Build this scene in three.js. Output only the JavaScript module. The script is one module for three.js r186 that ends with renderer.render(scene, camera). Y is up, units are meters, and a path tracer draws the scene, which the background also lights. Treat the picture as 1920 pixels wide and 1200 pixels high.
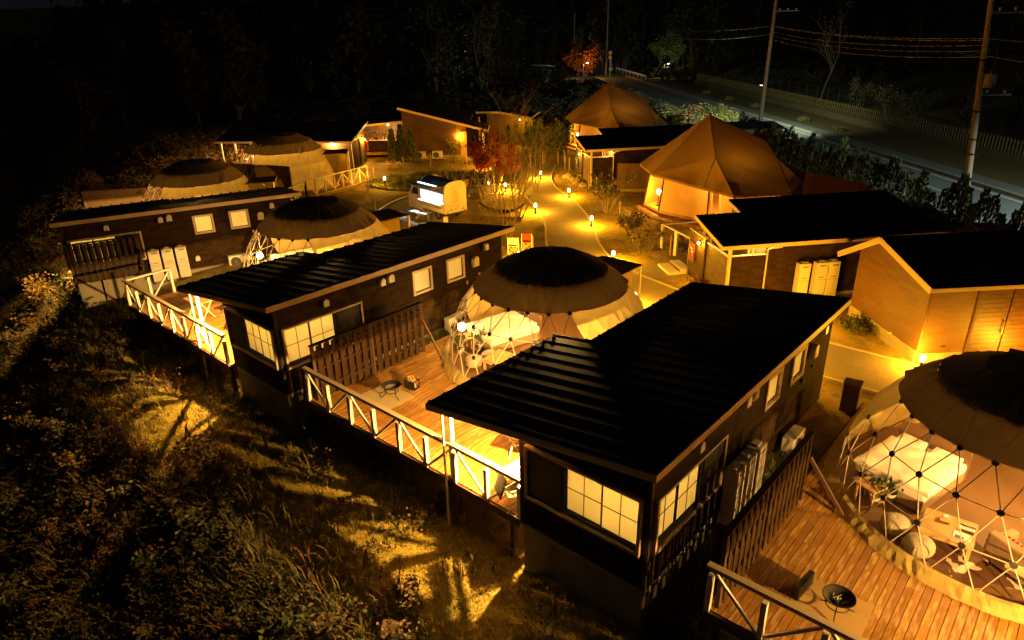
import * as THREE from 'three';
import { mergeGeometries } from 'three/addons/utils/BufferGeometryUtils.js';
import { RectAreaLightUniformsLib } from 'three/addons/lights/RectAreaLightUniformsLib.js';

// ---------------------------------------------------------------- camera, sky, moon, exposure
const scene = new THREE.Scene();
const renderer = new THREE.WebGLRenderer({ antialias: true });
renderer.toneMapping = THREE.LinearToneMapping;
renderer.toneMappingExposure = 1.35;
renderer.shadowMap.enabled = true;
RectAreaLightUniformsLib.init();

const camera = new THREE.PerspectiveCamera(49.86, 1.6, 0.3, 3000);
{
  const pitch = 0.4123, roll = -0.020614, yaw = -0.726829;      // a drone 10 m above the decks, looking down over the site
  const f = new THREE.Vector3(Math.sin(yaw) * Math.cos(pitch), -Math.sin(pitch), -Math.cos(yaw) * Math.cos(pitch));
  const r0 = new THREE.Vector3(Math.cos(yaw), 0, Math.sin(yaw)), u0 = new THREE.Vector3().crossVectors(r0, f);
  const r = r0.clone().multiplyScalar(Math.cos(roll)).addScaledVector(u0, Math.sin(roll));
  const u = r0.clone().multiplyScalar(-Math.sin(roll)).addScaledVector(u0, Math.cos(roll));
  const m = new THREE.Matrix4().makeBasis(r, u, f.clone().negate());
  camera.quaternion.setFromRotationMatrix(m);
  camera.position.set(0, 10, 0);
}
{
  const w = 64, h = 32, d = new Float32Array(w * h * 4);
  for (let j = 0; j < h; j++) for (let i = 0; i < w; i++) {
    const el = (j + 0.5) / h * 2 - 1, k = (j * w + i) * 4, t = Math.max(0, el);
    const g = 0.0034 * (1 - 0.45 * t);
    d[k] = g * 0.82; d[k + 1] = g * 0.86; d[k + 2] = g * 1.15; d[k + 3] = 1;
  }
  const sky = new THREE.DataTexture(d, w, h, THREE.RGBAFormat, THREE.FloatType);
  sky.mapping = THREE.EquirectangularReflectionMapping; sky.needsUpdate = true;
  scene.background = sky; scene.environment = sky;
}
const moon = new THREE.DirectionalLight(new THREE.Color().setRGB(0.8, 0.88, 1.0), 0.006);
moon.position.set(-60, 90, -30); moon.target.position.set(-20, 0, -30);
moon.castShadow = true; moon.shadow.radius = 4;
moon.shadow.camera.left = -90; moon.shadow.camera.right = 90; moon.shadow.camera.top = 90; moon.shadow.camera.bottom = -90;
scene.add(moon, moon.target);

// ---------------------------------------------------------------- helpers
function rng(seed) { let a = seed >>> 0; return () => { a = (a + 0x6D2B79F5) | 0; let t = Math.imul(a ^ (a >>> 15), 1 | a); t = (t + Math.imul(t ^ (t >>> 7), 61 | t)) ^ t; return ((t ^ (t >>> 14)) >>> 0) / 4294967296; }; }
const hash = (x, y, s) => { let h = Math.imul(x | 0, 374761393) + Math.imul(y | 0, 668265263) + Math.imul(s | 0, 974634647); h = Math.imul(h ^ (h >>> 13), 1274126177); return ((h ^ (h >>> 16)) >>> 0) / 4294967296; };
const sm = (t) => t * t * (3 - 2 * t);
const sstep = (a, b, x) => sm(Math.min(1, Math.max(0, (x - a) / (b - a))));
const lerp = (a, b, t) => a + (b - a) * t;
function vnoise(x, y, s = 0, per = 0) {
  const xi = Math.floor(x), yi = Math.floor(y), fx = sm(x - xi), fy = sm(y - yi);
  const w = (n) => per ? ((n % per) + per) % per : n;
  return lerp(lerp(hash(w(xi), w(yi), s), hash(w(xi + 1), w(yi), s), fx), lerp(hash(w(xi), w(yi + 1), s), hash(w(xi + 1), w(yi + 1), s), fx), fy);
}
const fbm = (x, y, s = 0, per = 0, o = 4) => { let v = 0, a = 0.5, n = 0; for (let i = 0; i < o; i++) { v += a * vnoise(x, y, s + i * 17, per ? per << i : 0); n += a; x *= 2; y *= 2; a *= 0.5; } return v / n; };
const names = {};
function numbered(n) { if (!(n in names)) { names[n] = 0; return n; } names[n]++; return `${n}_${String(names[n]).padStart(3, '0')}`; }
function thing(name, label, category, pos = [0, 0, 0], turn = 0, group) {
  const o = new THREE.Group(); o.name = numbered(name); o.position.set(...pos); o.rotation.y = turn; scene.add(o);
  o.userData = { label, category }; if (group) o.userData.group = group;
  return o;
}
function part(parent, name, geo, mat, label) {
  const m = new THREE.Mesh(Array.isArray(geo) ? merge(geo) : geo, mat); m.name = name; if (label) m.userData.label = label;
  parent.add(m); return m;
}
function single(name, geo, mat, label, category, pos = [0, 0, 0], turn = 0, group) {
  const m = new THREE.Mesh(Array.isArray(geo) ? merge(geo) : geo, mat); m.name = numbered(name); m.position.set(...pos); m.rotation.y = turn;
  m.userData = { label, category }; if (group) m.userData.group = group; scene.add(m); return m;
}
function struct(name, geo, mat) { const m = new THREE.Mesh(Array.isArray(geo) ? merge(geo) : geo, mat); m.name = numbered(name); m.userData.kind = 'structure'; scene.add(m); return m; }
function copyOf(src, name, label, pos, turn = src.rotation.y, group) {
  const c = src.clone(); c.name = numbered(name); c.position.set(...pos); c.rotation.y = turn;
  c.userData = { ...src.userData, label }; if (group) c.userData.group = group; scene.add(c); return c;
}
const P3 = (x, y, z) => new THREE.Vector3(x, y, z);
function merge(list) {
  const a = list.map((g) => { let q = g.index ? g.toNonIndexed() : g; for (const k of Object.keys(q.attributes)) if (!['position', 'normal', 'uv'].includes(k)) q.deleteAttribute(k); if (!q.attributes.uv) q.setAttribute('uv', new THREE.BufferAttribute(new Float32Array(q.attributes.position.count * 2), 2)); return q; });
  return a.length === 1 ? a[0] : mergeGeometries(a, false);
}
const tr = (g, x = 0, y = 0, z = 0, ry = 0, rx = 0, rz = 0) => { if (rx) g.rotateX(rx); if (rz) g.rotateZ(rz); if (ry) g.rotateY(ry); g.translate(x, y, z); return g; };
// a box with chamfer-free edges and uv in metres, centred on x, z and standing on y
function box(w, h, d, x = 0, y = 0, z = 0, uo = 0, vo = 0) {
  const g = new THREE.BoxGeometry(w, h, d), uv = g.attributes.uv, n = g.attributes.normal;
  for (let i = 0; i < uv.count; i++) {
    const nx = Math.abs(n.getX(i)) > 0.5, ny = Math.abs(n.getY(i)) > 0.5;
    const sx = nx ? d : w, sy = ny ? d : h;
    uv.setXY(i, uv.getX(i) * sx + uo, uv.getY(i) * sy + vo);
  }
  g.translate(x, y + h / 2, z); return g;
}
// a box with small chamfers on its four long edges
function bar(a, b, w, h = w, up = P3(0, 1, 0), ch = 0.08) {
  const d = P3(0, 0, 0).subVectors(b, a), L = d.length(); d.normalize();
  let s = P3(0, 0, 0).crossVectors(up, d); if (s.lengthSq() < 1e-6) s.set(1, 0, 0).crossVectors(P3(0, 0, 1), d); s.normalize();
  const u = P3(0, 0, 0).crossVectors(d, s), c = Math.min(w, h) * ch, W = w / 2, Hh = h / 2;
  const prof = [[-W + c, -Hh], [W - c, -Hh], [W, -Hh + c], [W, Hh - c], [W - c, Hh], [-W + c, Hh], [-W, Hh - c], [-W, -Hh + c]];
  const pos = [], uv = []; let per = 0;
  const at = (p, t) => [a.x + d.x * L * t + s.x * p[0] + u.x * p[1], a.y + d.y * L * t + s.y * p[0] + u.y * p[1], a.z + d.z * L * t + s.z * p[0] + u.z * p[1]];
  for (let i = 0; i < 8; i++) {
    const p = prof[i], q = prof[(i + 1) % 8], l = Math.hypot(q[0] - p[0], q[1] - p[1]);
    const A = at(p, 0), B = at(q, 0), C = at(q, 1), D = at(p, 1);
    pos.push(...A, ...B, ...C, ...A, ...C, ...D); uv.push(per, 0, per + l, 0, per + l, L, per, 0, per + l, L, per, L); per += l;
  }
  for (const t of [0, 1]) for (let i = 1; i < 7; i++) { const tri = t ? [0, i, i + 1] : [0, i + 1, i]; for (const k of tri) { pos.push(...at(prof[k], t)); uv.push(prof[k][0], prof[k][1]); } }
  const g = new THREE.BufferGeometry(); g.setAttribute('position', new THREE.Float32BufferAttribute(pos, 3)); g.setAttribute('uv', new THREE.Float32BufferAttribute(uv, 2)); g.computeVertexNormals(); return g;
}
const barN = (ax, ay, az, bx, by, bz, w, h) => bar(P3(ax, ay, az), P3(bx, by, bz), w, h);
function rod(a, b, r0, r1 = r0, n = 7) {
  const d = P3(0, 0, 0).subVectors(b, a), L = d.length(), g = new THREE.CylinderGeometry(r1, r0, L, n, 1, false);
  g.translate(0, L / 2, 0); g.applyQuaternion(new THREE.Quaternion().setFromUnitVectors(P3(0, 1, 0), d.normalize())); g.translate(a.x, a.y, a.z); return g;
}
const cyl = (r0, r1, h, x = 0, y = 0, z = 0, n = 20) => { const g = new THREE.CylinderGeometry(r1, r0, h, n); g.translate(x, y + h / 2, z); return g; };
function lathe(pts, n = 24) { return new THREE.LatheGeometry(pts.map((p) => new THREE.Vector2(p[0], p[1])), n); }
function tris(pos, uvs) {
  const g = new THREE.BufferGeometry(); g.setAttribute('position', new THREE.Float32BufferAttribute(pos, 3));
  g.setAttribute('uv', new THREE.Float32BufferAttribute(uvs || pos.filter((_, i) => i % 3 !== 1), 2)); g.computeVertexNormals(); return g;
}
// rounded box (chamfered edges all round), standing on y
function rbox(w, h, d, r, x = 0, y = 0, z = 0, s = 2) {
  const sh = new THREE.Shape(), a = w / 2 - r, b = d / 2 - r;
  sh.moveTo(-a, -b - r); sh.lineTo(a, -b - r); sh.quadraticCurveTo(a + r, -b - r, a + r, -b); sh.lineTo(a + r, b); sh.quadraticCurveTo(a + r, b + r, a, b + r); sh.lineTo(-a, b + r); sh.quadraticCurveTo(-a - r, b + r, -a - r, b); sh.lineTo(-a - r, -b); sh.quadraticCurveTo(-a - r, -b - r, -a, -b - r);
  const k = Math.min(r * 0.6, h * 0.3), g = new THREE.ExtrudeGeometry(sh, { depth: h - 2 * k, bevelEnabled: true, bevelThickness: k, bevelSize: k * 0.9, bevelOffset: -k * 0.9, bevelSegments: s, curveSegments: 4 });
  g.rotateX(-Math.PI / 2); g.translate(x, y + k, z); return g;
}
// ---------------------------------------------------------------- textures and materials
function tex(w, h, fn, srgb = true, metres = 1, metresV = metres) {
  const d = new Uint8Array(w * h * 4);
  for (let j = 0; j < h; j++) for (let i = 0; i < w; i++) {
    const c = fn(i / w, j / h), k = (j * w + i) * 4, e = (v) => { v = Math.min(1, Math.max(0, v)); return Math.round(255 * (srgb ? (v <= 0.0031308 ? 12.92 * v : 1.055 * v ** (1 / 2.4) - 0.055) : v)); };
    d[k] = e(c[0]); d[k + 1] = e(c[1]); d[k + 2] = e(c[2]); d[k + 3] = 255;
  }
  const t = new THREE.DataTexture(d, w, h, THREE.RGBAFormat); t.wrapS = t.wrapT = THREE.RepeatWrapping; t.magFilter = THREE.LinearFilter; t.minFilter = THREE.LinearMipmapLinearFilter; t.generateMipmaps = true;
  t.repeat.set(1 / metres, 1 / metresV); if (srgb) t.colorSpace = THREE.SRGBColorSpace; t.needsUpdate = true; return t;
}
const mixc = (a, b, t) => [lerp(a[0], b[0], t), lerp(a[1], b[1], t), lerp(a[2], b[2], t)];
const lin = (r, g, b) => new THREE.Color().setRGB(r, g, b);
function mat(o) { const m = new THREE.MeshPhysicalMaterial({ roughness: 0.7, side: THREE.DoubleSide, ...o }); return m; }
// bare wear on deck boards: grain along v, pale scuffed patches where the oil is gone
const deckTex = tex(512, 512, (u, v) => {
  const gr = fbm(u * 48, v * 3, 3, 0, 3) * 0.6 + vnoise(u * 128, v * 4, 9, 128) * 0.4;
  const wear = sstep(0.5, 0.74, fbm(u * 26, v * 7, 21, 0, 5) * 0.75 + fbm(u * 5, v * 4, 5, 0, 3) * 0.35);
  return mixc(mixc([0.19, 0.085, 0.013], [0.40, 0.19, 0.03], gr), [0.66, 0.42, 0.16], wear * 0.5);
}, true, 2.2);
const deckBump = tex(256, 256, (u, v) => { const g = fbm(u * 64, v * 3, 3, 0, 3); return [g, g, g]; }, false, 2.2);
const deckMats = [0.86, 0.95, 1.04, 1.13].map((k, i) => mat({ map: deckTex, color: lin(k, k * (0.97 + 0.02 * i), k), roughness: 0.62, bumpMap: deckBump, bumpScale: 0.003 }));
const sidingTex = tex(512, 512, (u, v) => {
  const row = Math.floor(v * 16), seg = Math.floor(u * 5 + hash(row, 2, 7) * 5) % 5, tone = hash(seg, row, 11);
  const gr = fbm(u * 12, v * 150, 4, 0, 3), fine = vnoise(u * 90, v * 16, row, 90);
  const k = 0.62 + tone * 0.5 + (gr - 0.5) * 0.35 + (fine - 0.5) * 0.25; return [0.038 * k, 0.021 * k, 0.0075 * k];
}, true, 1.9);
const M = {
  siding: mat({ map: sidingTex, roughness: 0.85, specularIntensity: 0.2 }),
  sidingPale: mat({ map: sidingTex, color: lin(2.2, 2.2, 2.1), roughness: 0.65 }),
  roof: mat({ color: lin(0.024, 0.023, 0.024), roughness: 0.72, metalness: 0.1, specularIntensity: 0.5 }),
  trim: mat({ color: lin(0.62, 0.49, 0.30), roughness: 0.55 }),
  dark: mat({ color: lin(0.030, 0.020, 0.013), roughness: 0.6 }),
  white: mat({ color: lin(0.74, 0.70, 0.62), roughness: 0.5 }),
  boxWhite: mat({ color: lin(0.68, 0.64, 0.54), roughness: 0.42 }),
  plastic: mat({ color: lin(0.02, 0.02, 0.02), roughness: 0.5 }),
  metal: mat({ color: lin(0.35, 0.33, 0.3), roughness: 0.35, metalness: 0.9 }),
  iron: mat({ color: lin(0.03, 0.028, 0.026), roughness: 0.55, metalness: 0.5 }),
  beam: mat({ color: lin(0.085, 0.042, 0.018), roughness: 0.75 }),
  rope: mat({ color: lin(0.22, 0.16, 0.09), roughness: 0.9 }),
  post: mat({ color: lin(0.30, 0.20, 0.10), roughness: 0.8 }),
  bark: mat({ color: lin(0.13, 0.09, 0.055), roughness: 0.9 }),
  barkPale: mat({ color: lin(0.24, 0.19, 0.12), roughness: 0.85 }),
  stone: mat({ color: lin(0.34, 0.31, 0.26), roughness: 0.85 }),
  glassDark: mat({ color: lin(0.03, 0.035, 0.04), roughness: 0.08 }),
  tyre: mat({ color: lin(0.02, 0.02, 0.02), roughness: 0.8 }),
  red: mat({ color: lin(0.5, 0.02, 0.02), roughness: 0.6 }),
  bed: mat({ color: lin(0.86, 0.83, 0.78), roughness: 0.9, sheen: 0.3 }),
  floor: mat({ color: lin(0.17, 0.09, 0.04), roughness: 0.6 }),
  pine: mat({ color: lin(0.56, 0.34, 0.14), roughness: 0.5 }),
  sofa: mat({ color: lin(0.33, 0.23, 0.13), roughness: 0.9 }),
  insul: mat({ color: lin(0.75, 0.73, 0.68), roughness: 0.3 }),
};
const concTex = tex(256, 256, (u, v) => { const k = 0.75 + 0.35 * fbm(u * 6, v * 6, 31, 6, 5) + 0.1 * (vnoise(u * 120, v * 120, 3, 120) - 0.5); return [0.33 * k, 0.29 * k, 0.22 * k]; }, true, 2.4);
M.conc = mat({ map: concTex, roughness: 0.85, bumpMap: concTex, bumpScale: 0.004 });
const clothTex = tex(256, 256, (u, v) => { const k = 0.86 + 0.14 * (0.5 + 0.5 * Math.sin(u * 6.2832 * 64)) * (0.5 + 0.5 * Math.sin(v * 6.2832 * 64)) + 0.22 * (fbm(u * 5, v * 5, 8, 5, 4) - 0.5); return [k, k, k]; }, true, 1.5);
M.tent = mat({ map: clothTex, color: lin(0.36, 0.21, 0.05), roughness: 1, transmission: 0.1, thickness: 0 });
M.tentWall = mat({ map: clothTex, color: lin(0.68, 0.47, 0.20), roughness: 1, transmission: 0.4, thickness: 0 });
M.cover = mat({ map: clothTex, color: lin(0.56, 0.42, 0.12), roughness: 1, transmission: 0.25, thickness: 0 });
M.coverTop = mat({ map: clothTex, color: lin(0.33, 0.225, 0.085), roughness: 1, transmission: 0.05, thickness: 0, specularIntensity: 0.4 });
M.strut = mat({ color: lin(0.50, 0.42, 0.30), roughness: 0.5 });
M.clear = mat({ color: lin(0.97, 0.95, 0.92), roughness: 0.04, transmission: 1, thickness: 0, ior: 1.35 });
M.pane = mat({ color: lin(0.93, 0.92, 0.9), roughness: 1, transmission: 0.62, thickness: 0 });   // shoji paper and frosted glass
M.glass = mat({ color: lin(0.98, 0.98, 0.98), roughness: 0.03, transmission: 1, thickness: 0 });
M.curtain = mat({ color: lin(0.8, 0.7, 0.5), roughness: 1, transmission: 0.4, thickness: 0 });
const shedTex = tex(512, 512, (u, v) => {
  const row = Math.floor(v * 14), seg = Math.floor(u * 3 + hash(row, 5, 3) * 3) % 3, tone = hash(seg, row, 41);
  const k = 0.8 + tone * 0.28 + 0.3 * (fbm(u * 10, v * 120, 7, 0, 3) - 0.5); return [0.135 * k, 0.066 * k, 0.02 * k];
}, true, 2.1);
M.shed = mat({ map: shedTex, roughness: 0.6 });
const fenceTex = tex(256, 256, (u, v) => { const k = 0.7 + 0.6 * fbm(u * 40, v * 3, 61, 0, 4) * (0.7 + 0.6 * vnoise(u * 8, v * 2, 4, 8)); return [0.165 * k, 0.105 * k, 0.05 * k]; }, true, 1.6);
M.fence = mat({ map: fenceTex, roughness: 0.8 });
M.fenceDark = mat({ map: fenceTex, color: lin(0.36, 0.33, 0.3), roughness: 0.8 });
M.screen = mat({ map: fenceTex, color: lin(0.24, 0.185, 0.13), roughness: 0.85, specularIntensity: 0.4 });
const glow = (r, g, b, k) => new THREE.MeshStandardMaterial({ color: lin(0.02, 0.02, 0.02), emissive: lin(r, g, b), emissiveIntensity: k });
M.bulb = glow(1, 0.74, 0.28, 14);
M.bulbWhite = glow(0.75, 0.86, 1, 8);
const WARM = lin(1, 0.42, 0.014), PORCH = lin(1, 0.53, 0.13), ROOM = lin(1, 0.55, 0.075), DOME = lin(1, 0.56, 0.15);
function lamp(x, y, z, color, cd, r = 2, parent = scene) { const l = new THREE.PointLight(color, cd, 0, 2); l.position.set(x, y, z); l.castShadow = true; l.shadow.radius = r; l.name = 'lamp_light'; parent.add(l); return l; }
// ---------------------------------------------------------------- the ground, pond, paths, road
const pondC = [-34.9, -32.6];
const inPond = (x, z) => { const a = 0.66, dx = x - pondC[0], dz = z - pondC[1], u = dx * Math.cos(a) + dz * Math.sin(a), v = -dx * Math.sin(a) + dz * Math.cos(a); return Math.hypot(u / 2.3, v / 4.1); };
function groundY(x, z) {
  // the plateau of the courtyard, a terrace edge under the cabin fronts, a meadow falling away towards the camera
  const front = -9 + (x < -29 ? (x + 29) * 0.36 : 0);
  const t = z - front;
  let h = -0.15 - 0.3 * sstep(-6, -3.5, t) - 0.9 * sstep(-4, 0.6, t) - 0.2 * Math.max(0, Math.min(t - 0.2, 1.6)) - 0.8 * Math.max(0, t - 1.9) - 0.1 * sstep(0, 1, t);
  h = Math.max(h, -10.5 - 0.02 * t);
  h += sstep(-7, 2, t) * 0.35 * (fbm(x * 0.35, z * 0.35, 5) - 0.5) + 0.03 * (fbm(x * 0.8, z * 0.8, 9) - 0.5) * sstep(-9, -4, t);
  if (x < -44) h -= 0.05 * (-44 - x) * sstep(-44, -60, x);
  const p = inPond(x, z); if (p < 1.35) h -= 0.6 * (1 - sstep(0.85, 1.3, p));
  // wooded slope beyond the road and behind the site
  const back = Math.max(0, -(x * 0.69 * -1 + z * 0.72) - 79); h += 0.16 * Math.max(0, back - 14) * sstep(14, 60, back);
  h += 0.10 * Math.max(0, -x - 120);
  const ditch = Math.exp(-(((x + 15) * 0.75 + (z + 29.6) * 0.66) ** 2) / 0.5) * sstep(-26, -23, x) * (1 - sstep(-13.5, -12, x)); h -= 0.28 * ditch;
  return h;
}
{
  const axis = (lo, hi, step, far) => { const a = []; for (let v = lo; v <= hi; v += step) a.push(v); let s = step, v = lo; while (v > -far) { s *= 1.35; v -= s; a.unshift(v); } s = step; v = hi; while (v < far) { s *= 1.35; v += s; a.push(v); } return a; };
  const X = axis(-62, 12, 0.5, 900), Z = axis(-64, 6, 0.5, 900), nx = X.length, nz = Z.length;
  const pos = new Float32Array(nx * nz * 3), uv = new Float32Array(nx * nz * 2), col = new Float32Array(nx * nz * 3), idx = [];
  for (let j = 0; j < nz; j++) for (let i = 0; i < nx; i++) {
    const k = j * nx + i, x = X[i], z = Z[j]; pos.set([x, groundY(x, z), z], k * 3); uv.set([x, z], k * 2);
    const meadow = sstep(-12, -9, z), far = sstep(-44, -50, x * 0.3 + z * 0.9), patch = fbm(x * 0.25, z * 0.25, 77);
    let c = mixc([1, 1, 1], [0.62, 0.6, 0.55], patch); c = mixc(c, [0.3, 0.26, 0.15], Math.max(0.55 * sstep(0.5, 0.62, fbm(x * 0.5, z * 0.5, 55)), far * 0.6));  // random soil patches; far ground behind the cabins has shade put into its colour
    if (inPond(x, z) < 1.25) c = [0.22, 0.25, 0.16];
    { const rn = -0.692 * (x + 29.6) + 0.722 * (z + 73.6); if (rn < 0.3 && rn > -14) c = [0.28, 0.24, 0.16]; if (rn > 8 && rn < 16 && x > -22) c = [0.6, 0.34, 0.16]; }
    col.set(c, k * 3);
    if (i < nx - 1 && j < nz - 1) idx.push(k, k + nx, k + 1, k + 1, k + nx, k + nx + 1);
  }
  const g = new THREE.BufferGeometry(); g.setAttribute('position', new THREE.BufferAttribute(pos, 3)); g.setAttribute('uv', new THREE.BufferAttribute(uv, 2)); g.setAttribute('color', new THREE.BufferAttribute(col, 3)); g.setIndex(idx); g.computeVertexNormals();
  const lawn = tex(512, 512, (u, v) => { const a = fbm(u * 10, v * 10, 13, 10, 5), b = vnoise(u * 170, v * 170, 3, 170), c = sstep(0.5, 0.75, fbm(u * 20, v * 20, 91, 20, 4)); return mixc(mixc([0.33, 0.235, 0.05], [0.56, 0.42, 0.10], a * 0.6 + b * 0.5), [0.20, 0.19, 0.035], c * 0.7); }, true, 4.5);
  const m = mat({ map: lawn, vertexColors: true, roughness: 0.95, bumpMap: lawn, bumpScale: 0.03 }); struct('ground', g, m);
}
struct('pond_water', (() => { const s = []; for (let i = 0; i < 48; i++) { const a = i / 48 * 6.2832, u = 2.55 * Math.cos(a) * (1 + 0.08 * Math.sin(3 * a)), v = 4.5 * Math.sin(a), r = 0.66; s.push([pondC[0] + u * Math.cos(r) - v * Math.sin(r), pondC[1] + u * Math.sin(r) + v * Math.cos(r)]); } const pos = []; for (let i = 0; i < 48; i++) { const a = s[i], b = s[(i + 1) % 48]; pos.push(pondC[0], -0.42, pondC[1], b[0], -0.42, b[1], a[0], -0.42, a[1]); } return tris(pos); })(), mat({ color: lin(0.012, 0.014, 0.01), roughness: 0.05 }));
function ribbon(pts, w, y, lift = 0, seg = 60) {
  const c = new THREE.CatmullRomCurve3(pts.map((p) => P3(p[0], 0, p[1])), false, 'centripetal'), pos = [], L = [], R = [];
  for (let i = 0; i <= seg; i++) { const p = c.getPoint(i / seg), t = c.getTangent(i / seg), nx = -t.z, nz = t.x; L.push([p.x + nx * w / 2, p.z + nz * w / 2]); R.push([p.x - nx * w / 2, p.z - nz * w / 2]); }
  for (let i = 0; i < seg; i++) { const a = L[i], b = R[i], d = L[i + 1], e = R[i + 1]; pos.push(a[0], y, a[1], d[0], y, d[1], b[0], y, b[1], b[0], y, b[1], d[0], y, d[1], e[0], y, e[1]); }
  return { g: tris(pos), L, R };
}
const gravel = tex(512, 512, (u, v) => { const k = 0.72 + 0.3 * fbm(u * 7, v * 7, 23, 7, 5) + 0.35 * (vnoise(u * 190, v * 190, 5, 190) - 0.5); return [0.30 * k, 0.25 * k, 0.17 * k]; }, true, 3);
const pathMat = mat({ map: gravel, roughness: 0.9, bumpMap: gravel, bumpScale: 0.008 });
const edgeMat = mat({ color: lin(0.52, 0.45, 0.33), roughness: 0.8 });
function edging(list, y, h = 0.05) { const gs = []; for (let i = 0; i < list.length - 1; i++) gs.push(barN(list[i][0], y, list[i][1], list[i + 1][0], y, list[i + 1][1], 0.09, h * 2)); return gs; }
const mainPath = ribbon([[9, -21.0], [2, -21.1], [-3.2, -21.2], [-7, -21.3], [-12, -22.4], [-16.4, -23.8], [-19.1, -26.1], [-21.6, -29.0], [-24.9, -32.0], [-28.2, -34.4], [-30.6, -36.9], [-33, -40.5]], 2.55, -0.118, 0, 90);
struct('path', mainPath.g, pathMat);
struct('path_edging', [...edging(mainPath.L, -0.12), ...edging(mainPath.R.slice(14), -0.12)], edgeMat);
const sidePath = ribbon([[-26.6, -33.2], [-29.5, -33.0], [-31.4, -30.8], [-32.0, -27.8], [-31.2, -25.6], [-29.2, -23.0], [-27, -21.2]], 2.6, -0.123, 0, 50);
struct('path', sidePath.g, pathMat);
struct('path_edging', [...edging(sidePath.L.slice(6), -0.124), ...edging(sidePath.R.slice(8, 40), -0.124)], edgeMat);
const entryPath = ribbon([[-16.0, -23.6], [-13.6, -25.6]], 1.9, -0.128, 0, 4); struct('path', entryPath.g, pathMat);
let roadAt;
// the lane behind the site: asphalt, raised kerb, white lines
{
  const o = [-29.6, -73.6], d = [0.722, 0.692], n = [-0.692, 0.722];
  const at = (t, s) => [o[0] + d[0] * t + n[0] * s, o[1] + d[1] * t + n[1] * s];
  const strip = (t0, t1, s0, s1, y) => { const pos = [], N = 60; for (let i = 0; i < N; i++) { const a = at(lerp(t0, t1, i / N), s0), b = at(lerp(t0, t1, (i + 1) / N), s0), c = at(lerp(t0, t1, i / N), s1), e = at(lerp(t0, t1, (i + 1) / N), s1); pos.push(a[0], y, a[1], c[0], y, c[1], b[0], y, b[1], b[0], y, b[1], c[0], y, c[1], e[0], y, e[1]); } return tris(pos); };
  const asph = tex(256, 256, (u, v) => { const k = 0.8 + 0.3 * fbm(u * 5, v * 5, 44, 5, 4) + 0.3 * (vnoise(u * 120, v * 120, 2, 120) - 0.5); return [0.19 * k, 0.21 * k, 0.215 * k]; }, true, 3);
  struct('road', strip(-90, 60, 0.2, 6.1, -0.1), mat({ map: asph, roughness: 0.75 }));
  struct('road_marking', [strip(-60, 60, 0.55, 0.72, -0.094), strip(-60, 60, 5.6, 5.75, -0.094), ...[0, 1, 2, 3, 4, 5, 6, 7, 8].map((i) => strip(-40 + i * 10, -35 + i * 10, 3.05, 3.2, -0.094))], mat({ color: lin(0.7, 0.7, 0.68), roughness: 0.6 }));
  const K = []; for (let i = 0; i < 60; i++) { const a = at(-60 + i * 2, 0.02), b = at(-58.02 + i * 2, 0.02); K.push(barN(a[0], -0.03, a[1], b[0], -0.03, b[1], 0.22, 0.26)); }
  struct('kerb', K, M.conc);
  struct('pavement', strip(-60, 60, -1.7, -0.12, 0.02), mat({ map: asph, color: lin(0.9, 0.85, 0.75), roughness: 0.85 }));
  // picket fence on a low stone footing beyond the verge
  const pk = thing('picket_fence', 'long wooden picket fence on a low wall beyond the road', 'fence');
  const pg = new THREE.BoxGeometry(0.09, 1.05, 0.04); pg.translate(0, 0.525, 0);
  const yel = mat({ color: lin(0.17, 0.125, 0.035), roughness: 0.75 });
  for (let i = 0; i < 270; i++) { const p = at(-42 + i * 0.34, -7.2), m = new THREE.Mesh(pg, yel); m.name = 'picket'; m.position.set(p[0], 0.45, p[1]); m.rotation.y = -Math.atan2(d[1], d[0]); pk.add(m); }
  { const a = at(-42, -7.26), b = at(50, -7.26); part(pk, 'rail', [barN(a[0], 0.8, a[1], b[0], 0.8, b[1], 0.05, 0.09), barN(a[0], 1.3, a[1], b[0], 1.3, b[1], 0.05, 0.09)], M.beam); const c = at(-42, -7.15), e = at(50, -7.15); part(pk, 'low_wall', barN(c[0], 0.1, c[1], e[0], 0.1, e[1], 0.5, 0.75), mat({ map: concTex, color: lin(0.36, 0.28, 0.16), roughness: 0.9 })); }
  const wf = thing('wire_mesh_fence', 'dark post and wire fence on the slope above the picket fence', 'fence');
  for (let i = 0; i < 26; i++) { const p = at(-22 + i * 2.4, -9.6); part(wf, 'post', rod(P3(p[0], 0.5, p[1]), P3(p[0], 2.3, p[1]), 0.035), M.iron); }
  for (const y of [1.3, 1.75, 2.2]) { const a = at(-22, -9.6), b = at(38, -9.6); part(wf, 'wire', barN(a[0], y, a[1], b[0], y, b[1], 0.03, 0.03), M.iron); }
  roadAt = at;
}
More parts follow.
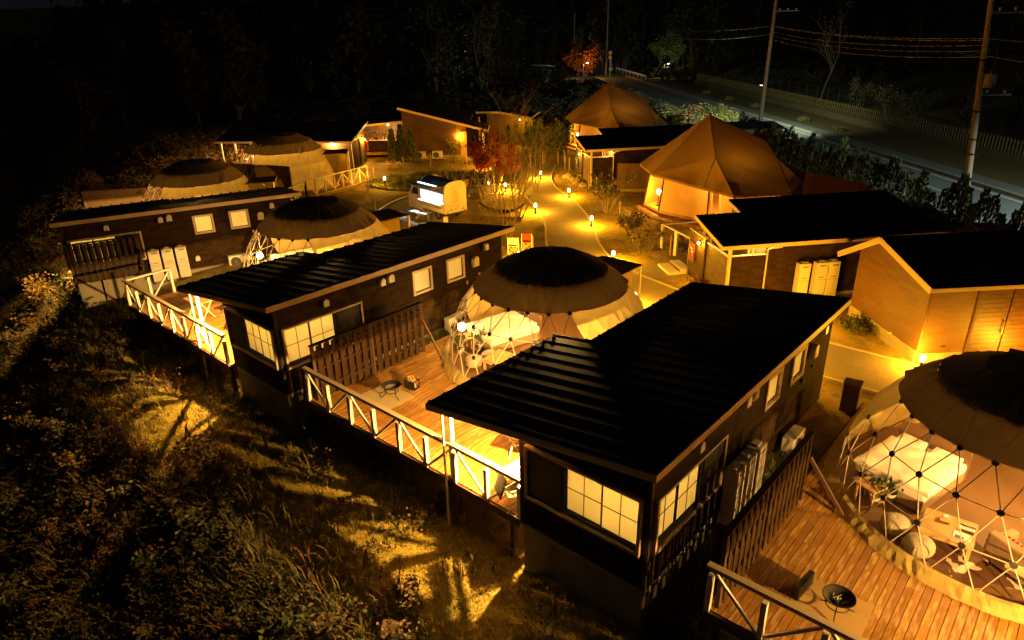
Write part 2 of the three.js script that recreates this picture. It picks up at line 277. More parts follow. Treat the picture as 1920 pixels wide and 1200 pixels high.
// ---------------------------------------------------------------- lap-sided walls with openings
// wall in its own frame: u to the right (0..L), v up, +z outwards; the top runs from H0 (u = 0) to H1 (u = L)
function lapWall(L, H0, H1, holes = [], exp = 0.118, v0 = 0, thick = 0.07, lap = 0.016) {
  const top = (u) => lerp(H0, H1, u / L), pos = [], uv = [];
  const cuts = new Set([v0]); for (let v = v0 + exp; v < Math.max(H0, H1); v += exp) cuts.add(+v.toFixed(4)); cuts.add(Math.max(H0, H1));
  for (const h of holes) { cuts.add(h[1]); cuts.add(h[3]); }
  const V = [...cuts].filter((v) => v >= v0).sort((a, b) => a - b);
  const quad = (a, b, c, d, q = 0) => { for (const p of [a, b, c, a, c, d]) { pos.push(...p); uv.push(p[0] + q, p[1]); } };
  for (let r = 0; r < V.length - 1; r++) {
    const a = V[r], b = V[r + 1]; if (b - a < 1e-4) continue;
    const rowBase = v0 + Math.floor((a - v0 + 1e-6) / exp) * exp, nz = (v) => lap * (1 - 0.8 * (v - rowBase) / exp);
    let segs = [[0, L]];
    for (const h of holes) if (h[1] < b - 1e-6 && h[3] > a + 1e-6) segs = segs.flatMap(([s, e]) => h[2] <= s || h[0] >= e ? [[s, e]] : [[s, Math.max(s, h[0])], [Math.min(e, h[2]), e]].filter((q) => q[1] - q[0] > 1e-4));
    for (let [s, e] of segs) {
      if (H0 !== H1) { const ua = (a - H0) / (H1 - H0) * L; if (H1 > H0) s = Math.max(s, Math.min(ua, e)); else e = Math.min(e, Math.max(ua, s)); if (e - s < 1e-3) continue; }
      const ts = Math.min(b, top(s)), te = Math.min(b, top(e));
      let mid = null; if (H0 !== H1) { const ub = (b - H0) / (H1 - H0) * L; if (ub > s + 1e-3 && ub < e - 1e-3) mid = ub; }
      const run = mid === null ? [[s, ts, e, te]] : [[s, ts, mid, b], [mid, b, e, te]];
      for (const [p, tp, q, tq] of run) {
        const A = [p, a, nz(a)], B = [q, a, nz(a)], C = [q, tq, nz(tq)], D = [p, tp, nz(tp)], A2 = [p, a, -thick], B2 = [q, a, -thick], C2 = [q, tq, -thick], D2 = [p, tp, -thick];
        quad(A, B, C, D); quad(B2, A2, D2, C2); quad(A2, B2, B, A); quad(A2, A, D, D2); quad(B, B2, C2, C); if (b >= V[V.length - 1] - 1e-6 || tp < b - 1e-4 || tq < b - 1e-4) quad(D, C, C2, D2);
      }
    }
  }
  return tris(pos, uv);
}
// turn a wall frame onto a side of a house: at = where u = 0, v = 0 stands, dir = angle of u about y (0: +x)
const onto = (g, x, y, z, dir) => { g.rotateY(dir); g.translate(x, y, z); return g; };
const FRONT = 0, RIGHT = Math.PI / 2, BACK = Math.PI, LEFT = -Math.PI / 2;
// slab over a plan polygon [[x, z] ...] whose top follows y(x, z)
function slab(poly, yTop, th) {
  const sh = new THREE.Shape(poly.map((p) => new THREE.Vector2(p[0], -p[1]))), g = new THREE.ExtrudeGeometry(sh, { depth: 1, bevelEnabled: false });
  g.rotateX(-Math.PI / 2); const p = g.attributes.position; for (let i = 0; i < p.count; i++) p.setY(i, yTop(p.getX(i), p.getZ(i)) - (1 - p.getY(i)) * th);
  g.computeVertexNormals(); return g;
}
// a window in a wall frame: frame bars proud of the wall, panes in a grid, thin bars between them
function makeWindow(parent, u0, v0, u1, v1, nx, ny, place, paneMat = M.pane, fm = M.trim, fw = 0.055, proud = 0.05, leaves = 1, barMat = M.dark, paneName = 'pane') {
  const F = [];
  const b = (x, y, w, h, z0, z1) => { const g = box(w, h, z1 - z0, x + w / 2, y, (z0 + z1) / 2); return g; };
  F.push(b(u0 - fw, v0 - fw, u1 - u0 + 2 * fw, fw, -0.07, proud), b(u0 - fw, v1, u1 - u0 + 2 * fw, fw, -0.07, proud), b(u0 - fw, v0, fw, v1 - v0, -0.07, proud - 0.002), b(u1, v0, fw, v1 - v0, -0.07, proud - 0.002));
  const w = part(parent, 'window', place(merge(F)), fm);
  const B = [], lw = (u1 - u0) / leaves;
  for (let l = 0; l < leaves; l++) {
    const z = -0.035 + (l % 2) * 0.022, a0 = u0 + l * lw, t = 0.02;
    B.push(b(a0, v0, t, v1 - v0, z - 0.012, z + 0.018), b(a0 + lw - t, v0, t, v1 - v0, z - 0.012, z + 0.018), b(a0 + t, v0, lw - 2 * t, t, z - 0.012, z + 0.018), b(a0 + t, v1 - t, lw - 2 * t, t, z - 0.012, z + 0.018));
    const n = nx / leaves, W = lw - 2 * t, Hh = v1 - v0 - 2 * t;
    for (let i = 1; i < n; i++) B.push(b(a0 + t + W * i / n - 0.007, v0 + t, 0.014, Hh, z - 0.006, z + 0.012));
    for (let j = 1; j < ny; j++) B.push(b(a0 + t, v0 + t + Hh * j / ny - 0.007, W, 0.014, z - 0.007, z + 0.011));
    for (let i = 0; i < n; i++) for (let j = 0; j < ny; j++) part(w, paneName, place(b(a0 + t + W * i / n + 0.004, v0 + t + Hh * j / ny + 0.004, W / n - 0.008, Hh / ny - 0.008, z - 0.002, z + 0.002)), paneMat);
  }
  part(w, 'bar', place(merge(B)), barMat);
  return w;
}
// ---------------------------------------------------------------- the black cabins by the domes (origin: front right corner of the wall at deck level)
function makeCabin(name, label) {
  const t = thing(name, label, 'cabin', [0, 0, 0], 0, 'black cabins beside the domes');
  const yR = (x) => 2.92 + 0.135 * (x - 0.21), W = 3.09, Lz = 9.45, und = (x) => yR(x) - 0.13;
  const fl = (g) => onto(g, -W, 0, 0, FRONT), rt = (g) => onto(g, 0, 0, 0, RIGHT), lf = (g) => onto(g, -W, 0, -Lz, LEFT), bk = (g) => onto(g, 0, 0, -Lz, BACK);
  const win = [1.2, 0.9, 2.9, 1.98], sw = [0.2, 0.9, 1.9, 1.98], s1 = [5.13, 1.62, 5.85, 2.33], s2 = [6.68, 1.62, 7.4, 2.33];
  part(t, 'front_wall', fl(lapWall(W, und(-W), und(0), [win])), M.siding);
  part(t, 'side_wall', rt(lapWall(Lz, und(0), und(0), [sw, s1, s2])), M.siding);
  part(t, 'side_wall', lf(lapWall(Lz, und(-W), und(-W))), M.siding);
  part(t, 'back_wall', bk(lapWall(W, und(0), und(-W))), M.siding);
  part(t, 'corner_board', [box(0.06, und(0), 0.02, -0.02, 0, 0.026), box(0.02, und(0), 0.06, 0.026, 0, -0.005)], M.dark);
  part(t, 'porch_wall', onto(lapWall(1.15, und(-4.24), und(-W) - 0.02), -4.24, 0, -4.5, FRONT), M.siding);
  part(t, 'porch_wall', onto(lapWall(4.9, und(-4.24), und(-4.24)), -4.24, 0, -Lz + 0.02, LEFT), M.siding);
  part(t, 'floor', box(W - 0.16, 0.12, Lz - 0.16, -W / 2, -0.08, -Lz / 2), M.floor);
  part(t, 'partition', [box(W - 0.16, 2.3, 0.08, -W / 2, 0.04, -3.4), box(W - 0.16, 2.3, 0.08, -W / 2, 0.04, -6.3)], M.insul);
  // concrete footing with the joints of its formwork
  const cc = []; for (let i = 0; i < 3; i++) cc.push(box((W - 0.1) / 3 - 0.008, 3.2, 0.16, -W + 0.05 + (i + 0.5) * (W - 0.1) / 3, -3.45, -0.12));
  cc.push(box(W - 0.06, 0.17, Lz - 0.06, -W / 2, -0.235, -Lz / 2)); for (let i = 0; i < 5; i++) cc.push(box(0.16, 3.2, (Lz - 0.4) / 5 - 0.008, -0.1, -3.45, -0.22 - (i + 0.5) * (Lz - 0.4) / 5), box(0.16, 3.2, (Lz - 0.4) / 5 - 0.008, -W + 0.12, -3.45, -0.22 - (i + 0.5) * (Lz - 0.4) / 5));
  part(t, 'foundation', cc, M.conc);
  { const b = []; for (let i = 0; i < 15; i++) { const g = new THREE.SphereGeometry(0.016, 6, 5); g.translate(-0.005, -0.2, -0.25 - i * 0.19); b.push(g); } part(t, 'vent_strip', b, M.boxWhite); }
  part(t, 'sill_flashing', [box(W + 0.03, 0.03, 0.03, -W / 2, -0.05, 0.012), box(0.03, 0.03, Lz, 0.012, -0.05, -Lz / 2)], M.dark);
  const plan = [[0.21, 0.29], [-5.6, 0.29], [-5.6, -4.45], [-4.45, -4.45], [-4.45, -9.93], [0.21, -9.93]];
  const roof = part(t, 'roof', slab(plan, yR, 0.1), M.roof);
  const seamG = (x0, x1) => bar(P3(x0, yR(x0) + 0.006, 0), P3(x1, yR(x1) + 0.006, 0), 0.026, 0.026), s5 = seamG(-5.62, 0.2), s4 = seamG(-4.47, 0.2);
  for (let i = 0; i < 23; i++) { const z = 0.2 - i * 0.4555, m = part(roof, 'seam', z > -4.45 ? s5 : s4, M.roof); m.position.z = z; }
  const guard = box(0.05, 0.055, 0.11, 0, 0, 0); for (let i = 0; i < 22; i++) { const z = -0.03 - i * 0.4555, x = z > -4.4 ? -5.42 : -4.28, m = part(roof, 'snow_stop', guard, M.roof); m.position.set(x, yR(x) + 0.004, z); }
  const edge = (x0, z0, x1, z1, w, h, dy) => bar(P3(x0, yR(x0) - 0.055 + dy, z0), P3(x1, yR(x1) - 0.055 + dy, z1), w, h);
  part(t, 'fascia', [edge(0.228, 0.3, 0.228, -9.94, 0.03, 0.17, -0.05), edge(0.24, 0.305, -5.6, 0.305, 0.03, 0.15, -0.05), edge(0.24, -9.945, -4.45, -9.945, 0.03, 0.15, -0.05)], M.trim);
  part(t, 'gutter', [edge(-5.62, 0.29, -5.62, -4.45, 0.04, 0.1, -0.03), edge(-4.47, -4.45, -4.47, -9.93, 0.04, 0.1, -0.03)], M.dark);
  part(t, 'soffit', slab([[0.18, 0.26], [-5.55, 0.26], [-5.55, -4.4], [-4.42, -4.4], [-4.42, -9.9], [0.18, -9.9]], (x) => yR(x) - 0.104, 0.02), M.trim);
  // windows: a long trim rail holds the sliding shutters beside each lit window
  const rail = (g, u0, u1) => { const f = []; for (const [y, h] of [[0.76, 0.07], [2.0, 0.06]]) f.push(box(u1 - u0, h, 0.1, (u0 + u1) / 2, y, 0.06)); f.push(box(0.07, 1.17, 0.1, u0 + 0.035, 0.83, 0.06), box(0.07, 1.17, 0.1, u1 - 0.035, 0.83, 0.06)); return g(merge(f)); };
  part(t, 'shutter_rail', rail(fl, 0.2, 2.98), M.trim); part(t, 'shutter_rail', rail(rt, 0.11, 2.92), M.trim);
  part(t, 'shutter', fl(lapWall(0.85, 1.17, 1.17, [], 0.1, 0, -0.02).translate(0.28, 0.83, 0.045)), M.dark); part(t, 'shutter', rt(lapWall(0.86, 1.17, 1.17, [], 0.1, 0, -0.02).translate(1.98, 0.83, 0.045)), M.dark);
  makeWindow(t, ...win, 4, 2, fl, M.pane, M.dark, 0.05, 0.05, 2); makeWindow(t, ...sw, 4, 2, rt, M.pane, M.dark, 0.05, 0.05, 2);
  makeWindow(t, ...s1, 1, 1, rt, M.pane, M.trim, 0.075, 0.05, 1); makeWindow(t, ...s2, 1, 1, rt, M.pane, M.trim, 0.075, 0.05, 1);
  // small wall fittings
  const hood = (z, y, w, h) => { const s = new THREE.Shape(); s.moveTo(-w / 2, 0); s.lineTo(w / 2, 0); s.lineTo(w / 2, h - w / 2); s.absarc(0, h - w / 2, w / 2, 0, Math.PI, false); s.lineTo(-w / 2, 0); const g = new THREE.ExtrudeGeometry(s, { depth: 0.1, bevelEnabled: true, bevelThickness: 0.03, bevelSize: 0.02, bevelSegments: 2, curveSegments: 8 }); part(t, 'vent_hood', onto(g.translate(-z, y, 0.02), 0, 0, 0, RIGHT), M.boxWhite); };
  hood(-1.65, 2.3, 0.16, 0.2); hood(-3.78, 2.33, 0.17, 0.22); hood(-4.13, 2.35, 0.19, 0.24); hood(-7.98, 1.85, 0.24, 0.34); hood(-8.55, 2.32, 0.16, 0.22); hood(-4.95, 0.35, 0.16, 0.2);
  part(t, 'cable_fitting', [onto(box(0.07, 0.12, 0.05, 7.55, 1.25, 0.04), 0, 0, 0, RIGHT), onto(box(0.05, 0.05, 0.05, 8.2, 1.45, 0.04), 0, 0, 0, RIGHT)], M.metal);
  // porch: posts, rafters, downpipe that runs down past the deck
  for (const x of [-5.3]) part(t, 'porch_post', box(0.1, yR(x) - 0.13, 0.1, x, 0, -0.12), M.white);
  part(t, 'porch_post', box(0.1, yR(-5.3) - 0.13, 0.1, -5.3, 0, -4.2), M.white);
  part(t, 'porch_beam', barN(-5.3, yR(-5.3) - 0.19, 0.2, -5.3, yR(-5.3) - 0.19, -4.4, 0.1, 0.12), M.trim);
  part(t, 'downpipe', [rod(P3(-5.55, yR(-5.55) - 0.1, 0.24), P3(-5.38, yR(-5.5) - 0.32, 0.05), 0.03), rod(P3(-5.38, yR(-5.5) - 0.3, 0.05), P3(-5.38, -1.9, 0.05), 0.03), rod(P3(-5.38, -1.68, 0.05), P3(-5.75, -1.75, 0.4), 0.03)], M.white);
  const pl = part(t, 'porch_lamp', [rbox(0.1, 0.14, 0.1, 0.02, -W - 0.06, 2.1, -0.95)], M.white); const gl = new THREE.SphereGeometry(0.06, 12, 8); gl.translate(-W - 0.2, 2.16, -0.95); part(pl, 'lamp_globe', gl, M.bulb);
  lamp(-W - 0.2, 2.16, -0.95, PORCH, 340, 1.6, t); lamp(-0.95, 2.25, -1.05, ROOM, 14.5, 4, t); lamp(-1.2, 2.3, -4.9, ROOM, 14, 4, t); lamp(-1.2, 2.3, -7.2, ROOM, 17, 4, t);
  for (const [x, y, z] of [[-0.95, 2.25, -1.05], [-1.2, 2.3, -4.9], [-1.2, 2.3, -7.2]]) { const g = new THREE.SphereGeometry(0.07, 12, 8); g.translate(x, y, z); part(t, 'ceiling_lamp', g, M.bulb); }
  return t;
}
const cabin3 = makeCabin('black_cabin', 'nearest black cabin with two lit paper windows at its corner'); cabin3.position.set(-4.81, 0, -9.04);
const C3 = [-4.81, -9.04];
const cabin2 = copyOf(cabin3, 'black_cabin', 'second cabin, behind the slatted screen of the deck with the upper fire pit', [-16.87, -0.03, -8.88], -0.011);
const cabin4 = copyOf(cabin3, 'black_cabin', 'black cabin beyond the right edge, its porch lamp lighting the reddish deck', [7.5, 0, -9.3], 0);
const cabin1 = copyOf(cabin3, 'black_cabin', 'black cabin farthest left, long wall with three white heater boxes', [-32.64, -0.26, -8.44], -0.353);

// ---------------------------------------------------------------- heater boxes and air conditioners beside the cabins
function makeHeater() {
  const t = thing('heater_cabinet', '', 'heater');
  part(t, 'body', rbox(0.46, 1.42, 0.3, 0.025, 0, 0.12, 0), M.boxWhite);
  part(t, 'lid', box(0.2, 0.05, 0.16, 0, 1.54, -0.02), M.boxWhite);
  part(t, 'grille', [box(0.24, 0.035, 0.01, 0.02, 1.4, 0.153), ...[0, 1, 2].map((i) => box(0.05, 0.03, 0.008, -0.06 + i * 0.07, 0.95, 0.152))], M.plastic);
  part(t, 'door_seam', [box(0.44, 0.008, 0.008, 0, 0.86, 0.151)], M.plastic);
  for (const [x, z] of [[-0.19, -0.11], [0.19, -0.11], [-0.19, 0.11], [0.19, 0.11]]) part(t, 'foot', box(0.05, 0.12, 0.05, x, 0, z), M.iron);
  part(t, 'pipe', [rod(P3(0.1, 0.0, -0.05), P3(0.1, 0.14, -0.05), 0.02), rod(P3(0.1, 0.06, -0.05), P3(0.1, -0.1, -0.14), 0.02)], M.boxWhite);
  return t;
}
function makeAC() {
  const t = thing('air_conditioner', '', 'air conditioner');
  part(t, 'casing', rbox(0.8, 0.56, 0.3, 0.03, 0, 0.08, 0), M.boxWhite);
  const ring = new THREE.RingGeometry(0.02, 0.225, 28); ring.translate(-0.1, 0.36, 0.152); part(t, 'fan_opening', ring, M.plastic);
  const gr = []; for (let i = 1; i < 6; i++) { const g = new THREE.TorusGeometry(0.04 * i, 0.004, 4, 24); g.translate(-0.1, 0.36, 0.156); gr.push(g); } for (let i = 0; i < 8; i++) { const a = i * Math.PI / 4; gr.push(barN(-0.1, 0.36, 0.156, -0.1 + 0.22 * Math.cos(a), 0.36 + 0.22 * Math.sin(a), 0.156, 0.006, 0.006)); } part(t, 'fan_guard', gr, M.metal);
  part(t, 'badge', box(0.1, 0.025, 0.004, 0.28, 0.57, 0.152), M.plastic);
  for (const x of [-0.3, 0.3]) part(t, 'foot', box(0.1, 0.08, 0.3, x, 0, 0), M.iron);
  part(t, 'pipe_cover', [rod(P3(0.4, 0.2, -0.05), P3(0.47, 0.2, -0.1), 0.03), rod(P3(0.47, 0.2, -0.1), P3(0.47, 0.02, -0.2), 0.03)], M.boxWhite);
  return t;
}
let globalHeater;
const onSide = (c, z, x) => { const a = c.rotation.y, X = x, Z = z; return [c.position.x + X * Math.cos(a) + Z * Math.sin(a), c.position.z - X * Math.sin(a) + Z * Math.cos(a)]; };
{
  const H0 = makeHeater(), A0 = makeAC(); let first = true, fa = true;
  const put = (c, z, lab, grp, y) => { const p = onSide(c, z, 0.24); if (first) { first = false; H0.position.set(p[0], y, p[1]); H0.rotation.y = c.rotation.y + Math.PI / 2; H0.userData.label = lab; H0.userData.group = grp; } else copyOf(H0, 'heater_cabinet', lab, [p[0], y, p[1]], c.rotation.y + Math.PI / 2, grp); };
  const ord = ['the one nearest the shutter', 'the middle one', 'the one nearest the air conditioner'];
  for (const [c, nm, y] of [[cabin3, 'nearest cabin', -0.4], [cabin1, 'cabin farthest left', -0.62]]) [-3.2, -3.75, -4.3].forEach((z, i) => put(c, z, `white heater box on the ${nm}, ${ord[i]}`, 'white heater boxes', y - i * 0));
  const ac = (c, lab, y) => { const p = onSide(c, -6.6, 0.32); if (fa) { fa = false; A0.position.set(p[0], y, p[1]); A0.rotation.y = c.rotation.y + Math.PI / 2; A0.userData.label = lab; A0.userData.group = 'air conditioners'; } else copyOf(A0, 'air_conditioner', lab, [p[0], y, p[1]], c.rotation.y + Math.PI / 2, 'air conditioners'); };
  ac(cabin3, 'air conditioner in the dark beside the nearest dome', -0.3); ac(cabin2, 'shaded air conditioner beside the middle dome with the lit bed', -0.25); ac(cabin1, 'air conditioner on the cabin farthest left, beside a dome', -0.5);
  copyOf(A0, 'air_conditioner', 'left one of two air conditioners on the wide brown wall', [-42.0, -0.12, -36.75], 0.712, 'air conditioners'); copyOf(A0, 'air_conditioner', 'right one of two air conditioners on the wide brown wall', [-41.0, -0.12, -37.62], 0.712, 'air conditioners');
  globalHeater = H0;
}
// ---------------------------------------------------------------- decks, railings, screens
function makeDeck(label, w, d, group) {
  const t = thing('wooden_deck', label, 'deck', [0, 0, 0], 0, group), n = Math.round(w / 0.147), pw = w / n - 0.012, r = rng(11);
  const splits = [0.3, 0.42, 0.55, 0.68, 0.5], G = {};
  const plank = (len, v) => { const k = len.toFixed(2) + v; if (!G[k]) { const g = box(pw, 0.032, len - 0.006, 0, -0.032, -len / 2); const uv = g.attributes.uv, p = g.attributes.position; for (let i = 0; i < uv.count; i++) uv.setXY(i, p.getX(i) + v * 0.37, p.getZ(i) + v * 0.61 + p.getY(i)); G[k] = g; } return G[k]; };
  for (let i = 0; i < n; i++) {
    const s = splits[Math.floor(r() * 5)] * d; let z = 0;
    for (const len of [s, d - s]) { const m = part(t, 'plank', plank(len, Math.floor(r() * 3)), deckMats[Math.floor(r() * 4)]); m.position.set((i + 0.5) * w / n, (r() - 0.5) * 0.004, z); z -= len; }
  }
  part(t, 'rim_joist', [box(w, 0.2, 0.05, w / 2, -0.235, 0.03), box(0.05, 0.2, d, -0.03, -0.235, -d / 2)], M.beam);
  for (let k = 0; k < 4; k++) part(t, 'beam', box(w - 0.1, 0.12, 0.1, w / 2, -0.16, -0.3 - k * (d - 0.6) / 3), M.beam);
  return t;
}
function deckPosts(t, pts) { for (const [x, z] of pts) { const p = P3(x, 0, z); const gy = groundY(t.position.x + x, t.position.z + z) - t.position.y; part(t, 'post', box(0.11, -0.16 - gy - 0.1, 0.11, x, gy + 0.1, z), M.beam); part(t, 'footing', [cyl(0.17, 0.12, 0.3, x, gy - 0.1, z, 4)], M.conc); } }
// railing along +x from 0 to w at z = 0: cap rail, posts, zig-zag braces; optional return along -z at x = 0
function makeRailing(label, w, group, ret = 0, pitch = 1.0) {
  const t = thing('deck_railing', label, 'railing', [0, 0, 0], 0, group), n = Math.round(w / pitch), s = w / n;
  const H = 1.0; part(t, 'top_rail', barN(-0.06, H, 0, w + 0.04, H, 0, 0.14, 0.06), M.trim);
  part(t, 'under_rail', barN(0, H - 0.07, 0, w, H - 0.07, 0, 0.05, 0.07), M.white);
  const xs = [0.02]; for (let i = 1; i < n; i++) xs.push(i * s); xs.push(w - 0.02);
  for (const x of xs) part(t, 'post', box(0.1, H - 0.1, 0.1, x, -0.1, 0.0), M.white);
  for (let i = 0; i < n; i++) { const a = xs[i] + 0.06, b = xs[i + 1] - 0.06; part(t, 'brace', i % 2 ? barN(a, 0.03, 0, b, H - 0.11, 0, 0.05, 0.06) : barN(a, H - 0.11, 0, b, 0.03, 0, 0.05, 0.06), M.white); }
  if (ret) {
    part(t, 'top_rail', barN(0, H + 0.001, -0.05, 0, H + 0.001, -ret - 0.05, 0.12, 0.06), M.white); part(t, 'post', box(0.1, H - 0.05, 0.1, 0.0, -0.05, -ret / 2), M.white); part(t, 'post', box(0.1, H - 0.05, 0.1, 0, -0.05, -ret), M.white);
    part(t, 'brace', barN(0, H - 0.11, -0.08, 0, 0.03, -ret / 2 + 0.06, 0.05, 0.06), M.white); part(t, 'brace', barN(0, 0.03, -ret / 2 - 0.06, 0, H - 0.11, -ret + 0.08, 0.05, 0.06), M.white);
  }
  return t;
}
// tall slatted screen running along -z, board on board, with a raking prop at its far end
function makeScreen(label, L = 4.1, H = 1.72, n = 32, sm_ = M.screen) {
  const t = thing('slatted_screen', label, 'privacy screen', [0, 0, 0], 0, 'slatted privacy screens');
  const sg = box(0.02, H - 0.06, 0.118, 0, 0.03, 0);
  for (let i = 0; i < n; i++) { const m = part(t, 'slat', sg, sm_); m.position.set(i % 2 ? 0.045 : -0.045, 0, -0.06 - i * (L - 0.12) / (n - 1)); }
  for (const y of [0.35, 0.95, 1.5]) part(t, 'cross_rail', barN(0, y, 0, 0, y, -L, 0.06, 0.07), M.screen);
  for (const z of [-0.02, -L / 2, -L + 0.02]) part(t, 'post', box(0.08, H, 0.08, 0, 0, z), M.beam);
  part(t, 'cap_rail', barN(0, H + 0.015, 0.04, 0, H + 0.015, -L - 0.04, 0.13, 0.035), M.screen);
  part(t, 'prop', barN(0.06, 1.15, -L + 0.02, 0.95, 0.02, -L + 0.05, 0.06, 0.08), M.beam);
  return t;
}
const deck3 = makeDeck('wide wooden deck with a fire pit between the middle dome and the nearest cabin', 8.1, 9.6, 'wooden decks'); deck3.position.set(-16.05, 0, -9.1);
deckPosts(deck3, [[0.9, -0.15], [2.45, -0.15], [4.2, -0.15], [6.0, -0.15], [7.75, -0.15], [0.2, -0.15]]);
const deck4 = copyOf(deck3, 'wooden_deck', 'reddish worn wooden deck round the nearest dome, lower right', [-3.72, 0, -9.38]);
const deck2 = copyOf(deck3, 'wooden_deck', 'narrow lit wooden deck with folding furniture beside the second cabin', [-28.05, -0.03, -8.86], -0.011);
const rail3 = makeRailing('long white timber railing below the deck with the fire pit', 8.08, 'white deck railings'); rail3.position.set(-16.03, 0, -9.1);
{ const r = copyOf(rail3, 'deck_railing', 'white timber railing in the lower right corner, before the reddish deck', [-3.7, 0, -9.38]); }
{ const r = makeRailing('white timber railing with a side return, left of the second cabin', 7.9, 'white deck railings', 1.75); r.position.set(-28.0, -0.03, -8.86); r.rotation.y = -0.011; }
const screen3 = makeScreen('tall brown slatted screen between the second cabin and the fire pit deck'); screen3.position.set(-15.75, 0, -9.22);
copyOf(screen3, 'slatted_screen', 'dark slatted screen at lower right, beside the heater boxes', [-3.55, 0, -9.5]);
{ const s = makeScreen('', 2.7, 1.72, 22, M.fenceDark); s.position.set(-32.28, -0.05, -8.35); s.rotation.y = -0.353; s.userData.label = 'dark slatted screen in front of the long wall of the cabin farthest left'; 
  part(s, 'base_panel', [box(0.06, 0.9, 0.85, 0, -0.9, -0.5), box(0.06, 0.9, 0.8, 0, -0.9, -1.4), box(0.06, 0.9, 0.8, 0, -0.9, -2.25)], M.conc); }

// ---------------------------------------------------------------- geodesic domes
const DA = 14.4 * Math.PI / 180, DR = 3.3, RINGS = [0, 14.5, 29, 43.5, 58, 73, 90].map((d) => d * Math.PI / 180);
function makeDome(label) {
  const t = thing('geodesic_dome', label, 'dome tent', [0, 0, 0], 0, 'geodesic dome tents');
  const a0 = 2.6 * Math.PI / 180, N = (i, j) => { const e = RINGS[i], a = a0 + (j + (i % 2) / 2) * DA; return P3(DR * Math.cos(e) * Math.cos(a), DR * Math.sin(e) + 0.1, DR * Math.cos(e) * Math.sin(a)); };
  // a node is inside the clear window when it lies between two raking strut lines
  const az = (i, j) => 2.6 + (j + (i % 2) / 2) * 14.4, inWin = (i, j) => i <= 3 && az(i, j) > 38.6 - 7.2 * (3 - i) - 0.1 && az(i, j) < 153.8 + 7.2 * (3 - i) + 0.1;
  const T = []; for (let i = 0; i < 5; i++) for (let j = 0; j < 25; j++) { if (i % 2 === 0) { T.push([[i, j], [i, j + 1], [i + 1, j]], [[i + 1, j], [i, j + 1], [i + 1, j + 1]]); } else { T.push([[i, j], [i, j + 1], [i + 1, j + 1]], [[i + 1, j], [i, j], [i + 1, j + 1]]); } }
  const win = [], low = [], band = [], cap = [], edges = new Map(), hubs = new Map();
  for (const q of T) {
    const w = q.every(([i, j]) => inWin(i, j)), mi = Math.min(...q.map((n) => n[0]));
    (w ? win : mi < 3 ? low : mi < 4 ? band : cap).push(q);
    if (w) for (let k = 0; k < 3; k++) { const a = q[k], b = q[(k + 1) % 3], key = [a, b].map(String).sort().join('|'); edges.set(key, [a, b]); hubs.set(String(a), a); hubs.set(String(b), b); }
  }
  // cloth stretched over the facets: each facet subdivided, hung with folds
  const cloth = (list, out, amp, S, seed, pil = 0.02) => {
    const pos = []; const disp = (p) => { const d = p.clone().sub(P3(0, 0.1, 0)), L = d.length(); d.normalize(); const A = Math.atan2(d.z, d.x); const f = out + amp * (fbm(A * 9 + d.y * 6, d.y * 11 - A * 3, seed, 0, 3) - 0.45) + amp * 0.5 * Math.sin(A * 33 + d.y * 26 + 3 * vnoise(A * 4, d.y * 5, seed)) * sstep(0.4, 0.75, vnoise(A * 3 + 5, d.y * 3, seed + 2)); return p.clone().addScaledVector(d, f); };
    for (const q of list) { const [a, b, c] = q.map((n) => N(...n)); const sag = pil * (0.35 + hash(q[0][1], q[0][0] * 7 + q[1][0], seed)), g = (u, v) => { const p = disp(a.clone().multiplyScalar(1 - u - v).addScaledVector(b, u).addScaledVector(c, v)), k = Math.min(1, 5 * Math.min(u, v, 1 - u - v)); return p.multiplyScalar(1 - sag * k / DR); };
      for (let i = 0; i < S; i++) for (let j = 0; j < S - i; j++) { const A = g(i / S, j / S), B = g((i + 1) / S, j / S), C = g(i / S, (j + 1) / S); pos.push(...A, ...B, ...C); if (j < S - i - 1) { const D = g((i + 1) / S, (j + 1) / S); pos.push(...B, ...D, ...C); } } }
    return tris(pos);
  };
  part(t, 'side_cover', cloth(low, 0.02, 0.022, 4, 3), M.cover);
  part(t, 'top_cover', cloth(band, 0.04, 0.085, 8, 8, 0.02), M.coverTop);
  for (let j = 0; j < 25; j++) cap.push([[5, j], [5, j + 1], [6, 0]]);
  part(t, 'cap_cover', cloth(cap, 0.055, 0.045, 5, 15, 0.01), M.coverTop);
  const il = []; for (const q of cap) for (const n of q) il.push(...N(...n).sub(P3(0, 0.1, 0)).multiplyScalar(0.992).add(P3(0, 0.1, 0))); part(t, 'cap_lining', tris(il), M.coverTop);
  const cp = []; for (const q of win) for (const n of q) cp.push(...N(...n)); part(t, 'clear_window', tris(cp), M.clear);
  for (const [a, b] of edges.values()) part(t, 'strut', rod(N(...a), N(...b), 0.0125, 0.0125, 6), M.strut);
  const hg = new THREE.CylinderGeometry(0.062, 0.066, 0.035, 12);
  for (const a of hubs.values()) if (a[0] > 0) { const p = N(...a), m = part(t, 'hub', hg, M.plastic); m.position.copy(p); m.quaternion.setFromUnitVectors(P3(0, 1, 0), p.clone().sub(P3(0, 0.1, 0)).normalize()); }
  // the skirt: loose cloth over the base ring, wrinkled
  const sp = [], SN = 200; const sk = (i, k) => { const a = i / SN * 6.28319, rr = [3.285, 3.36, 3.5, 3.56][k], y = [0.2, 0.165, 0.085, 0.012][k], n = vnoise(i * 0.33, k * 1.7, 9) - 0.5 + 0.6 * (vnoise(i * 0.9, k, 19) - 0.5); return P3((rr + 0.05 * n) * Math.cos(a), y + (k < 3 ? 0.055 * n : 0) + 0.01, (rr + 0.05 * n) * Math.sin(a)); };
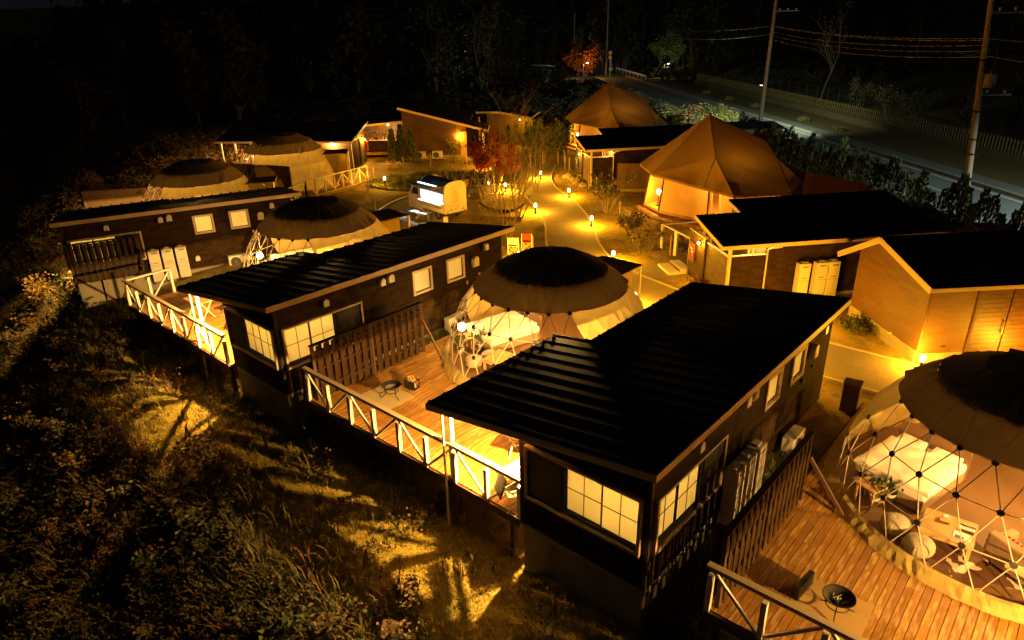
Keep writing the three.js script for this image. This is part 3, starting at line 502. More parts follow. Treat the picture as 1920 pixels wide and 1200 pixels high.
  for (let i = 0; i < SN; i++) for (let k = 0; k < 3; k++) { const A = sk(i, k), B = sk((i + 1) % SN, k), C = sk(i, k + 1), D = sk((i + 1) % SN, k + 1); sp.push(...A, ...B, ...C, ...B, ...D, ...C); }
  part(t, 'skirt', tris(sp), M.cover);
  part(t, 'floor', cyl(3.26, 3.26, 0.03, 0, 0.004, 0, 60), M.floor);
  // covered entrance at the back
  const v = part(t, 'entrance', [box(0.05, 1.95, 1.3, -0.75, 0.05, -3.35)], M.cover); part(v, 'side_sheet', box(0.05, 1.95, 0.9, 0.75, 0.05, -3.1), M.cover);
  part(v, 'canopy', [slab([[-0.85, -2.5], [0.85, -2.5], [0.85, -4.1], [-0.85, -4.1]], (x, z) => 2.12 + 0.05 * Math.abs(x) * -1, 0.04)], M.coverTop);
  for (const x of [-0.8, 0.8]) part(v, 'post', box(0.07, 2.05, 0.07, x, 0, -4.05), M.white);
  part(v, 'cross_bar', [barN(-0.8, 2.04, -4.05, 0.8, 2.04, -4.05, 0.06, 0.06), barN(-0.8, 0.95, -4.05, -0.8, 0.95, -2.9, 0.05, 0.05)], M.white);
  return t;
}
const dome3 = makeDome('middle dome with a dark cap and a brightly lit bed, beside the fire pit deck'); dome3.position.set(-12.5, 0, -15.9);
const dome4 = copyOf(dome3, 'geodesic_dome', 'nearest dome, lower right, with poufs and a low table behind its clear window', [-0.1, 0, -16.05], 0);
const domeC = copyOf(dome3, 'geodesic_dome', 'dome between the two left cabins, a round lamp glowing at its clear window', [-24.6, -0.03, -15.6], -0.08);
const domeB = copyOf(dome3, 'geodesic_dome', 'pale dome half hidden behind the roof of the cabin farthest left', [-38.5, -0.2, -17.2], -0.6);
const domeA = copyOf(dome3, 'geodesic_dome', 'tan dome farthest back, in front of a long dark roof and a porch', [-41.5, 0.1, -24.5], -0.7);
// ---------------------------------------------------------------- inside the domes
const inDome = (d, x, y, z) => { const a = d.rotation.y; return [d.position.x + x * Math.cos(a) + z * Math.sin(a), d.position.y + y, d.position.z - x * Math.sin(a) + z * Math.cos(a)]; };
function softBox(w, h, d, amp, seed, N = 18) { const g = new THREE.BoxGeometry(w, h, d, N, 5, N), p = g.attributes.position; for (let i = 0; i < p.count; i++) { const x = p.getX(i), y = p.getY(i), z = p.getZ(i); const e = Math.max(0, Math.max(Math.abs(x) / (w / 2), Math.abs(z) / (d / 2)) - 0.86) / 0.14, k = 1 - 0.3 * e * e; p.setXYZ(i, x * (1 - 0.035 * (Math.abs(y) / (h / 2)) ** 2), y * k + (y > 0 ? amp * (fbm(x * 3, z * 3, seed) - 0.5) : 0), z * (1 - 0.035 * (Math.abs(y) / (h / 2)) ** 2)); } g.computeVertexNormals(); g.translate(0, h / 2, 0); return g; }
function makeBed(label) {
  const t = thing('bed', label, 'bed', [0, 0, 0], 0, 'beds in the domes');
  part(t, 'base', rbox(1.55, 0.26, 1.95, 0.03, 0, 0.04, 0), M.sofa); part(t, 'mattress', rbox(1.56, 0.18, 1.95, 0.07, 0, 0.3, 0), M.bed); part(t, 'duvet', softBox(1.66, 0.16, 1.62, 0.1, 4).translate(0, 0.44, 0.16), M.bed);
  for (const x of [-0.38, 0.38]) part(t, 'pillow', softBox(0.6, 0.16, 0.4, 0.05, 9, 8).translate(x, 0.48, -0.72), M.bed);
  part(t, 'headboard', rbox(1.6, 0.85, 0.06, 0.02, 0, 0.04, -1.0), M.floor);
  return t;
}
function makeLampStand(label, grp) { const t = thing('table_lamp', label, 'lamp', [0, 0, 0], 0, grp); part(t, 'stem', cyl(0.025, 0.02, 0.22, 0, 0, 0), M.iron); part(t, 'foot', cyl(0.1, 0.1, 0.02), M.iron); const g = new THREE.SphereGeometry(0.14, 20, 14); g.translate(0, 0.34, 0); part(t, 'lamp_globe', g, M.bulb); lamp(0, 0.34, 0, DOME, 9, 6, t); return t; }
function makeSideTable(label) { const t = thing('side_table', label, 'side table'); part(t, 'tabletop', rbox(0.5, 0.035, 0.42, 0.02, 0, 0.45, 0), M.pine); for (const [x, z] of [[-0.2, -0.16], [0.2, -0.16], [-0.2, 0.16], [0.2, 0.16]]) part(t, 'leg', box(0.04, 0.45, 0.04, x, 0, z), M.pine); return t; }
const knit = tex(128, 128, (u, v) => { const k = 0.55 + 0.45 * Math.abs(Math.sin(u * 6.2832 * 8)) * Math.abs(Math.sin(v * 6.2832 * 8 + (Math.floor(u * 16) % 2) * 1.57)); return [0.62 * k, 0.55 * k, 0.42 * k]; }, true, 0.14);
const knitMat = mat({ map: knit, roughness: 0.95, bumpMap: knit, bumpScale: 0.012 }); knit.repeat.set(5, 3);
function makePouf(label) {
  const N = 26, g = lathe([[0.02, 0.0], [0.2, 0.0], [0.255, 0.05], [0.285, 0.14], [0.27, 0.24], [0.2, 0.31], [0.1, 0.335], [0.005, 0.33]], 52), p = g.attributes.position;
  for (let i = 0; i < p.count; i++) { const a = Math.atan2(p.getZ(i), p.getX(i)), k = 1 + 0.035 * Math.cos(a * N); p.setX(i, p.getX(i) * k); p.setZ(i, p.getZ(i) * k); } g.computeVertexNormals();
  return single('knitted_pouf', g, knitMat, label, 'pouf', [0, 0, 0], 0, 'knitted poufs');
}
const foliageMat = (r, g, b) => mat({ color: lin(r, g, b), roughness: 0.75, transmission: 0.0 });
function leafSpray(n, h, R, r, size) { const pos = []; for (let i = 0; i < n; i++) { const a = r() * 6.283, rr = R * Math.sqrt(r()), y = h * (0.25 + 0.75 * r()), c = P3(rr * Math.cos(a), y, rr * Math.sin(a)), d = P3(r() - 0.5, r() - 0.2, r() - 0.5).normalize(), s = P3(r() - 0.5, r() - 0.5, r() - 0.5).cross(d).normalize(), L = size * (0.6 + 0.8 * r()), w = L * 0.3; const A = c, B = c.clone().addScaledVector(d, L * 0.5).addScaledVector(s, w), C = c.clone().addScaledVector(d, L), D = c.clone().addScaledVector(d, L * 0.5).addScaledVector(s, -w); pos.push(...A, ...B, ...C, ...A, ...C, ...D); } return tris(pos); }
function makePot(label, seed, s = 1) { const t = thing('potted_plant', label, 'potted plant'), r = rng(seed); part(t, 'pot', lathe([[0.001, 0], [0.1 * s, 0], [0.145 * s, 0.26 * s], [0.155 * s, 0.28 * s], [0.13 * s, 0.28 * s], [0.12 * s, 0.2 * s], [0.001, 0.2 * s]], 18), M.white); const st = []; for (let i = 0; i < 5; i++) st.push(rod(P3(0, 0.2 * s, 0), P3((r() - 0.5) * 0.3 * s, 0.62 * s, (r() - 0.5) * 0.3 * s), 0.008)); part(t, 'stem', st, M.bark); part(t, 'foliage', leafSpray(90, 0.5 * s, 0.22 * s, r, 0.14 * s).translate(0, 0.22 * s, 0), foliageMat(0.07, 0.1, 0.035)); return t; }
function makeTable(label) {
  const t = thing('coffee_table', label, 'table'); part(t, 'tabletop', rbox(0.95, 0.045, 0.85, 0.02, 0, 0.31, 0), M.pine);
  for (const [x, z] of [[-0.42, -0.37], [0.42, -0.37], [-0.42, 0.37], [0.42, 0.37]]) part(t, 'leg', box(0.07, 0.31, 0.07, x, 0, z), M.pine); part(t, 'apron', [box(0.8, 0.07, 0.02, 0, 0.23, 0.38), box(0.8, 0.07, 0.02, 0, 0.23, -0.38), box(0.02, 0.07, 0.7, 0.42, 0.23, 0), box(0.02, 0.07, 0.7, -0.42, 0.23, 0)], M.pine);
  return t;
}
const hide = tex(256, 256, (u, v) => { const n = fbm(u * 4.2, v * 4.2, 55, 0, 3); return n > 0.62 ? [0.66, 0.56, 0.44] : [0.09, 0.035, 0.018]; }, true, 1);
const flower = tex(256, 256, (u, v) => { const x = (u * 5) % 1 - 0.5, y = (v * 5 + 0.5 * (Math.floor(u * 5) % 2)) % 1 - 0.5, d = Math.hypot(x, y), a = Math.atan2(y, x), pr = 0.26 + 0.1 * Math.cos(5 * a); return d < 0.09 ? [0.5, 0.2, 0.05] : d < pr ? [0.75, 0.6, 0.45] : [0.26, 0.04, 0.035]; }, true, 1);
function furnish(d, full, who) {
  const put = (o, x, y, z, turn = 0) => { o.position.set(...inDome(d, x, y, z)); o.rotation.y = d.rotation.y + turn; return o; };
  const F = 0.035;
  put(makeBed(`white double bed inside ${who}`), -1.78, F, 0.3, -0.24);
  put(makeSideTable(`small wooden side table beside the bed in ${who}`), -2.25, F, 1.68, -0.4);
  if (full < 2) put(makeLampStand(`glowing round lamp on the side table in ${who}`, 'round lamps in the domes'), -2.3, F + 0.487, 1.72);
  const pd = thing('pendant_lamp', `pendant lamp under the cap of ${who}`, 'lamp', [0, 0, 0], 0, 'pendant lamps in the domes'); put(pd, 0.55, 0, 0.35);
  part(pd, 'cord', rod(P3(0, 2.45, 0), P3(0, 3.18, 0), 0.006), M.plastic); part(pd, 'shade', lathe([[0.03, 2.46], [0.06, 2.45], [0.17, 2.33], [0.165, 2.33], [0.055, 2.44]], 20), M.white); const g = new THREE.SphereGeometry(0.055, 14, 10); g.translate(0, 2.33, 0); part(pd, 'lamp_bulb', g, M.bulb); lamp(0, 2.28, 0, DOME, 42, 3, pd);
  if (!full) return;
  put(makePot(`leafy plant in a white pot at the window of ${who}`, 5, 0.85), -2.12, F, 2.0 - (full > 1 ? 0.35 : 0)); put(makePot(`spreading plant by the bed in ${who}`, 6, full > 1 ? 0.75 : 1), -1.9, F, full > 1 ? 1.3 : 1.42);
  if (full > 1) {
    put(makePouf('pale knitted pouf nearest the bed in the nearest dome'), -1.55, F, 2.28); put(makePouf('ribbed knitted pouf beside the cowhide rug in the nearest dome'), -1.03, F, 2.66);
    put(makeTable('low pine table with a tray and leaflets in the nearest dome'), -0.68, F + 0.004, 1.96, 0.06);
    const tb = single('leaflet', [box(0.3, 0.006, 0.22, 0, 0, 0)], mat({ map: tex(64, 64, (u, v) => (v < 0.42 && u > 0.08 && u < 0.6 ? [0.08, 0.15, 0.42] : [0.85, 0.86, 0.88]), true, 0.3, 0.22), roughness: 0.4 }), 'white and blue leaflet on the low pine table', 'leaflet'); put(tb, -0.42, F + 0.367, 2.12, 0.06);
    const tray = thing('tray', 'pale tray behind the leaflet on the low pine table', 'tray'); part(tray, 'base', box(0.3, 0.015, 0.18), M.white); part(tray, 'rim', [box(0.3, 0.03, 0.012, 0, 0.015, 0.084), box(0.3, 0.03, 0.012, 0, 0.015, -0.084)], M.white); put(tray, -0.4, F + 0.366, 1.84, 0.06);
    const tb2 = thing('tissue_box', 'small wooden tissue box on the low pine table', 'tissue box'); part(tb2, 'body', rbox(0.2, 0.09, 0.13, 0.012), M.pine); part(tb2, 'tissue', softBox(0.09, 0.06, 0.04, 0.03, 3, 5).translate(0, 0.085, 0), M.bed); put(tb2, -0.78, F + 0.366, 1.82, 0.06);
    const rg = []; { const s = new THREE.Shape(); for (let i = 0; i < 40; i++) { const a = i / 40 * 6.2832, q = 0.95 + 0.25 * Math.cos(4 * a + 0.6) + 0.1 * Math.cos(7 * a + 1); i ? s.lineTo(q * Math.cos(a), q * 0.8 * Math.sin(a)) : s.moveTo(q, 0); } const e = new THREE.ExtrudeGeometry(s, { depth: 0.008, bevelEnabled: false }); e.rotateX(-Math.PI / 2); rg.push(e); }
    put(single('cowhide_rug', rg, mat({ map: hide, roughness: 0.9 }), 'brown and white cowhide rug under the low pine table', 'rug'), -0.35, F + 0.0, 2.45, 0.2);
    const so = thing('sofa', 'brown sofa with cushions at the right of the nearest dome', 'sofa'); part(so, 'seat', rbox(1.5, 0.26, 0.72, 0.05, 0, 0.14, 0), M.sofa); part(so, 'backrest', rbox(1.5, 0.42, 0.2, 0.06, 0, 0.38, 0.36), M.sofa); for (const x of [-0.72, 0.72]) part(so, 'arm', rbox(0.16, 0.5, 0.74, 0.05, x, 0.1, 0.02), M.sofa); for (const [x, z] of [[-0.65, -0.28], [0.65, -0.28], [-0.65, 0.3], [0.65, 0.3]]) part(so, 'foot', box(0.06, 0.14, 0.06, x, 0, z), M.iron); put(so, 0.83, F, 2.25, -0.5);
    const cu = (lab, x, y, z, rx, ry, m) => { const c = single('cushion', softBox(0.44, 0.15, 0.44, 0.02, 7, 10), m, lab, 'cushion', [0, 0, 0], 0, 'cushions on the sofa'); put(c, x, y, z, ry); c.rotation.x = rx; c.rotation.order = 'YXZ'; };
    cu('red flowered cushion leaning at the left end of the sofa', 0.42, F + 0.42, 2.02, -0.9, -0.5, mat({ map: flower, roughness: 0.9 })); cu('pale cushion lying on the sofa seat', 0.62, F + 0.4, 2.52, 0, -0.3, mat({ color: lin(0.62, 0.5, 0.34), roughness: 0.9 })); cu('second red flowered cushion on the sofa', 0.95, F + 0.4, 2.2, -0.5, -0.8, mat({ map: flower, roughness: 0.9 }));
  } else {
    put(makePouf('pale knitted pouf farther from the window of the middle dome'), -1.05, F, 1.75); put(makePouf('pale knitted pouf nearest the window of the middle dome'), -1.22, F, 2.3);
    put(makeTable('low pine table just above the roof edge in the middle dome'), -0.42, F, 1.85, 0.1);
  }
}
furnish(dome4, 2, 'the nearest dome'); furnish(dome3, 1, 'the middle dome'); furnish(domeC, 0, 'the dome between the two left cabins'); furnish(domeB, 0, 'the half hidden dome'); furnish(domeA, 0, 'the dome farthest back');
// ---------------------------------------------------------------- canvas lodge tents (apex off centre over a deep porch)
function makeTent(label) {
  const t = thing('lodge_tent', label, 'tent', [0, 0, 0], 0, 'canvas lodge tents');
  const ap = [0, 5.1, 0], v = [[-3.7, 2.2, 0.7], [-1.6, 2.2, 2.8], [1.85, 2.1, 3.75], [3.8, 2.15, 4.6], [5.8, 2.2, 2.6], [5.3, 2.2, -0.1], [3.0, 2.2, -3.0], [-0.4, 2.2, -3.8], [-3.2, 2.2, -2.0]];
  const k1 = [1.75, 3.42, 2.55], k2 = [3.95, 3.3, 0.2], k3 = [2.6, 3.75, -1.55];
  // each face is subdivided and sags a little between its seams
  const roof = [], face = (a, b, c, sag = 0.06, S = 7) => { const A = P3(...a), B = P3(...b), C = P3(...c), n = P3(0, 0, 0).crossVectors(B.clone().sub(A), C.clone().sub(A)).normalize(); if (n.y < 0) n.negate(); const q = (i, j) => { const u = i / S, w = j / S, k = (1 - u - w) * u * w * 27; const p = A.clone().multiplyScalar(1 - u - w).addScaledVector(B, u).addScaledVector(C, w); return p.addScaledVector(n, -sag * k - 0.012 * k * Math.sin(p.x * 9 + p.z * 7)); }; for (let i = 0; i < S; i++) for (let j = 0; j < S - i; j++) { roof.push(...q(i, j), ...q(i + 1, j), ...q(i, j + 1)); if (j < S - i - 1) roof.push(...q(i + 1, j), ...q(i + 1, j + 1), ...q(i, j + 1)); } };
  face(ap, v[0], v[1]); face(ap, v[1], k1); face(v[1], v[2], k1); face(k1, v[2], v[3], 0.03); face(ap, k1, k2); face(k1, v[3], v[4]); face(k1, v[4], k2); face(k2, v[4], v[5], 0.03); face(ap, k2, k3); face(k2, v[5], v[6]); face(k2, v[6], k3); face(ap, k3, v[7]); face(k3, v[6], v[7], 0.04); face(ap, v[7], v[8]); face(ap, v[8], v[0]);
  part(t, 'roof', tris(roof), M.tent);
  const seam = (a, b) => bar(P3(...a).add(P3(0, 0.012, 0)), P3(...b).add(P3(0, 0.012, 0)), 0.05, 0.02);
  for (const [a, b] of [[ap, v[0]], [ap, v[1]], [ap, k1], [k1, v[2]], [k1, v[3]], [ap, k2], [k2, v[4]], [k2, v[5]], [ap, k3], [k3, v[6]], [ap, v[7]], [ap, v[8]]]) part(t, 'seam', seam(a, b), M.tent);
  part(t, 'valance', v.map((a, i) => { const b = v[(i + 1) % v.length]; return bar(P3(a[0], a[1] - 0.05, a[2]), P3(b[0], b[1] - 0.05, b[2]), 0.02, 0.13); }), M.tent);
  part(t, 'finial', lathe([[0.001, 5.05], [0.1, 5.03], [0.11, 5.12], [0.06, 5.2], [0.001, 5.24]], 12), M.tent);
  // walls, leaning in towards the eaves; base ring b, top ring c
  const b = [[-2.85, 1.45], [-1.35, 2.4], [1.7, 2.75], [3.5, 3.35], [4.85, 2.0], [4.5, -0.2], [2.5, -2.5], [-0.4, -3.15], [-2.7, -1.7]], tp = b.map((p) => [p[0] * 0.9, p[1] * 0.9]);
  const at = (i, s, h) => { const j = (i + 1) % b.length, B = [lerp(b[i][0], b[j][0], s), lerp(b[i][1], b[j][1], s)], C = [lerp(tp[i][0], tp[j][0], s), lerp(tp[i][1], tp[j][1], s)]; return [lerp(B[0], C[0], h), 0.12 + 2.25 * h, lerp(B[1], C[1], h)]; };
  const pan = (i, s0, s1, h0, h1) => { const A = at(i, s0, h0), B = at(i, s1, h0), C = at(i, s1, h1), D = at(i, s0, h1); return tris([...A, ...B, ...C, ...A, ...C, ...D], [0, 0, 2, 0, 2, 2, 0, 0, 2, 2, 0, 2]); };
  for (const [i, s0, s1] of [[1, 0.0, 1], [4, 0, 1], [5, 0, 1], [6, 0, 1], [7, 0, 1], [8, 0, 1]]) part(t, 'canvas_wall', pan(i, s0, s1, 0, 1), M.tentWall);
  part(t, 'window', pan(0, 0.04, 0.96, 0.02, 0.98), M.glass); part(t, 'window', pan(2, 0.04, 0.52, 0.02, 0.98), M.glass); part(t, 'window', pan(3, 0.04, 0.96, 0.02, 0.98), M.glass);
  part(t, 'canvas_wall', pan(2, 0.52, 1, 0, 1), M.tentWall);
  for (let i = 0; i < b.length; i++) part(t, 'frame_post', bar(P3(...at(i, 0, 0)), P3(...at(i, 0, 1)), 0.07, 0.07), M.beam);
  part(t, 'sill', b.map((_, i) => bar(P3(...at(i, 0, 0)), P3(...at(i, 1, 0)), 0.08, 0.1)), M.pine);
  part(t, 'floor', (() => { const s = new THREE.Shape(b.map((p) => new THREE.Vector2(p[0], -p[1]))), g = new THREE.ExtrudeGeometry(s, { depth: 0.1, bevelEnabled: false }); g.rotateX(-Math.PI / 2); g.translate(0, 0.02, 0); return g; })(), M.pine);
  part(t, 'curtain', (() => { const pos = []; for (const s of [0.06, 0.4]) for (let i = 0; i < 10; i++) { const x = (k) => { const p = at(2, s + k * 0.01, 0.05), q = at(2, s + k * 0.01, 0.9), o = 0.12 + 0.035 * Math.sin(k * 2.4); return [[p[0] - 0.05, p[1], p[2] - o], [q[0] - 0.05, q[1], q[2] - o]]; }; const [A, D] = x(i), [B, C] = x(i + 1); pos.push(...A, ...B, ...C, ...A, ...C, ...D); } return tris(pos); })(), M.curtain);
  const lg = new THREE.SphereGeometry(0.13, 18, 12); lg.translate(-2.0, 0.95, 1.35); const ls = part(t, 'standing_lamp', [cyl(0.03, 0.02, 0.7, -2.0, 0.12, 1.35), cyl(0.14, 0.14, 0.03, -2.0, 0.12, 1.35)], M.iron); part(ls, 'lamp_globe', lg, M.bulb); lamp(-2.0, 0.95, 1.35, WARM, 16, 5, t);
  const l2 = new THREE.SphereGeometry(0.09, 14, 10); l2.translate(2.3, 2.0, 1.6); part(t, 'hanging_lamp', l2, M.bulb); lamp(2.3, 2.0, 1.6, lin(1, 0.5, 0.06), 26, 4, t);
  return t;
}
const tent2 = makeTent('nearer brown canvas lodge tent with a glowing window at its left'); tent2.position.set(-17.2, 0, -35.6);
const tent1 = copyOf(tent2, 'lodge_tent', 'farther brown canvas lodge tent, by the lit hedge along the road', [-33.2, 0, -49.8], 0.07);
for (const [c, lab] of [[tent2, 'nearer'], [tent1, 'farther']]) {
  const r = thing('tent_deck', `wooden deck under the ${lab} lodge tent`, 'deck', [c.position.x, 0, c.position.z], c.rotation.y); const s = new THREE.Shape([[-3.2, -1.7], [-1.5, -2.9], [1.8, -3.5], [3.6, -4.3], [6.6, -2.6], [6.2, 3], [-0.4, 3.6], [-3.1, 2]].map((p) => new THREE.Vector2(...p))), g = new THREE.ExtrudeGeometry(s, { depth: 0.2, bevelEnabled: false }); g.rotateX(-Math.PI / 2); g.translate(0, -0.2, 0); part(r, 'boards', g, deckMats[1]);
}
// ---------------------------------------------------------------- cabins beside the tents (origin: front left corner of the eave on the ground, roof rising to the back)
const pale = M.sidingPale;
function makeTentCabin(label) {
  const t = thing('tent_cabin', label, 'cabin', [0, 0, 0], 0, 'black cabins beside the tents'), y = (x, z) => 2.36 - 0.18 * z, und = (z) => y(0, z) - 0.14;
  const plan = [[0, 0], [8.9, 0], [8.9, -3.85], [1.9, -3.85], [1.9, -2.6], [0, -2.6]];
  const roof = part(t, 'roof', slab(plan, y, 0.1), M.roof);
  for (let i = 0; i < 19; i++) { const x = 0.25 + i * 0.47, zb = x < 1.9 ? -2.6 : -3.85; part(roof, 'seam', bar(P3(x, y(0, 0) + 0.012, -0.01), P3(x, y(0, zb) + 0.012, zb - 0.01), 0.026, 0.036), M.roof); part(roof, 'snow_stop', tr(box(0.12, 0.045, 0.05), x - 0.23, y(0, -0.35 - (i % 2) * 0.25) + 0.004, -0.35 - (i % 2) * 0.25), M.roof); }
  const E = (x0, z0, x1, z1, w = 0.03, h = 0.15) => bar(P3(x0, y(0, z0) - 0.09, z0), P3(x1, y(0, z1) - 0.09, z1), w, h);
  part(t, 'fascia', [E(-0.02, 0.015, 8.92, 0.015), E(-0.015, 0.02, -0.015, -2.62), E(1.885, -2.6, 1.885, -3.87), E(8.915, 0, 8.915, -3.85)], M.trim);
  part(t, 'soffit', slab(plan.map((p) => [p[0] * 0.995 + 0.02, p[1] * 0.99 - 0.02]), (x, z) => y(x, z) - 0.105, 0.02), M.trim);
  const X0 = 0.55, Z0 = -0.55;
  part(t, 'front_wall', onto(lapWall(6.45, und(Z0), und(Z0), []), 2.0, 0, Z0, FRONT), M.siding);
  part(t, 'side_wall', onto(lapWall(3.1, und(Z0), und(-3.65)), 8.45, 0, Z0, RIGHT), M.siding);
  part(t, 'back_wall', onto(lapWall(6.4, und(-3.65), und(-3.65)), 8.45, 0, -3.65, BACK), M.siding);
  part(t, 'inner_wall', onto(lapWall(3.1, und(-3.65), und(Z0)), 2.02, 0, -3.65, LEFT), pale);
  // the entrance yard: walls to chest height, lit from inside
  part(t, 'porch_wall', onto(lapWall(1.42, 1.72, 1.72, [], 0.118, -0.1), X0, 0, Z0, FRONT), M.siding);
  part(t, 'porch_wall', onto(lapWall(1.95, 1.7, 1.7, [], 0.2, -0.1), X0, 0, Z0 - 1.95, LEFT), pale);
  part(t, 'wall_cap', [box(1.5, 0.03, 0.1, X0 + 0.72, 1.72, Z0 - 0.03), box(0.1, 0.03, 2.0, X0 - 0.0, 1.703, Z0 - 1.0)], M.trim);
  const fw = part(t, 'entrance_wall', box(0.08, 1.95, 1.55, X0 - 0.02, -0.12, -3.3), M.fenceDark); for (let i = 0; i < 12; i++) part(fw, 'board', box(0.02, 1.94, 0.118, X0 - 0.075, -0.118, -2.6 - i * 0.128), M.fenceDark); part(fw, 'cap', box(0.16, 0.035, 1.62, X0 - 0.02, 1.832, -3.3), M.trim);
  part(t, 'porch_post', box(0.1, und(Z0) + 0.1, 0.1, X0 + 0.01, -0.1, Z0 + 0.02), M.trim);
  part(t, 'porch_post', box(0.1, und(-2.4) + 0.1, 0.1, X0 + 0.05, -0.1, -2.4), M.beam);
  part(t, 'high_window', [box(0.07, 0.42, 0.06, 1.3, 1.73, Z0), box(0.07, 0.42, 0.06, 1.46, 1.73, Z0)], M.white);
  part(t, 'downpipe', [rod(P3(2.3, 2.18, 0.02), P3(2.05, 2.12, -0.1), 0.03), rod(P3(2.05, 2.14, -0.1), P3(2.0, 1.95, -0.44), 0.03), rod(P3(2.0, 1.97, -0.44), P3(2.0, -0.1, -0.44), 0.032)], M.trim);
  part(t, 'foundation', [box(6.4, 0.35, 0.1, 5.2, -0.36, Z0 - 0.06), box(0.1, 0.35, 3, X0 + 0.08, -0.38, -2.3), box(6.3, 0.06, 3.0, 5.2, -0.06, -2.1)], M.conc);
  part(t, 'vent_hood', box(0.12, 0.16, 0.1, 7.2, und(Z0) - 0.22, Z0 + 0.06), M.boxWhite);
  const sc = part(t, 'sconce', [tr(cyl(0.045, 0.045, 0.08), X0 - 0.12, 1.5, -2.95), box(0.1, 0.02, 0.1, X0 - 0.12, 1.63, -2.95)], M.iron); const g = new THREE.SphereGeometry(0.055, 12, 8); g.translate(X0 - 0.17, 1.55, -2.95); part(sc, 'lamp_globe', g, M.bulb); lamp(X0 - 0.17, 1.55, -2.95, WARM, 16, 3, t);
  const pl = new THREE.SphereGeometry(0.06, 12, 8); pl.translate(1.75, 2.15, -1.3); part(t, 'porch_lamp', pl, M.bulb); lamp(1.72, 2.12, -1.3, PORCH, 22, 3, t);
  return t;
}
const tc2 = makeTentCabin('black cabin beside the nearer tent, with three pale boxes on its long wall'); tc2.position.set(-10.03, 0, -22.82); tc2.rotation.y = 0.873;
const tc1 = copyOf(tc2, 'tent_cabin', 'black cabin between the two tents, reached past a row of white stones', [-25.62, 0, -36.12], 0.89);
const loc = (o, x, z) => { const a = o.rotation.y; return [o.position.x + x * Math.cos(a) + z * Math.sin(a), o.position.z - x * Math.sin(a) + z * Math.cos(a)]; };
[3.45, 4.15, 4.65].forEach((x, i) => { const p = loc(tc2, x, -0.3); copyOf(globalHeater, 'heater_cabinet', `pale heater box on the cabin beside the nearer tent, ${['single one at left', 'middle one', 'right one'][i]}`, [p[0], -0.16, p[1]], tc2.rotation.y, 'white heater boxes'); });
// hanging name boards by the entrances
function board(label, x, y, z, turn, w, h, color, glyph) {
  const t = thing('sign_board', label, 'sign', [x, y, z], turn); part(t, 'panel', rbox(w, h, 0.03, 0.01), mat({ color, roughness: 0.6 }));
  const m = M.white, s = w * 0.5, gy = h * 0.5, L = []; for (const [a, b, c, d] of glyph) L.push(barN(a * s, gy + b * s, 0.02, c * s, gy + d * s, 0.02, s * 0.16, 0.008)); part(t, 'lettering', L, m); part(t, 'bracket', box(w * 0.7, 0.02, 0.06, 0, h, -0.03), M.iron); return t;
}
{ const g3 = [[-0.5, 0.7, 0.45, 0.5], [0.45, 0.5, -0.1, 0.1], [-0.1, 0.1, 0.5, 0.0], [0.5, 0.0, 0.1, -0.6], [0.1, -0.6, -0.4, -0.5]];
  const p = loc(tc2, 0.38, -3.55), q = loc(tc1, 0.38, -3.55);
  board('dark red sign board on the entrance wall of the cabin beside the nearer tent', p[0], 0.6, p[1], tc2.rotation.y - Math.PI / 2, 0.5, 0.8, lin(0.22, 0.02, 0.05), g3);
  board('blue sign board at the entrance of the cabin between the two tents', q[0], 0.55, q[1], tc1.rotation.y - Math.PI / 2, 0.42, 0.8, lin(0.05, 0.09, 0.25), g3); }
{ const s = thing('entrance_step', 'pale step at the entrance of the cabin beside the nearer tent', 'step'); const p = loc(tc2, -0.15, -4.6); s.position.set(p[0], -0.15, p[1]); s.rotation.y = tc2.rotation.y; part(s, 'tread', rbox(0.5, 0.12, 1.3, 0.02), M.white); part(s, 'tread', rbox(0.45, 0.24, 1.2, 0.02, 0.5, 0, 0), M.white); part(s, 'riser', box(0.02, 0.1, 1.2, 0.26, 0.12, 0), M.beam); }
{ const r = rng(3); for (let i = 0; i < 9; i++) { const t = i / 8, x = lerp(-29.0, -26.3, t) + (r() - 0.5) * 0.3, z = lerp(-38.6, -36.7, t) + (r() - 0.5) * 0.25, s = 0.15 + 0.14 * r(), g = new THREE.IcosahedronGeometry(s, 2), p = g.attributes.position; for (let k = 0; k < p.count; k++) { const q = 1 + 0.35 * (vnoise(p.getX(k) * 6 + i * 3, p.getY(k) * 6 + p.getZ(k) * 5, i) - 0.5); p.setXYZ(k, p.getX(k) * q * 1.2, p.getY(k) * q * 0.75, p.getZ(k) * q); } g.computeVertexNormals(); single('edging_stone', g, M.stone, 'pale rounded stone in the row before the cabin between the tents', 'stone', [x, -0.12, z], 0, 'row of pale stones'); } }
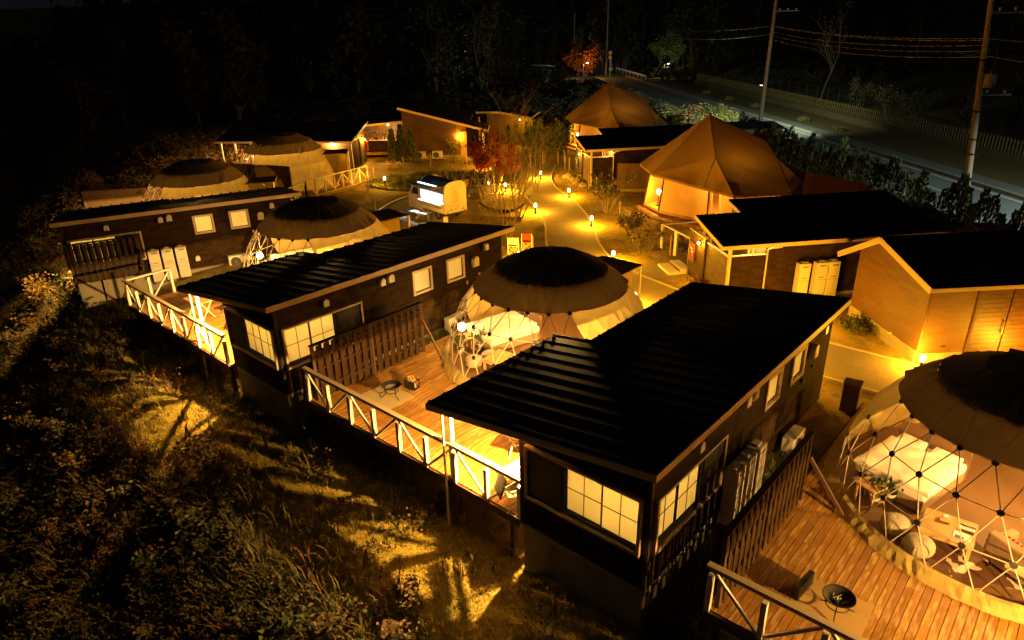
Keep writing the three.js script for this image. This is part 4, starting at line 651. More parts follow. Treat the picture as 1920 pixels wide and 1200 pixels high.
// vertical board fences beside the tent cabins
function boardFence(label, a, b, h, m, base = true, y = -0.15) {
  const L = Math.hypot(b[0] - a[0], b[1] - a[1]), t = thing('board_fence', label, 'fence', [a[0], y, a[1]], Math.atan2(-(b[1] - a[1]), b[0] - a[0])), n = Math.round(L / 0.15), r = rng(Math.round(L * 100)), bg = box(L / n - 0.006, h - (base ? 0.22 : 0), 0.022, 0, base ? 0.22 : 0, 0);
  { const uv = bg.attributes.uv, p = bg.attributes.position; for (let i = 0; i < uv.count; i++) uv.setXY(i, p.getX(i), p.getY(i)); }
  for (let i = 0; i < n; i++) { const k = part(t, 'board', bg, m); k.position.set((i + 0.5) * L / n, 0, (r() - 0.5) * 0.01); }
  part(t, 'rail', [box(L, 0.08, 0.04, L / 2, 0.5, -0.035), box(L, 0.08, 0.04, L / 2, h - 0.3, -0.035)], M.beam); part(t, 'cap', box(L + 0.04, 0.03, 0.08, L / 2, h, 0), M.beam);
  for (let i = 0; i <= Math.round(L / 1.8); i++) part(t, 'post', box(0.08, h + 0.3, 0.08, i * L / Math.round(L / 1.8), -0.3, -0.08), M.beam);
  if (base) part(t, 'base_wall', box(L, 0.5, 0.12, L / 2, -0.29, 0), M.conc); return t;
}
boardFence('lit vertical board fence between the two lodge tents', [-23.55, -36.75], [-21.3, -38.6], 1.75, M.fence);
boardFence('weathered board fence behind the nearer tent, sloping away right', [-13.6, -41.2], [-9.6, -39.6], 1.7, M.fence);
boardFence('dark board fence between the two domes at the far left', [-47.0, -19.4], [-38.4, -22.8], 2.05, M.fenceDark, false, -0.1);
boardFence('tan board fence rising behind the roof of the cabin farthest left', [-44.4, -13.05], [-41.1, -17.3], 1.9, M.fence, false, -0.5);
{ const t = thing('deck_railing', 'white posts and rail of the tent deck behind the black cabin roof', 'railing', [0, 0, 0], 0, 'white deck railings'); const o = loc(tc2, 0.6, -7.3), pts = [loc(tc2, 0.55, -7.4), loc(tc2, 0.75, -6.2), loc(tc2, 0.95, -5.0)], q = loc(tc2, 2.7, -7.5); for (const p of [...pts, q]) part(t, 'post', box(0.13, 1.15, 0.13, p[0], -0.05, p[1]), M.white); part(t, 'top_rail', [barN(pts[0][0], 1.1, pts[0][1], pts[2][0], 1.1, pts[2][1], 0.1, 0.06), barN(pts[0][0], 1.1, pts[0][1], q[0], 1.1, q[1], 0.1, 0.06)], M.white); }
// ---------------------------------------------------------------- the brown store with double doors (origin: near corner; +x along the door wall, -z along the gable wall)
{
  const t = thing('timber_shed', 'brown timber shed with a gable wall and double doors, right edge', 'shed', [-3.31, -0.15, -22.76], 0.80), W = 3.87, L = 5.2, e0 = 2.62, e1 = 2.5, R = 3.24, rz = 2.5;
  const H = (u) => (u < rz ? lerp(e0, R, u / rz) : lerp(R, e1, (u - rz) / (W - rz)));
  const rows = (g) => g;
  // every board of the two walls that face the courtyard is a piece of its own
  const gw = part(t, 'gable_wall', box(0.06, 0.42, W, -0.05, 0, -W / 2), M.conc);
  const bh = 0.152; for (let k = 0; k < 19; k++) { const v0 = 0.42 + k * bh, v1 = v0 + bh; let a = 0, b = W; if (v1 > e0) a = (v1 - e0) / (R - e0) * rz; if (v1 > e1) b = W - (v1 - e1) / (R - e1) * (W - rz); if (b - a < 0.15) break; const g = tris([], []); const pos = [], uv = [], c = [a, b]; const q = (A, B, C, D) => { for (const p of [A, B, C, A, C, D]) { pos.push(p[0], p[1], p[2]); uv.push(-p[2] + k * 0.7, p[1]); } }; q([-0.005, v0, -b], [-0.005, v0, -a], [0, v1, -a], [0, v1, -b]); q([-0.005, v0, -b], [-0.005, v0, -a], [0.004, v0, -a], [0.004, v0, -b]); const gg = tris(pos, uv); gg.translate(-0.045, 0, 0); part(gw, 'plank', gg, M.shed); }
  part(t, 'gable_back', (() => { const s = new THREE.Shape([[0, 0.4], [W, 0.4], [W, e1 - 0.02], [rz, R - 0.02], [0, e0 - 0.02]].map((p) => new THREE.Vector2(...p))), g = new THREE.ExtrudeGeometry(s, { depth: 0.04, bevelEnabled: false }); g.rotateY(Math.PI / 2); g.translate(-0.045, 0, 0); return g; })(), M.shed);
  const fwall = part(t, 'front_wall', [box(1.52, 0.32, 0.08, 0.76, 0, -0.01), box(L - 3.65, 0.32, 0.08, 3.65 + (L - 3.65) / 2, 0, -0.01), box(1.5, 2.2, 0.04, 0.76, 0.3, -0.03), box(L - 3.7, 2.2, 0.04, 3.7 + (L - 3.7) / 2, 0.3, -0.03)], M.conc);
  for (let k = 0; k < 15; k++) for (const [a, b] of [[0, 1.52], [3.66, L]]) { const v0 = 0.32 + k * bh, v1 = Math.min(v0 + bh, e0 - 0.03); const pos = [], uv = [], q = (A, B, C, D) => { for (const p of [A, B, C, A, C, D]) { pos.push(...p); uv.push(p[0] + k * 1.3, p[1]); } }; q([a, v0, 0.045], [b, v0, 0.045], [b, v1, 0.04], [a, v1, 0.04]); q([a, v0, 0.03], [b, v0, 0.03], [b, v0, 0.045], [a, v0, 0.045]); part(fwall, 'plank', tris(pos, uv), M.shed); }
  for (const [x, s] of [[1.56, 1], [2.62, -1]]) { const d = part(t, 'door', box(1.03, 2.28, 0.05, x + 0.515, 0.12, 0.02), M.siding); for (let k = 0; k < 15; k++) part(d, 'plank', box(1.01, 0.143, 0.02, x + 0.515, 0.135 + k * 0.15, 0.055, k * 0.7), mat({ map: shedTex, color: lin(0.62, 0.55, 0.5), roughness: 0.55 })); if (s > 0) part(d, 'handle', [barN(x + 0.95, 0.9, 0.12, x + 0.95, 1.35, 0.12, 0.025, 0.025), box(0.03, 0.03, 0.06, x + 0.95, 0.95, 0.09), box(0.03, 0.03, 0.06, x + 0.95, 1.28, 0.09)], M.metal); }
  part(t, 'door_frame', [box(0.07, 2.4, 0.09, 1.53, 0.1, 0.03), box(0.07, 2.4, 0.09, 3.66, 0.1, 0.03), box(2.2, 0.08, 0.09, 2.6, 2.42, 0.03)], M.beam);
  part(t, 'side_walls', [box(0.08, 2.4, W, L, 0.2, -W / 2), box(L, 2.2, 0.08, L / 2, 0.2, -W)], M.siding);
  const yy = (x, z) => { const u = -z; return u < rz ? lerp(e0 + 0.1, R + 0.1, u / rz) : R + 0.1 - (u - rz) * (R - e1) / (W - rz); };
  const roof = part(t, 'roof', [slab([[-0.3, 0.32], [L + 0.3, 0.32], [L + 0.3, -rz], [-0.3, -rz]], yy, 0.09), slab([[-0.3, -rz], [L + 0.3, -rz], [L + 0.3, -W - 0.9], [-0.3, -W - 0.9]], yy, 0.09)], M.roof);
  for (let i = 0; i < 13; i++) { const x = -0.1 + i * 0.45; part(roof, 'seam', bar(P3(x, yy(0, 0.31) + 0.01, 0.31), P3(x, yy(0, -rz) + 0.01, -rz), 0.026, 0.034), M.roof); }
  const F = (z0, z1) => bar(P3(-0.315, yy(0, z0) - 0.075, z0), P3(-0.315, yy(0, z1) - 0.075, z1), 0.035, 0.2);
  part(t, 'fascia', [F(0.34, -rz), F(-rz, -W - 0.92), barN(-0.33, yy(0, 0.33) - 0.08, 0.335, L + 0.3, yy(0, 0.33) - 0.08, 0.335, 0.03, 0.12)], M.trim);
  part(t, 'ridge_cap', barN(-0.33, R + 0.12, -rz, L + 0.3, R + 0.12, -rz, 0.16, 0.03), M.roof);
  part(t, 'air_brick', box(0.16, 0.05, 0.02, 0.75, 0.52, 0.06), M.plastic); part(t, 'drip_cap', box(0.08, 0.05, 0.08, -0.1, 0.4, -1.35), M.boxWhite);
}
// ---------------------------------------------------------------- far cabins
{
  // long cabin with a porch at its left end, behind the tan dome
  const t = thing('long_cabin', 'long dark roofed cabin behind the tan dome, white porch posts at its left end', 'cabin', [-41.9, 0, -30.1], 0.62), y = (x, z) => 2.2 - 0.2 * z, und = (z) => y(0, z) - 0.13, L = 10.2;
  const plan = [[-L, 0], [0.1, 0], [0.1, -4.3], [-8.2, -4.3], [-L, -2.6]];
  part(t, 'roof', slab(plan, y, 0.1), M.roof); for (let i = 0; i < 22; i++) part(t, 'seam', bar(P3(-0.2 - i * 0.46, y(0, 0) + 0.01, 0), P3(-0.2 - i * 0.46, y(0, -2.6) + 0.01, -2.6), 0.026, 0.034), M.roof);
  part(t, 'fascia', [barN(-L, 2.13, 0.02, 0.12, 2.13, 0.02, 0.03, 0.13), bar(P3(0.115, y(0, 0) - 0.08, 0.02), P3(0.115, y(0, -4.3) - 0.08, -4.3), 0.03, 0.16)], M.trim);
  part(t, 'soffit', slab(plan.map((p) => [p[0] * 0.995, p[1] * 0.98 - 0.03]), (x, z) => y(x, z) - 0.105, 0.02), M.trim);
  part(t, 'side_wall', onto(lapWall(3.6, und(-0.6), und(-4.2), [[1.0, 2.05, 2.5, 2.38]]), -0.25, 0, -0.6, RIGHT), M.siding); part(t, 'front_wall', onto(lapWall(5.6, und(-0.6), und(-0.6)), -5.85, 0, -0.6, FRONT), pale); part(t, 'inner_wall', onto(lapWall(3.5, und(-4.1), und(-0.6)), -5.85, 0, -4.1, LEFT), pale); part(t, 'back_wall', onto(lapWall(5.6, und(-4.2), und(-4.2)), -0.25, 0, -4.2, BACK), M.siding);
  makeWindow(t, 1.0, 2.05, 2.5, 2.38, 2, 1, (g) => onto(g, -0.25, 0, -0.6, RIGHT), M.pane, M.trim, 0.05, 0.04, 2);
  part(t, 'door', [onto(box(0.85, 1.95, 0.06, 2.6, 0, 0.03), -0.25, 0, -0.6, RIGHT)], M.sidingPale);
  for (const [x, z] of [[-9.9, -0.3], [-7.6, -0.3], [-9.9, -2.4]]) part(t, 'porch_post', box(0.12, und(z), 0.12, x, 0, z), M.white);
  part(t, 'deck', box(5, 0.2, 4, -8, -0.2, -2), deckMats[1]); part(t, 'foundation', box(5.5, 0.4, 3.4, -3, -0.42, -2.4), M.conc);
  part(t, 'downpipe', rod(P3(0.0, 2.0, -0.2), P3(0.0, 0, -0.2), 0.035), M.trim);
  const a = new THREE.SphereGeometry(0.06, 12, 8); a.translate(-1.6, 1.98, -0.45); part(t, 'eave_lamp', a, M.bulb); lamp(-1.6, 1.95, -0.4, PORCH, 40, 3, t);
  const b = new THREE.SphereGeometry(0.06, 12, 8); b.translate(-0.08, 1.75, -3.6); part(t, 'sconce', b, M.bulb); lamp(-0.02, 1.75, -3.6, WARM, 20, 3, t);
  const c = new THREE.SphereGeometry(0.07, 12, 8); c.translate(-6.2, 2.1, -1.4); part(t, 'porch_lamp', c, M.bulb); lamp(-6.3, 2.05, -1.4, PORCH, 90, 3, t); { const q = new THREE.SphereGeometry(0.07, 12, 8); q.translate(-2, 2.3, -2.6); part(t, 'ceiling_lamp', q, M.bulb); lamp(-2, 2.3, -2.6, ROOM, 12, 4, t); }
  const p = loc(t, 0.02, -3.75); board('bright red sign board under the sconce of the long cabin', p[0] + 0.05, 0.85, p[1], t.rotation.y + Math.PI / 2, 0.42, 0.75, lin(0.6, 0.02, 0.02), [[-0.5, 0.3, 0.1, 0.55], [0.1, 0.55, 0.5, 0.2], [-0.4, -0.1, 0.4, 0.1]]);
}
{
  // cabin with the wide sloping end wall; its porch opens at the far left
  const t = thing('wide_cabin', 'cabin with a wide brown end wall and sloping roof, two air conditioners below', 'cabin', [-43.2, -0.15, -36.1], 0.712), L = 4.95, yT = (x) => 3.98 - 0.262 * x, D = 7;
  const plan = [[-0.25, 0.25], [L + 1.75, 0.25], [L + 1.75, -3.0], [L + 0.2, -3.0], [L + 0.2, -D], [-0.25, -D]];
  part(t, 'roof', slab(plan, yT, 0.11), M.roof); part(t, 'fascia', [bar(P3(-0.27, yT(-0.27) - 0.08, 0.265), P3(L + 1.77, yT(L + 1.77) - 0.08, 0.265), 0.03, 0.17), barN(L + 1.765, yT(L + 1.76) - 0.08, 0.26, L + 1.765, yT(L + 1.76) - 0.08, -3.0, 0.03, 0.15)], M.trim);
  part(t, 'soffit', slab(plan.map((p) => [p[0], p[1] * 0.97]), (x) => yT(x) - 0.115, 0.02), M.trim);
  part(t, 'end_wall', onto(lapWall(4.2, yT(0) - 0.14, yT(4.2) - 0.14, [], 0.15, 0.3), 0, 0, 0, FRONT), mat({ map: shedTex, color: lin(0.55, 0.5, 0.45), roughness: 0.7 })); part(t, 'entrance_wall', onto(lapWall(0.75, yT(4.2) - 0.14, yT(L) - 0.14, [], 0.15, 0.1), 4.2, 0, 0, FRONT), M.shed);
  part(t, 'side_wall', onto(lapWall(D - 0.4, yT(L) - 0.14, yT(L) - 0.14), L, 0, 0, RIGHT), M.siding); part(t, 'side_wall', onto(lapWall(D - 0.4, yT(0) - 0.14, yT(0) - 0.14), 0, 0, -D + 0.4, LEFT), M.siding);
  part(t, 'door', box(0.5, 2.0, 0.05, 4.75, 0.1, 0.035), M.pine); part(t, 'foundation', [box(L, 0.36, 0.12, L / 2, -0.06, -0.02), rbox(1.6, 0.14, 1.3, 0.03, 5.1, 0, 0.4)], M.conc);
  for (const z of [0.1, -1.9]) part(t, 'porch_post', box(0.12, yT(6.3) - 0.13, 0.12, 6.3, 0, z), M.white);
  const a = new THREE.SphereGeometry(0.06, 12, 8); a.translate(4.35, 1.75, 0.14); part(t, 'sconce', a, M.bulb); lamp(4.35, 1.72, 0.17, WARM, 12, 3, t);
  // porch at the left: floor, low wall, roof
  const po = part(t, 'porch_roof', slab([[-6.2, -1.0], [0.2, -1.0], [0.2, -5.5], [-4.5, -5.5]], (x) => 2.9 + 0.09 * x, 0.1), M.roof); part(po, 'edge', [bar(P3(-6.2, 2.9 - 0.558 - 0.06, -0.985), P3(0.2, 2.9 - 0.06, -0.985), 0.03, 0.16)], M.trim); part(po, 'ceiling', slab([[-6.1, -1.05], [0.1, -1.05], [0.1, -5.4], [-4.5, -5.4]], (x) => 2.79 + 0.09 * x, 0.02), M.trim);
  part(t, 'porch_floor', box(6.2, 0.2, 5, -3.1, 0.25, -3.4), deckMats[1]); part(t, 'porch_wall', onto(lapWall(6.1, 1.35, 1.35, [], 0.15, 0.2), -6.1, 0, -1.1, FRONT), M.siding); part(t, 'porch_cap', box(6.2, 0.04, 0.12, -3.05, 1.35, -1.08), M.trim); part(t, 'porch_back', onto(lapWall(6, 2.4, 2.4, [], 0.15, 0.3), -5.9, 0, -5.3, FRONT), pale);
  const c = new THREE.SphereGeometry(0.08, 12, 8); c.translate(-1.6, 2.4, -2.6); part(t, 'porch_lamp', c, M.bulb); lamp(-1.6, 2.32, -2.6, PORCH, 60, 3, t);
}
{
  const t = thing('shelter_roof', 'small open shelter with a lit tilted roof behind the red maple', 'shelter', [-40.6, -0.15, -44.2], 0.55), y = (x, z) => 3.0 + 0.16 * Math.abs(x - 0.3) - 0.05 * z;
  part(t, 'roof', [slab([[-1.7, 0.2], [0.3, 0.2], [0.3, -2.2], [-1.7, -2.2]], (x, z) => 3.05 - 0.13 * (x - 0.3) * -1 * 0 + 0.02 * z, 0.1), slab([[0.3, 0.2], [3.0, 0.2], [3.0, -2.2], [0.3, -2.2]], (x, z) => 3.05 - 0.16 * (x - 0.3) + 0.02 * z, 0.1)], M.roof);
  part(t, 'fascia', [barN(-1.72, 2.99, 0.215, 0.3, 2.99, 0.215, 0.03, 0.16), barN(0.3, 2.99, 0.215, 3.02, 2.555, 0.215, 0.03, 0.16), barN(3.015, 2.56, 0.2, 3.6, 2.9, -0.9, 0.04, 0.12)], M.trim);
  part(t, 'wall', onto(lapWall(4.0, 2.85, 2.6, [], 0.15), -1.2, 0, -1.9, FRONT), M.sidingPale); for (const x of [-1.5, 2.8]) part(t, 'post', box(0.1, 2.6, 0.1, x, 0, 0), M.white);
  const a = new THREE.SphereGeometry(0.06, 12, 8); a.translate(1.9, 2.3, -0.6); part(t, 'lamp_globe', a, M.bulb); lamp(1.9, 2.25, -0.6, WARM, 20, 3, t);
}
{ const t = thing('utility_hut', 'small dark shed beyond the nearer tent, in front of the road', 'shed', [-23.4, -0.15, -51.6], 0.74); part(t, 'wall', [onto(lapWall(4.2, 2.0, 2.0, [], 0.15), 0, 0, 0, FRONT), onto(lapWall(2, 2.0, 2.0, [], 0.15), 4.2, 0, 0, RIGHT), onto(lapWall(2, 2, 2, [], 0.15), 0, 0, -2, LEFT)], M.fence); part(t, 'roof', slab([[-0.2, 0.25], [4.4, 0.25], [4.4, -2.2], [-0.2, -2.2]], (x, z) => 2.15 - 0.08 * z, 0.09), M.roof); part(t, 'door', box(0.8, 1.8, 0.04, 1.0, 0, 0.03), M.fenceDark); }
// ---------------------------------------------------------------- garden lamps along the path
{
  const t0 = thing('bollard_lamp', '', 'garden lamp'); part(t0, 'pole', cyl(0.045, 0.04, 0.34), M.iron); part(t0, 'base', cyl(0.09, 0.08, 0.03), M.iron); part(t0, 'collar', cyl(0.065, 0.065, 0.03, 0, 0.33, 0), M.iron);
  const g = lathe([[0.001, 0.36], [0.07, 0.36], [0.075, 0.42], [0.072, 0.52], [0.045, 0.575], [0.001, 0.585]], 18); part(t0, 'lamp_globe', g, M.bulb); lamp(0, 0.47, 0, WARM, 33, 3, t0);
  const L = [[-29.76, -36.73, 'where the path bends past the red maple'], [-25.06, -33.67, 'on the right of the path, before the cabin between the tents'], [-29.18, -32.44, 'under the red maple'], [-24.35, -29.58, 'on the left kerb of the path, by the bare tree'], [-20.25, -29.25, 'on the grass right of the path, middle of the picture'], [-16.08, -24.99, 'just behind the small black canopy of the middle dome'], [-35.1, -37.2, 'at the far end of the pond'], [-37.14, -29.12, 'left of the pond near the ramp'], [-19.35, -22.3, 'peeping over the top of the middle dome'], [-3.05, -22.2, 'against the near corner of the brown shed'], [-0.6, -24.2, 'before the double doors of the shed'], [-7.4, -22.9, 'hidden behind the nearest cabin, left of the shed'], [-12.6, -21.2, 'hidden behind the nearest cabin, by the entrance path'], [-6.6, -19.75, 'at the back wall of the nearest cabin'], [-25.3, -22.1, 'added out of sight behind the second cabin to light the truck']];  // the last lamp is an unseen addition that brightens the truck rear
  L.forEach(([x, z, s], i) => { const lab = `glowing bollard lamp ${s}`, p = [x, -0.15, z]; if (i === 0) { t0.position.set(...p); t0.userData.label = lab; t0.userData.group = 'bollard lamps along the path'; } else copyOf(t0, 'bollard_lamp', lab, p, 0, 'bollard lamps along the path'); });
}
// ---------------------------------------------------------------- rope fence posts
{
  const t0 = thing('rope_post', '', 'post'); part(t0, 'stake', rod(P3(0, -0.2, 0), P3(0, 0.95, 0), 0.05, 0.045, 8), M.post); part(t0, 'top', cyl(0.045, 0.03, 0.03, 0, 0.95, 0, 8), M.post);
  const A = [[-34.31, -25.51], [-31.21, -23.62], [-36.6, -27.3], [-38.9, -29.6], [-40.15, -33.35], [-39.4, -35.4], [-37.01, -36.84], [-33.4, -30.3], [-32.6, -34.2]], B = [[-32.83, -39.35], [-33.0, -41.0], [-32.06, -41.65], [-32.05, -42.43], [-30.6, -40.6], [-29.9, -40.2]], C = [[-25.37, -36.23], [-24.57, -35.91], [-22.2, -33.76], [-21.16, -32.69], [-19.93, -31.47], [-18.81, -30.72], [-17.96, -30.36], [-15.9, -28.7], [-14.6, -27.5]];
  let n = 0; const words = ['first', 'second', 'third', 'fourth', 'fifth', 'sixth', 'seventh', 'eighth', 'ninth'];
  for (const [list, s, grp] of [[A, 'round the pond counted from the truck lane', 'stakes round the pond'], [B, 'on the far lawn behind the red maple, from the hedge', 'stakes on the far lawn'], [C, 'in the row right of the path, from the far end', 'stakes right of the path']]) list.forEach(([x, z], i) => { const lab = `${words[i]} wooden stake ${s}`; if (n++ === 0) { t0.position.set(x, groundY(x, z), z); t0.userData.label = lab; t0.userData.group = grp; } else copyOf(t0, 'rope_post', lab, [x, groundY(x, z), z], 0, grp); });
  const rope = (list, y) => { const gs = []; for (let i = 0; i < list.length - 1; i++) { const a = P3(list[i][0], groundY(...list[i]) + y, list[i][1]), b = P3(list[i + 1][0], groundY(...list[i + 1]) + y, list[i + 1][1]), m = a.clone().lerp(b, 0.5); m.y -= 0.13; gs.push(new THREE.TubeGeometry(new THREE.QuadraticBezierCurve3(a, m, b), 8, 0.014, 5)); } return gs; };
  single('rope', [...rope(C, 0.75), ...rope(C, 0.4)], M.rope, 'double rope strung between the stakes right of the path', 'rope'); single('rope', rope(A, 0.75), M.rope, 'rope strung round the pond between stakes', 'rope');
}
// ---------------------------------------------------------------- food truck: a small cab-over with an arched camper body
{
  const t = thing('food_truck', 'small white food truck with an arched body and a lit serving hatch', 'food truck', [-28.65, -0.15, -26.1], -0.12);   // front towards -x, serving side +z
  const W = 1.5, arch = (x0, x1, th, z0 = -W / 2, z1 = W / 2, y0 = 0.42, hgt = 2.12) => { const s = new THREE.Shape(), r = W / 2; s.moveTo(-r, y0); s.lineTo(r, y0); s.lineTo(r, hgt - r * 0.75); s.bezierCurveTo(r, hgt, r * 0.55, hgt + 0.02, 0, hgt + 0.02); s.bezierCurveTo(-r * 0.55, hgt + 0.02, -r, hgt, -r, hgt - r * 0.75); s.closePath(); const g = new THREE.ExtrudeGeometry(s, { depth: x1 - x0, bevelEnabled: false, curveSegments: 16 }); g.rotateY(Math.PI / 2); g.translate(x0, 0, 0); return g; };
  const cream = mat({ color: lin(0.74, 0.70, 0.62), roughness: 0.35 }), whiteIn = mat({ color: lin(0.82, 0.82, 0.84), roughness: 0.5 });
  // body: end arches, roof shell, closed far side, hatch opening on the near side
  part(t, 'rear_panel', arch(1.62, 1.68, 0.05), cream); part(t, 'front_panel', arch(-0.72, -0.67, 0.05), cream);
  const sh = []; const N = 28, prof = []; for (let i = 0; i <= N; i++) { const a = Math.PI * i / N, r = W / 2; const y = 1.5 + 0.64 * Math.sin(a) ** 0.8, z = r * Math.cos(a) * (0.6 + 0.4 * Math.abs(Math.cos(a)) ** 0.3) * (i === 0 || i === N ? 1 : 1); prof.push([z, y]); } 
  for (let i = 0; i < N; i++) { const [z0, y0] = prof[i], [z1, y1] = prof[i + 1]; sh.push(-0.68, y0, z0, 1.64, y0, z0, 1.64, y1, z1, -0.68, y0, z0, 1.64, y1, z1, -0.68, y1, z1); } part(t, 'roof', tris(sh), mat({ color: lin(0.10, 0.10, 0.11), roughness: 0.5 }));
  part(t, 'side_panel', [box(2.3, 1.1, 0.04, 0.48, 0.42, -W / 2 + 0.02), box(2.3, 0.5, 0.04, 0.48, 0.42, W / 2 - 0.02), box(0.12, 0.62, 0.04, 1.57, 0.9, W / 2 - 0.02), box(0.12, 0.62, 0.04, -0.6, 0.9, W / 2 - 0.02)], cream);
  part(t, 'counter', [box(2.05, 0.04, 0.34, 0.48, 0.93, W / 2 + 0.1), box(2.0, 0.03, 0.3, 0.48, 0.68, W / 2 + 0.12)], whiteIn); part(t, 'interior', [box(2.25, 0.04, 1.35, 0.48, 0.5, 0), box(2.2, 0.9, 0.03, 0.48, 0.54, -0.6), box(2.1, 0.42, 0.3, 0.48, 0.52, -0.42)], whiteIn);
  part(t, 'hatch', slab([[-0.62, 0], [1.6, 0], [1.6, 1.0], [-0.62, 1.0]], (x, z) => 1.96 + 0.1 * z - 0.12 * z * z, 0.03).translate(0, 0, W / 2 - 0.2), mat({ color: lin(0.30, 0.26, 0.22), roughness: 0.6 })); { part(t, 'light_strip', box(1.7, 0.025, 0.04, 0.48, 1.955, 1.02), M.bulbWhite); const l = new THREE.RectAreaLight(lin(0.55, 0.72, 1), 900, 1.7, 0.06); l.position.set(0.48, 1.94, 1.02); l.rotation.x = -Math.PI / 2 + 0.35; l.name = 'lamp_light'; t.add(l); } part(t, 'hatch_strut', [rod(P3(-0.55, 1.5, W / 2), P3(-0.55, 1.86, W / 2 + 0.72), 0.012), rod(P3(1.52, 1.5, W / 2), P3(1.52, 1.86, W / 2 + 0.72), 0.012)], M.metal);
  const r = rng(8); for (let i = 0; i < 9; i++) part(t, 'bottle', lathe([[0.001, 0], [0.035, 0], [0.035, 0.13], [0.014, 0.18], [0.014, 0.23], [0.001, 0.23]], 10).translate(-0.3 + i * 0.2, 0.97, W / 2 - 0.18 + 0.1 * r()), mat({ color: lin(...[[0.5, 0.15, 0.05], [0.1, 0.3, 0.2], [0.6, 0.5, 0.1], [0.15, 0.25, 0.45]][i % 4]), roughness: 0.3 }));
  const tube = part(t, 'light_strip', box(1.9, 0.03, 0.05, 0.48, 1.86, 0.42), M.bulbWhite); { const l = new THREE.RectAreaLight(lin(0.55, 0.72, 1), 480, 1.9, 0.08); l.position.set(0.48, 1.845, 0.42); l.rotation.x = -Math.PI / 2; l.name = 'lamp_light'; t.add(l); }
  // rear door with its own arch and moulding
  const dm = new THREE.Shape(); dm.moveTo(-0.28, 0); dm.lineTo(0.28, 0); dm.lineTo(0.28, 0.7); dm.absarc(0, 0.7, 0.28, 0, Math.PI, false); dm.lineTo(-0.28, 0); const dg = new THREE.ExtrudeGeometry(dm, { depth: 0.02, bevelEnabled: true, bevelSize: 0.015, bevelThickness: 0.012, bevelSegments: 2 }); dg.rotateY(Math.PI / 2); dg.translate(1.68, 0.85, 0.02); const rd = part(t, 'rear_window', dg, cream); const d2 = new THREE.Shape(); d2.moveTo(-0.17, 0); d2.lineTo(0.17, 0); d2.lineTo(0.17, 0.55); d2.absarc(0, 0.55, 0.17, 0, Math.PI, false); d2.lineTo(-0.17, 0); const d3 = new THREE.ExtrudeGeometry(d2, { depth: 0.02, bevelEnabled: false }); d3.rotateY(Math.PI / 2); d3.translate(1.7, 0.98, 0.02); part(rd, 'inset', d3, mat({ color: lin(0.6, 0.55, 0.47), roughness: 0.4 }));
  const fl = []; for (let i = 0; i < 26; i++) { const z = -0.62 + 1.25 * r(), y = 0.5 + 0.38 * r() * (0.4 + r()); const g = new THREE.CircleGeometry(0.02 + 0.022 * r(), 6); g.rotateY(Math.PI / 2); g.translate(1.684 + i * 2e-4, y, z); fl.push(g); } part(t, 'painted_flowers', fl, mat({ color: lin(0.3, 0.17, 0.1), roughness: 0.5 }));
  // cab
  const cs = new THREE.Shape([[-1.86, 0.3], [-0.74, 0.3], [-0.74, 1.72], [-1.3, 1.74], [-1.72, 1.12], [-1.86, 1.02]].map((p) => new THREE.Vector2(...p))), cg = new THREE.ExtrudeGeometry(cs, { depth: 1.36, bevelEnabled: true, bevelSize: 0.04, bevelThickness: 0.04, bevelSegments: 3 }); cg.translate(0, 0, -0.68); part(t, 'cab', cg, cream);
  part(t, 'side_window', [(() => { const s = new THREE.Shape([[-1.56, 1.1], [-0.86, 1.1], [-0.86, 1.6], [-1.24, 1.62]].map((p) => new THREE.Vector2(...p))), g = new THREE.ExtrudeGeometry(s, { depth: 0.01, bevelEnabled: false }); g.translate(0, 0, 0.722); return g; })()], M.glassDark);
  part(t, 'windscreen', tris([-1.74, 1.16, -0.6, -1.74, 1.16, 0.6, -1.36, 1.7, 0.58, -1.74, 1.16, -0.6, -1.36, 1.7, 0.58, -1.36, 1.7, -0.58]).translate(-0.055, 0.02, 0), M.glassDark);
  part(t, 'door_handle', box(0.09, 0.025, 0.02, -0.92, 0.98, 0.735), M.plastic); part(t, 'door_gap', [box(0.008, 1.2, 0.004, -0.82, 0.4, 0.722), box(0.008, 0.9, 0.004, -1.6, 0.5, 0.722)], M.plastic);
  for (const z of [0.86, -0.86]) part(t, 'mirror', [rbox(0.06, 0.2, 0.13, 0.02, -1.74, 1.18, z), barN(-1.7, 1.25, z * 0.82, -1.74, 1.28, z, 0.02, 0.02)], M.plastic);
  for (const z of [0.48, -0.48]) part(t, 'headlight', rbox(0.03, 0.13, 0.26, 0.01, -1.89, 0.68, z), M.metal); part(t, 'bumper', rbox(0.1, 0.16, 1.42, 0.03, -1.9, 0.32, 0), M.boxWhite); part(t, 'chassis', [box(3.3, 0.12, 1.2, -0.1, 0.3, 0)], M.iron);
  for (const [x, z] of [[-1.3, 0.62], [-1.3, -0.62], [0.95, 0.62], [0.95, -0.62]]) { const w = part(t, 'wheel', tr(new THREE.CylinderGeometry(0.27, 0.27, 0.17, 24), x, 0.27, z, 0, Math.PI / 2), M.tyre); part(w, 'rim', tr(new THREE.CylinderGeometry(0.16, 0.16, 0.175, 18), x, 0.27, z, 0, Math.PI / 2), M.metal); }
  part(t, 'tail_lamp', [box(0.02, 0.12, 0.08, 1.69, 0.36, 0.62), box(0.02, 0.12, 0.08, 1.69, 0.36, -0.62)], M.red); part(t, 'menu_board', rbox(0.03, 0.4, 0.3, 0.01, 1.95, 0, 0.95), M.white);
}
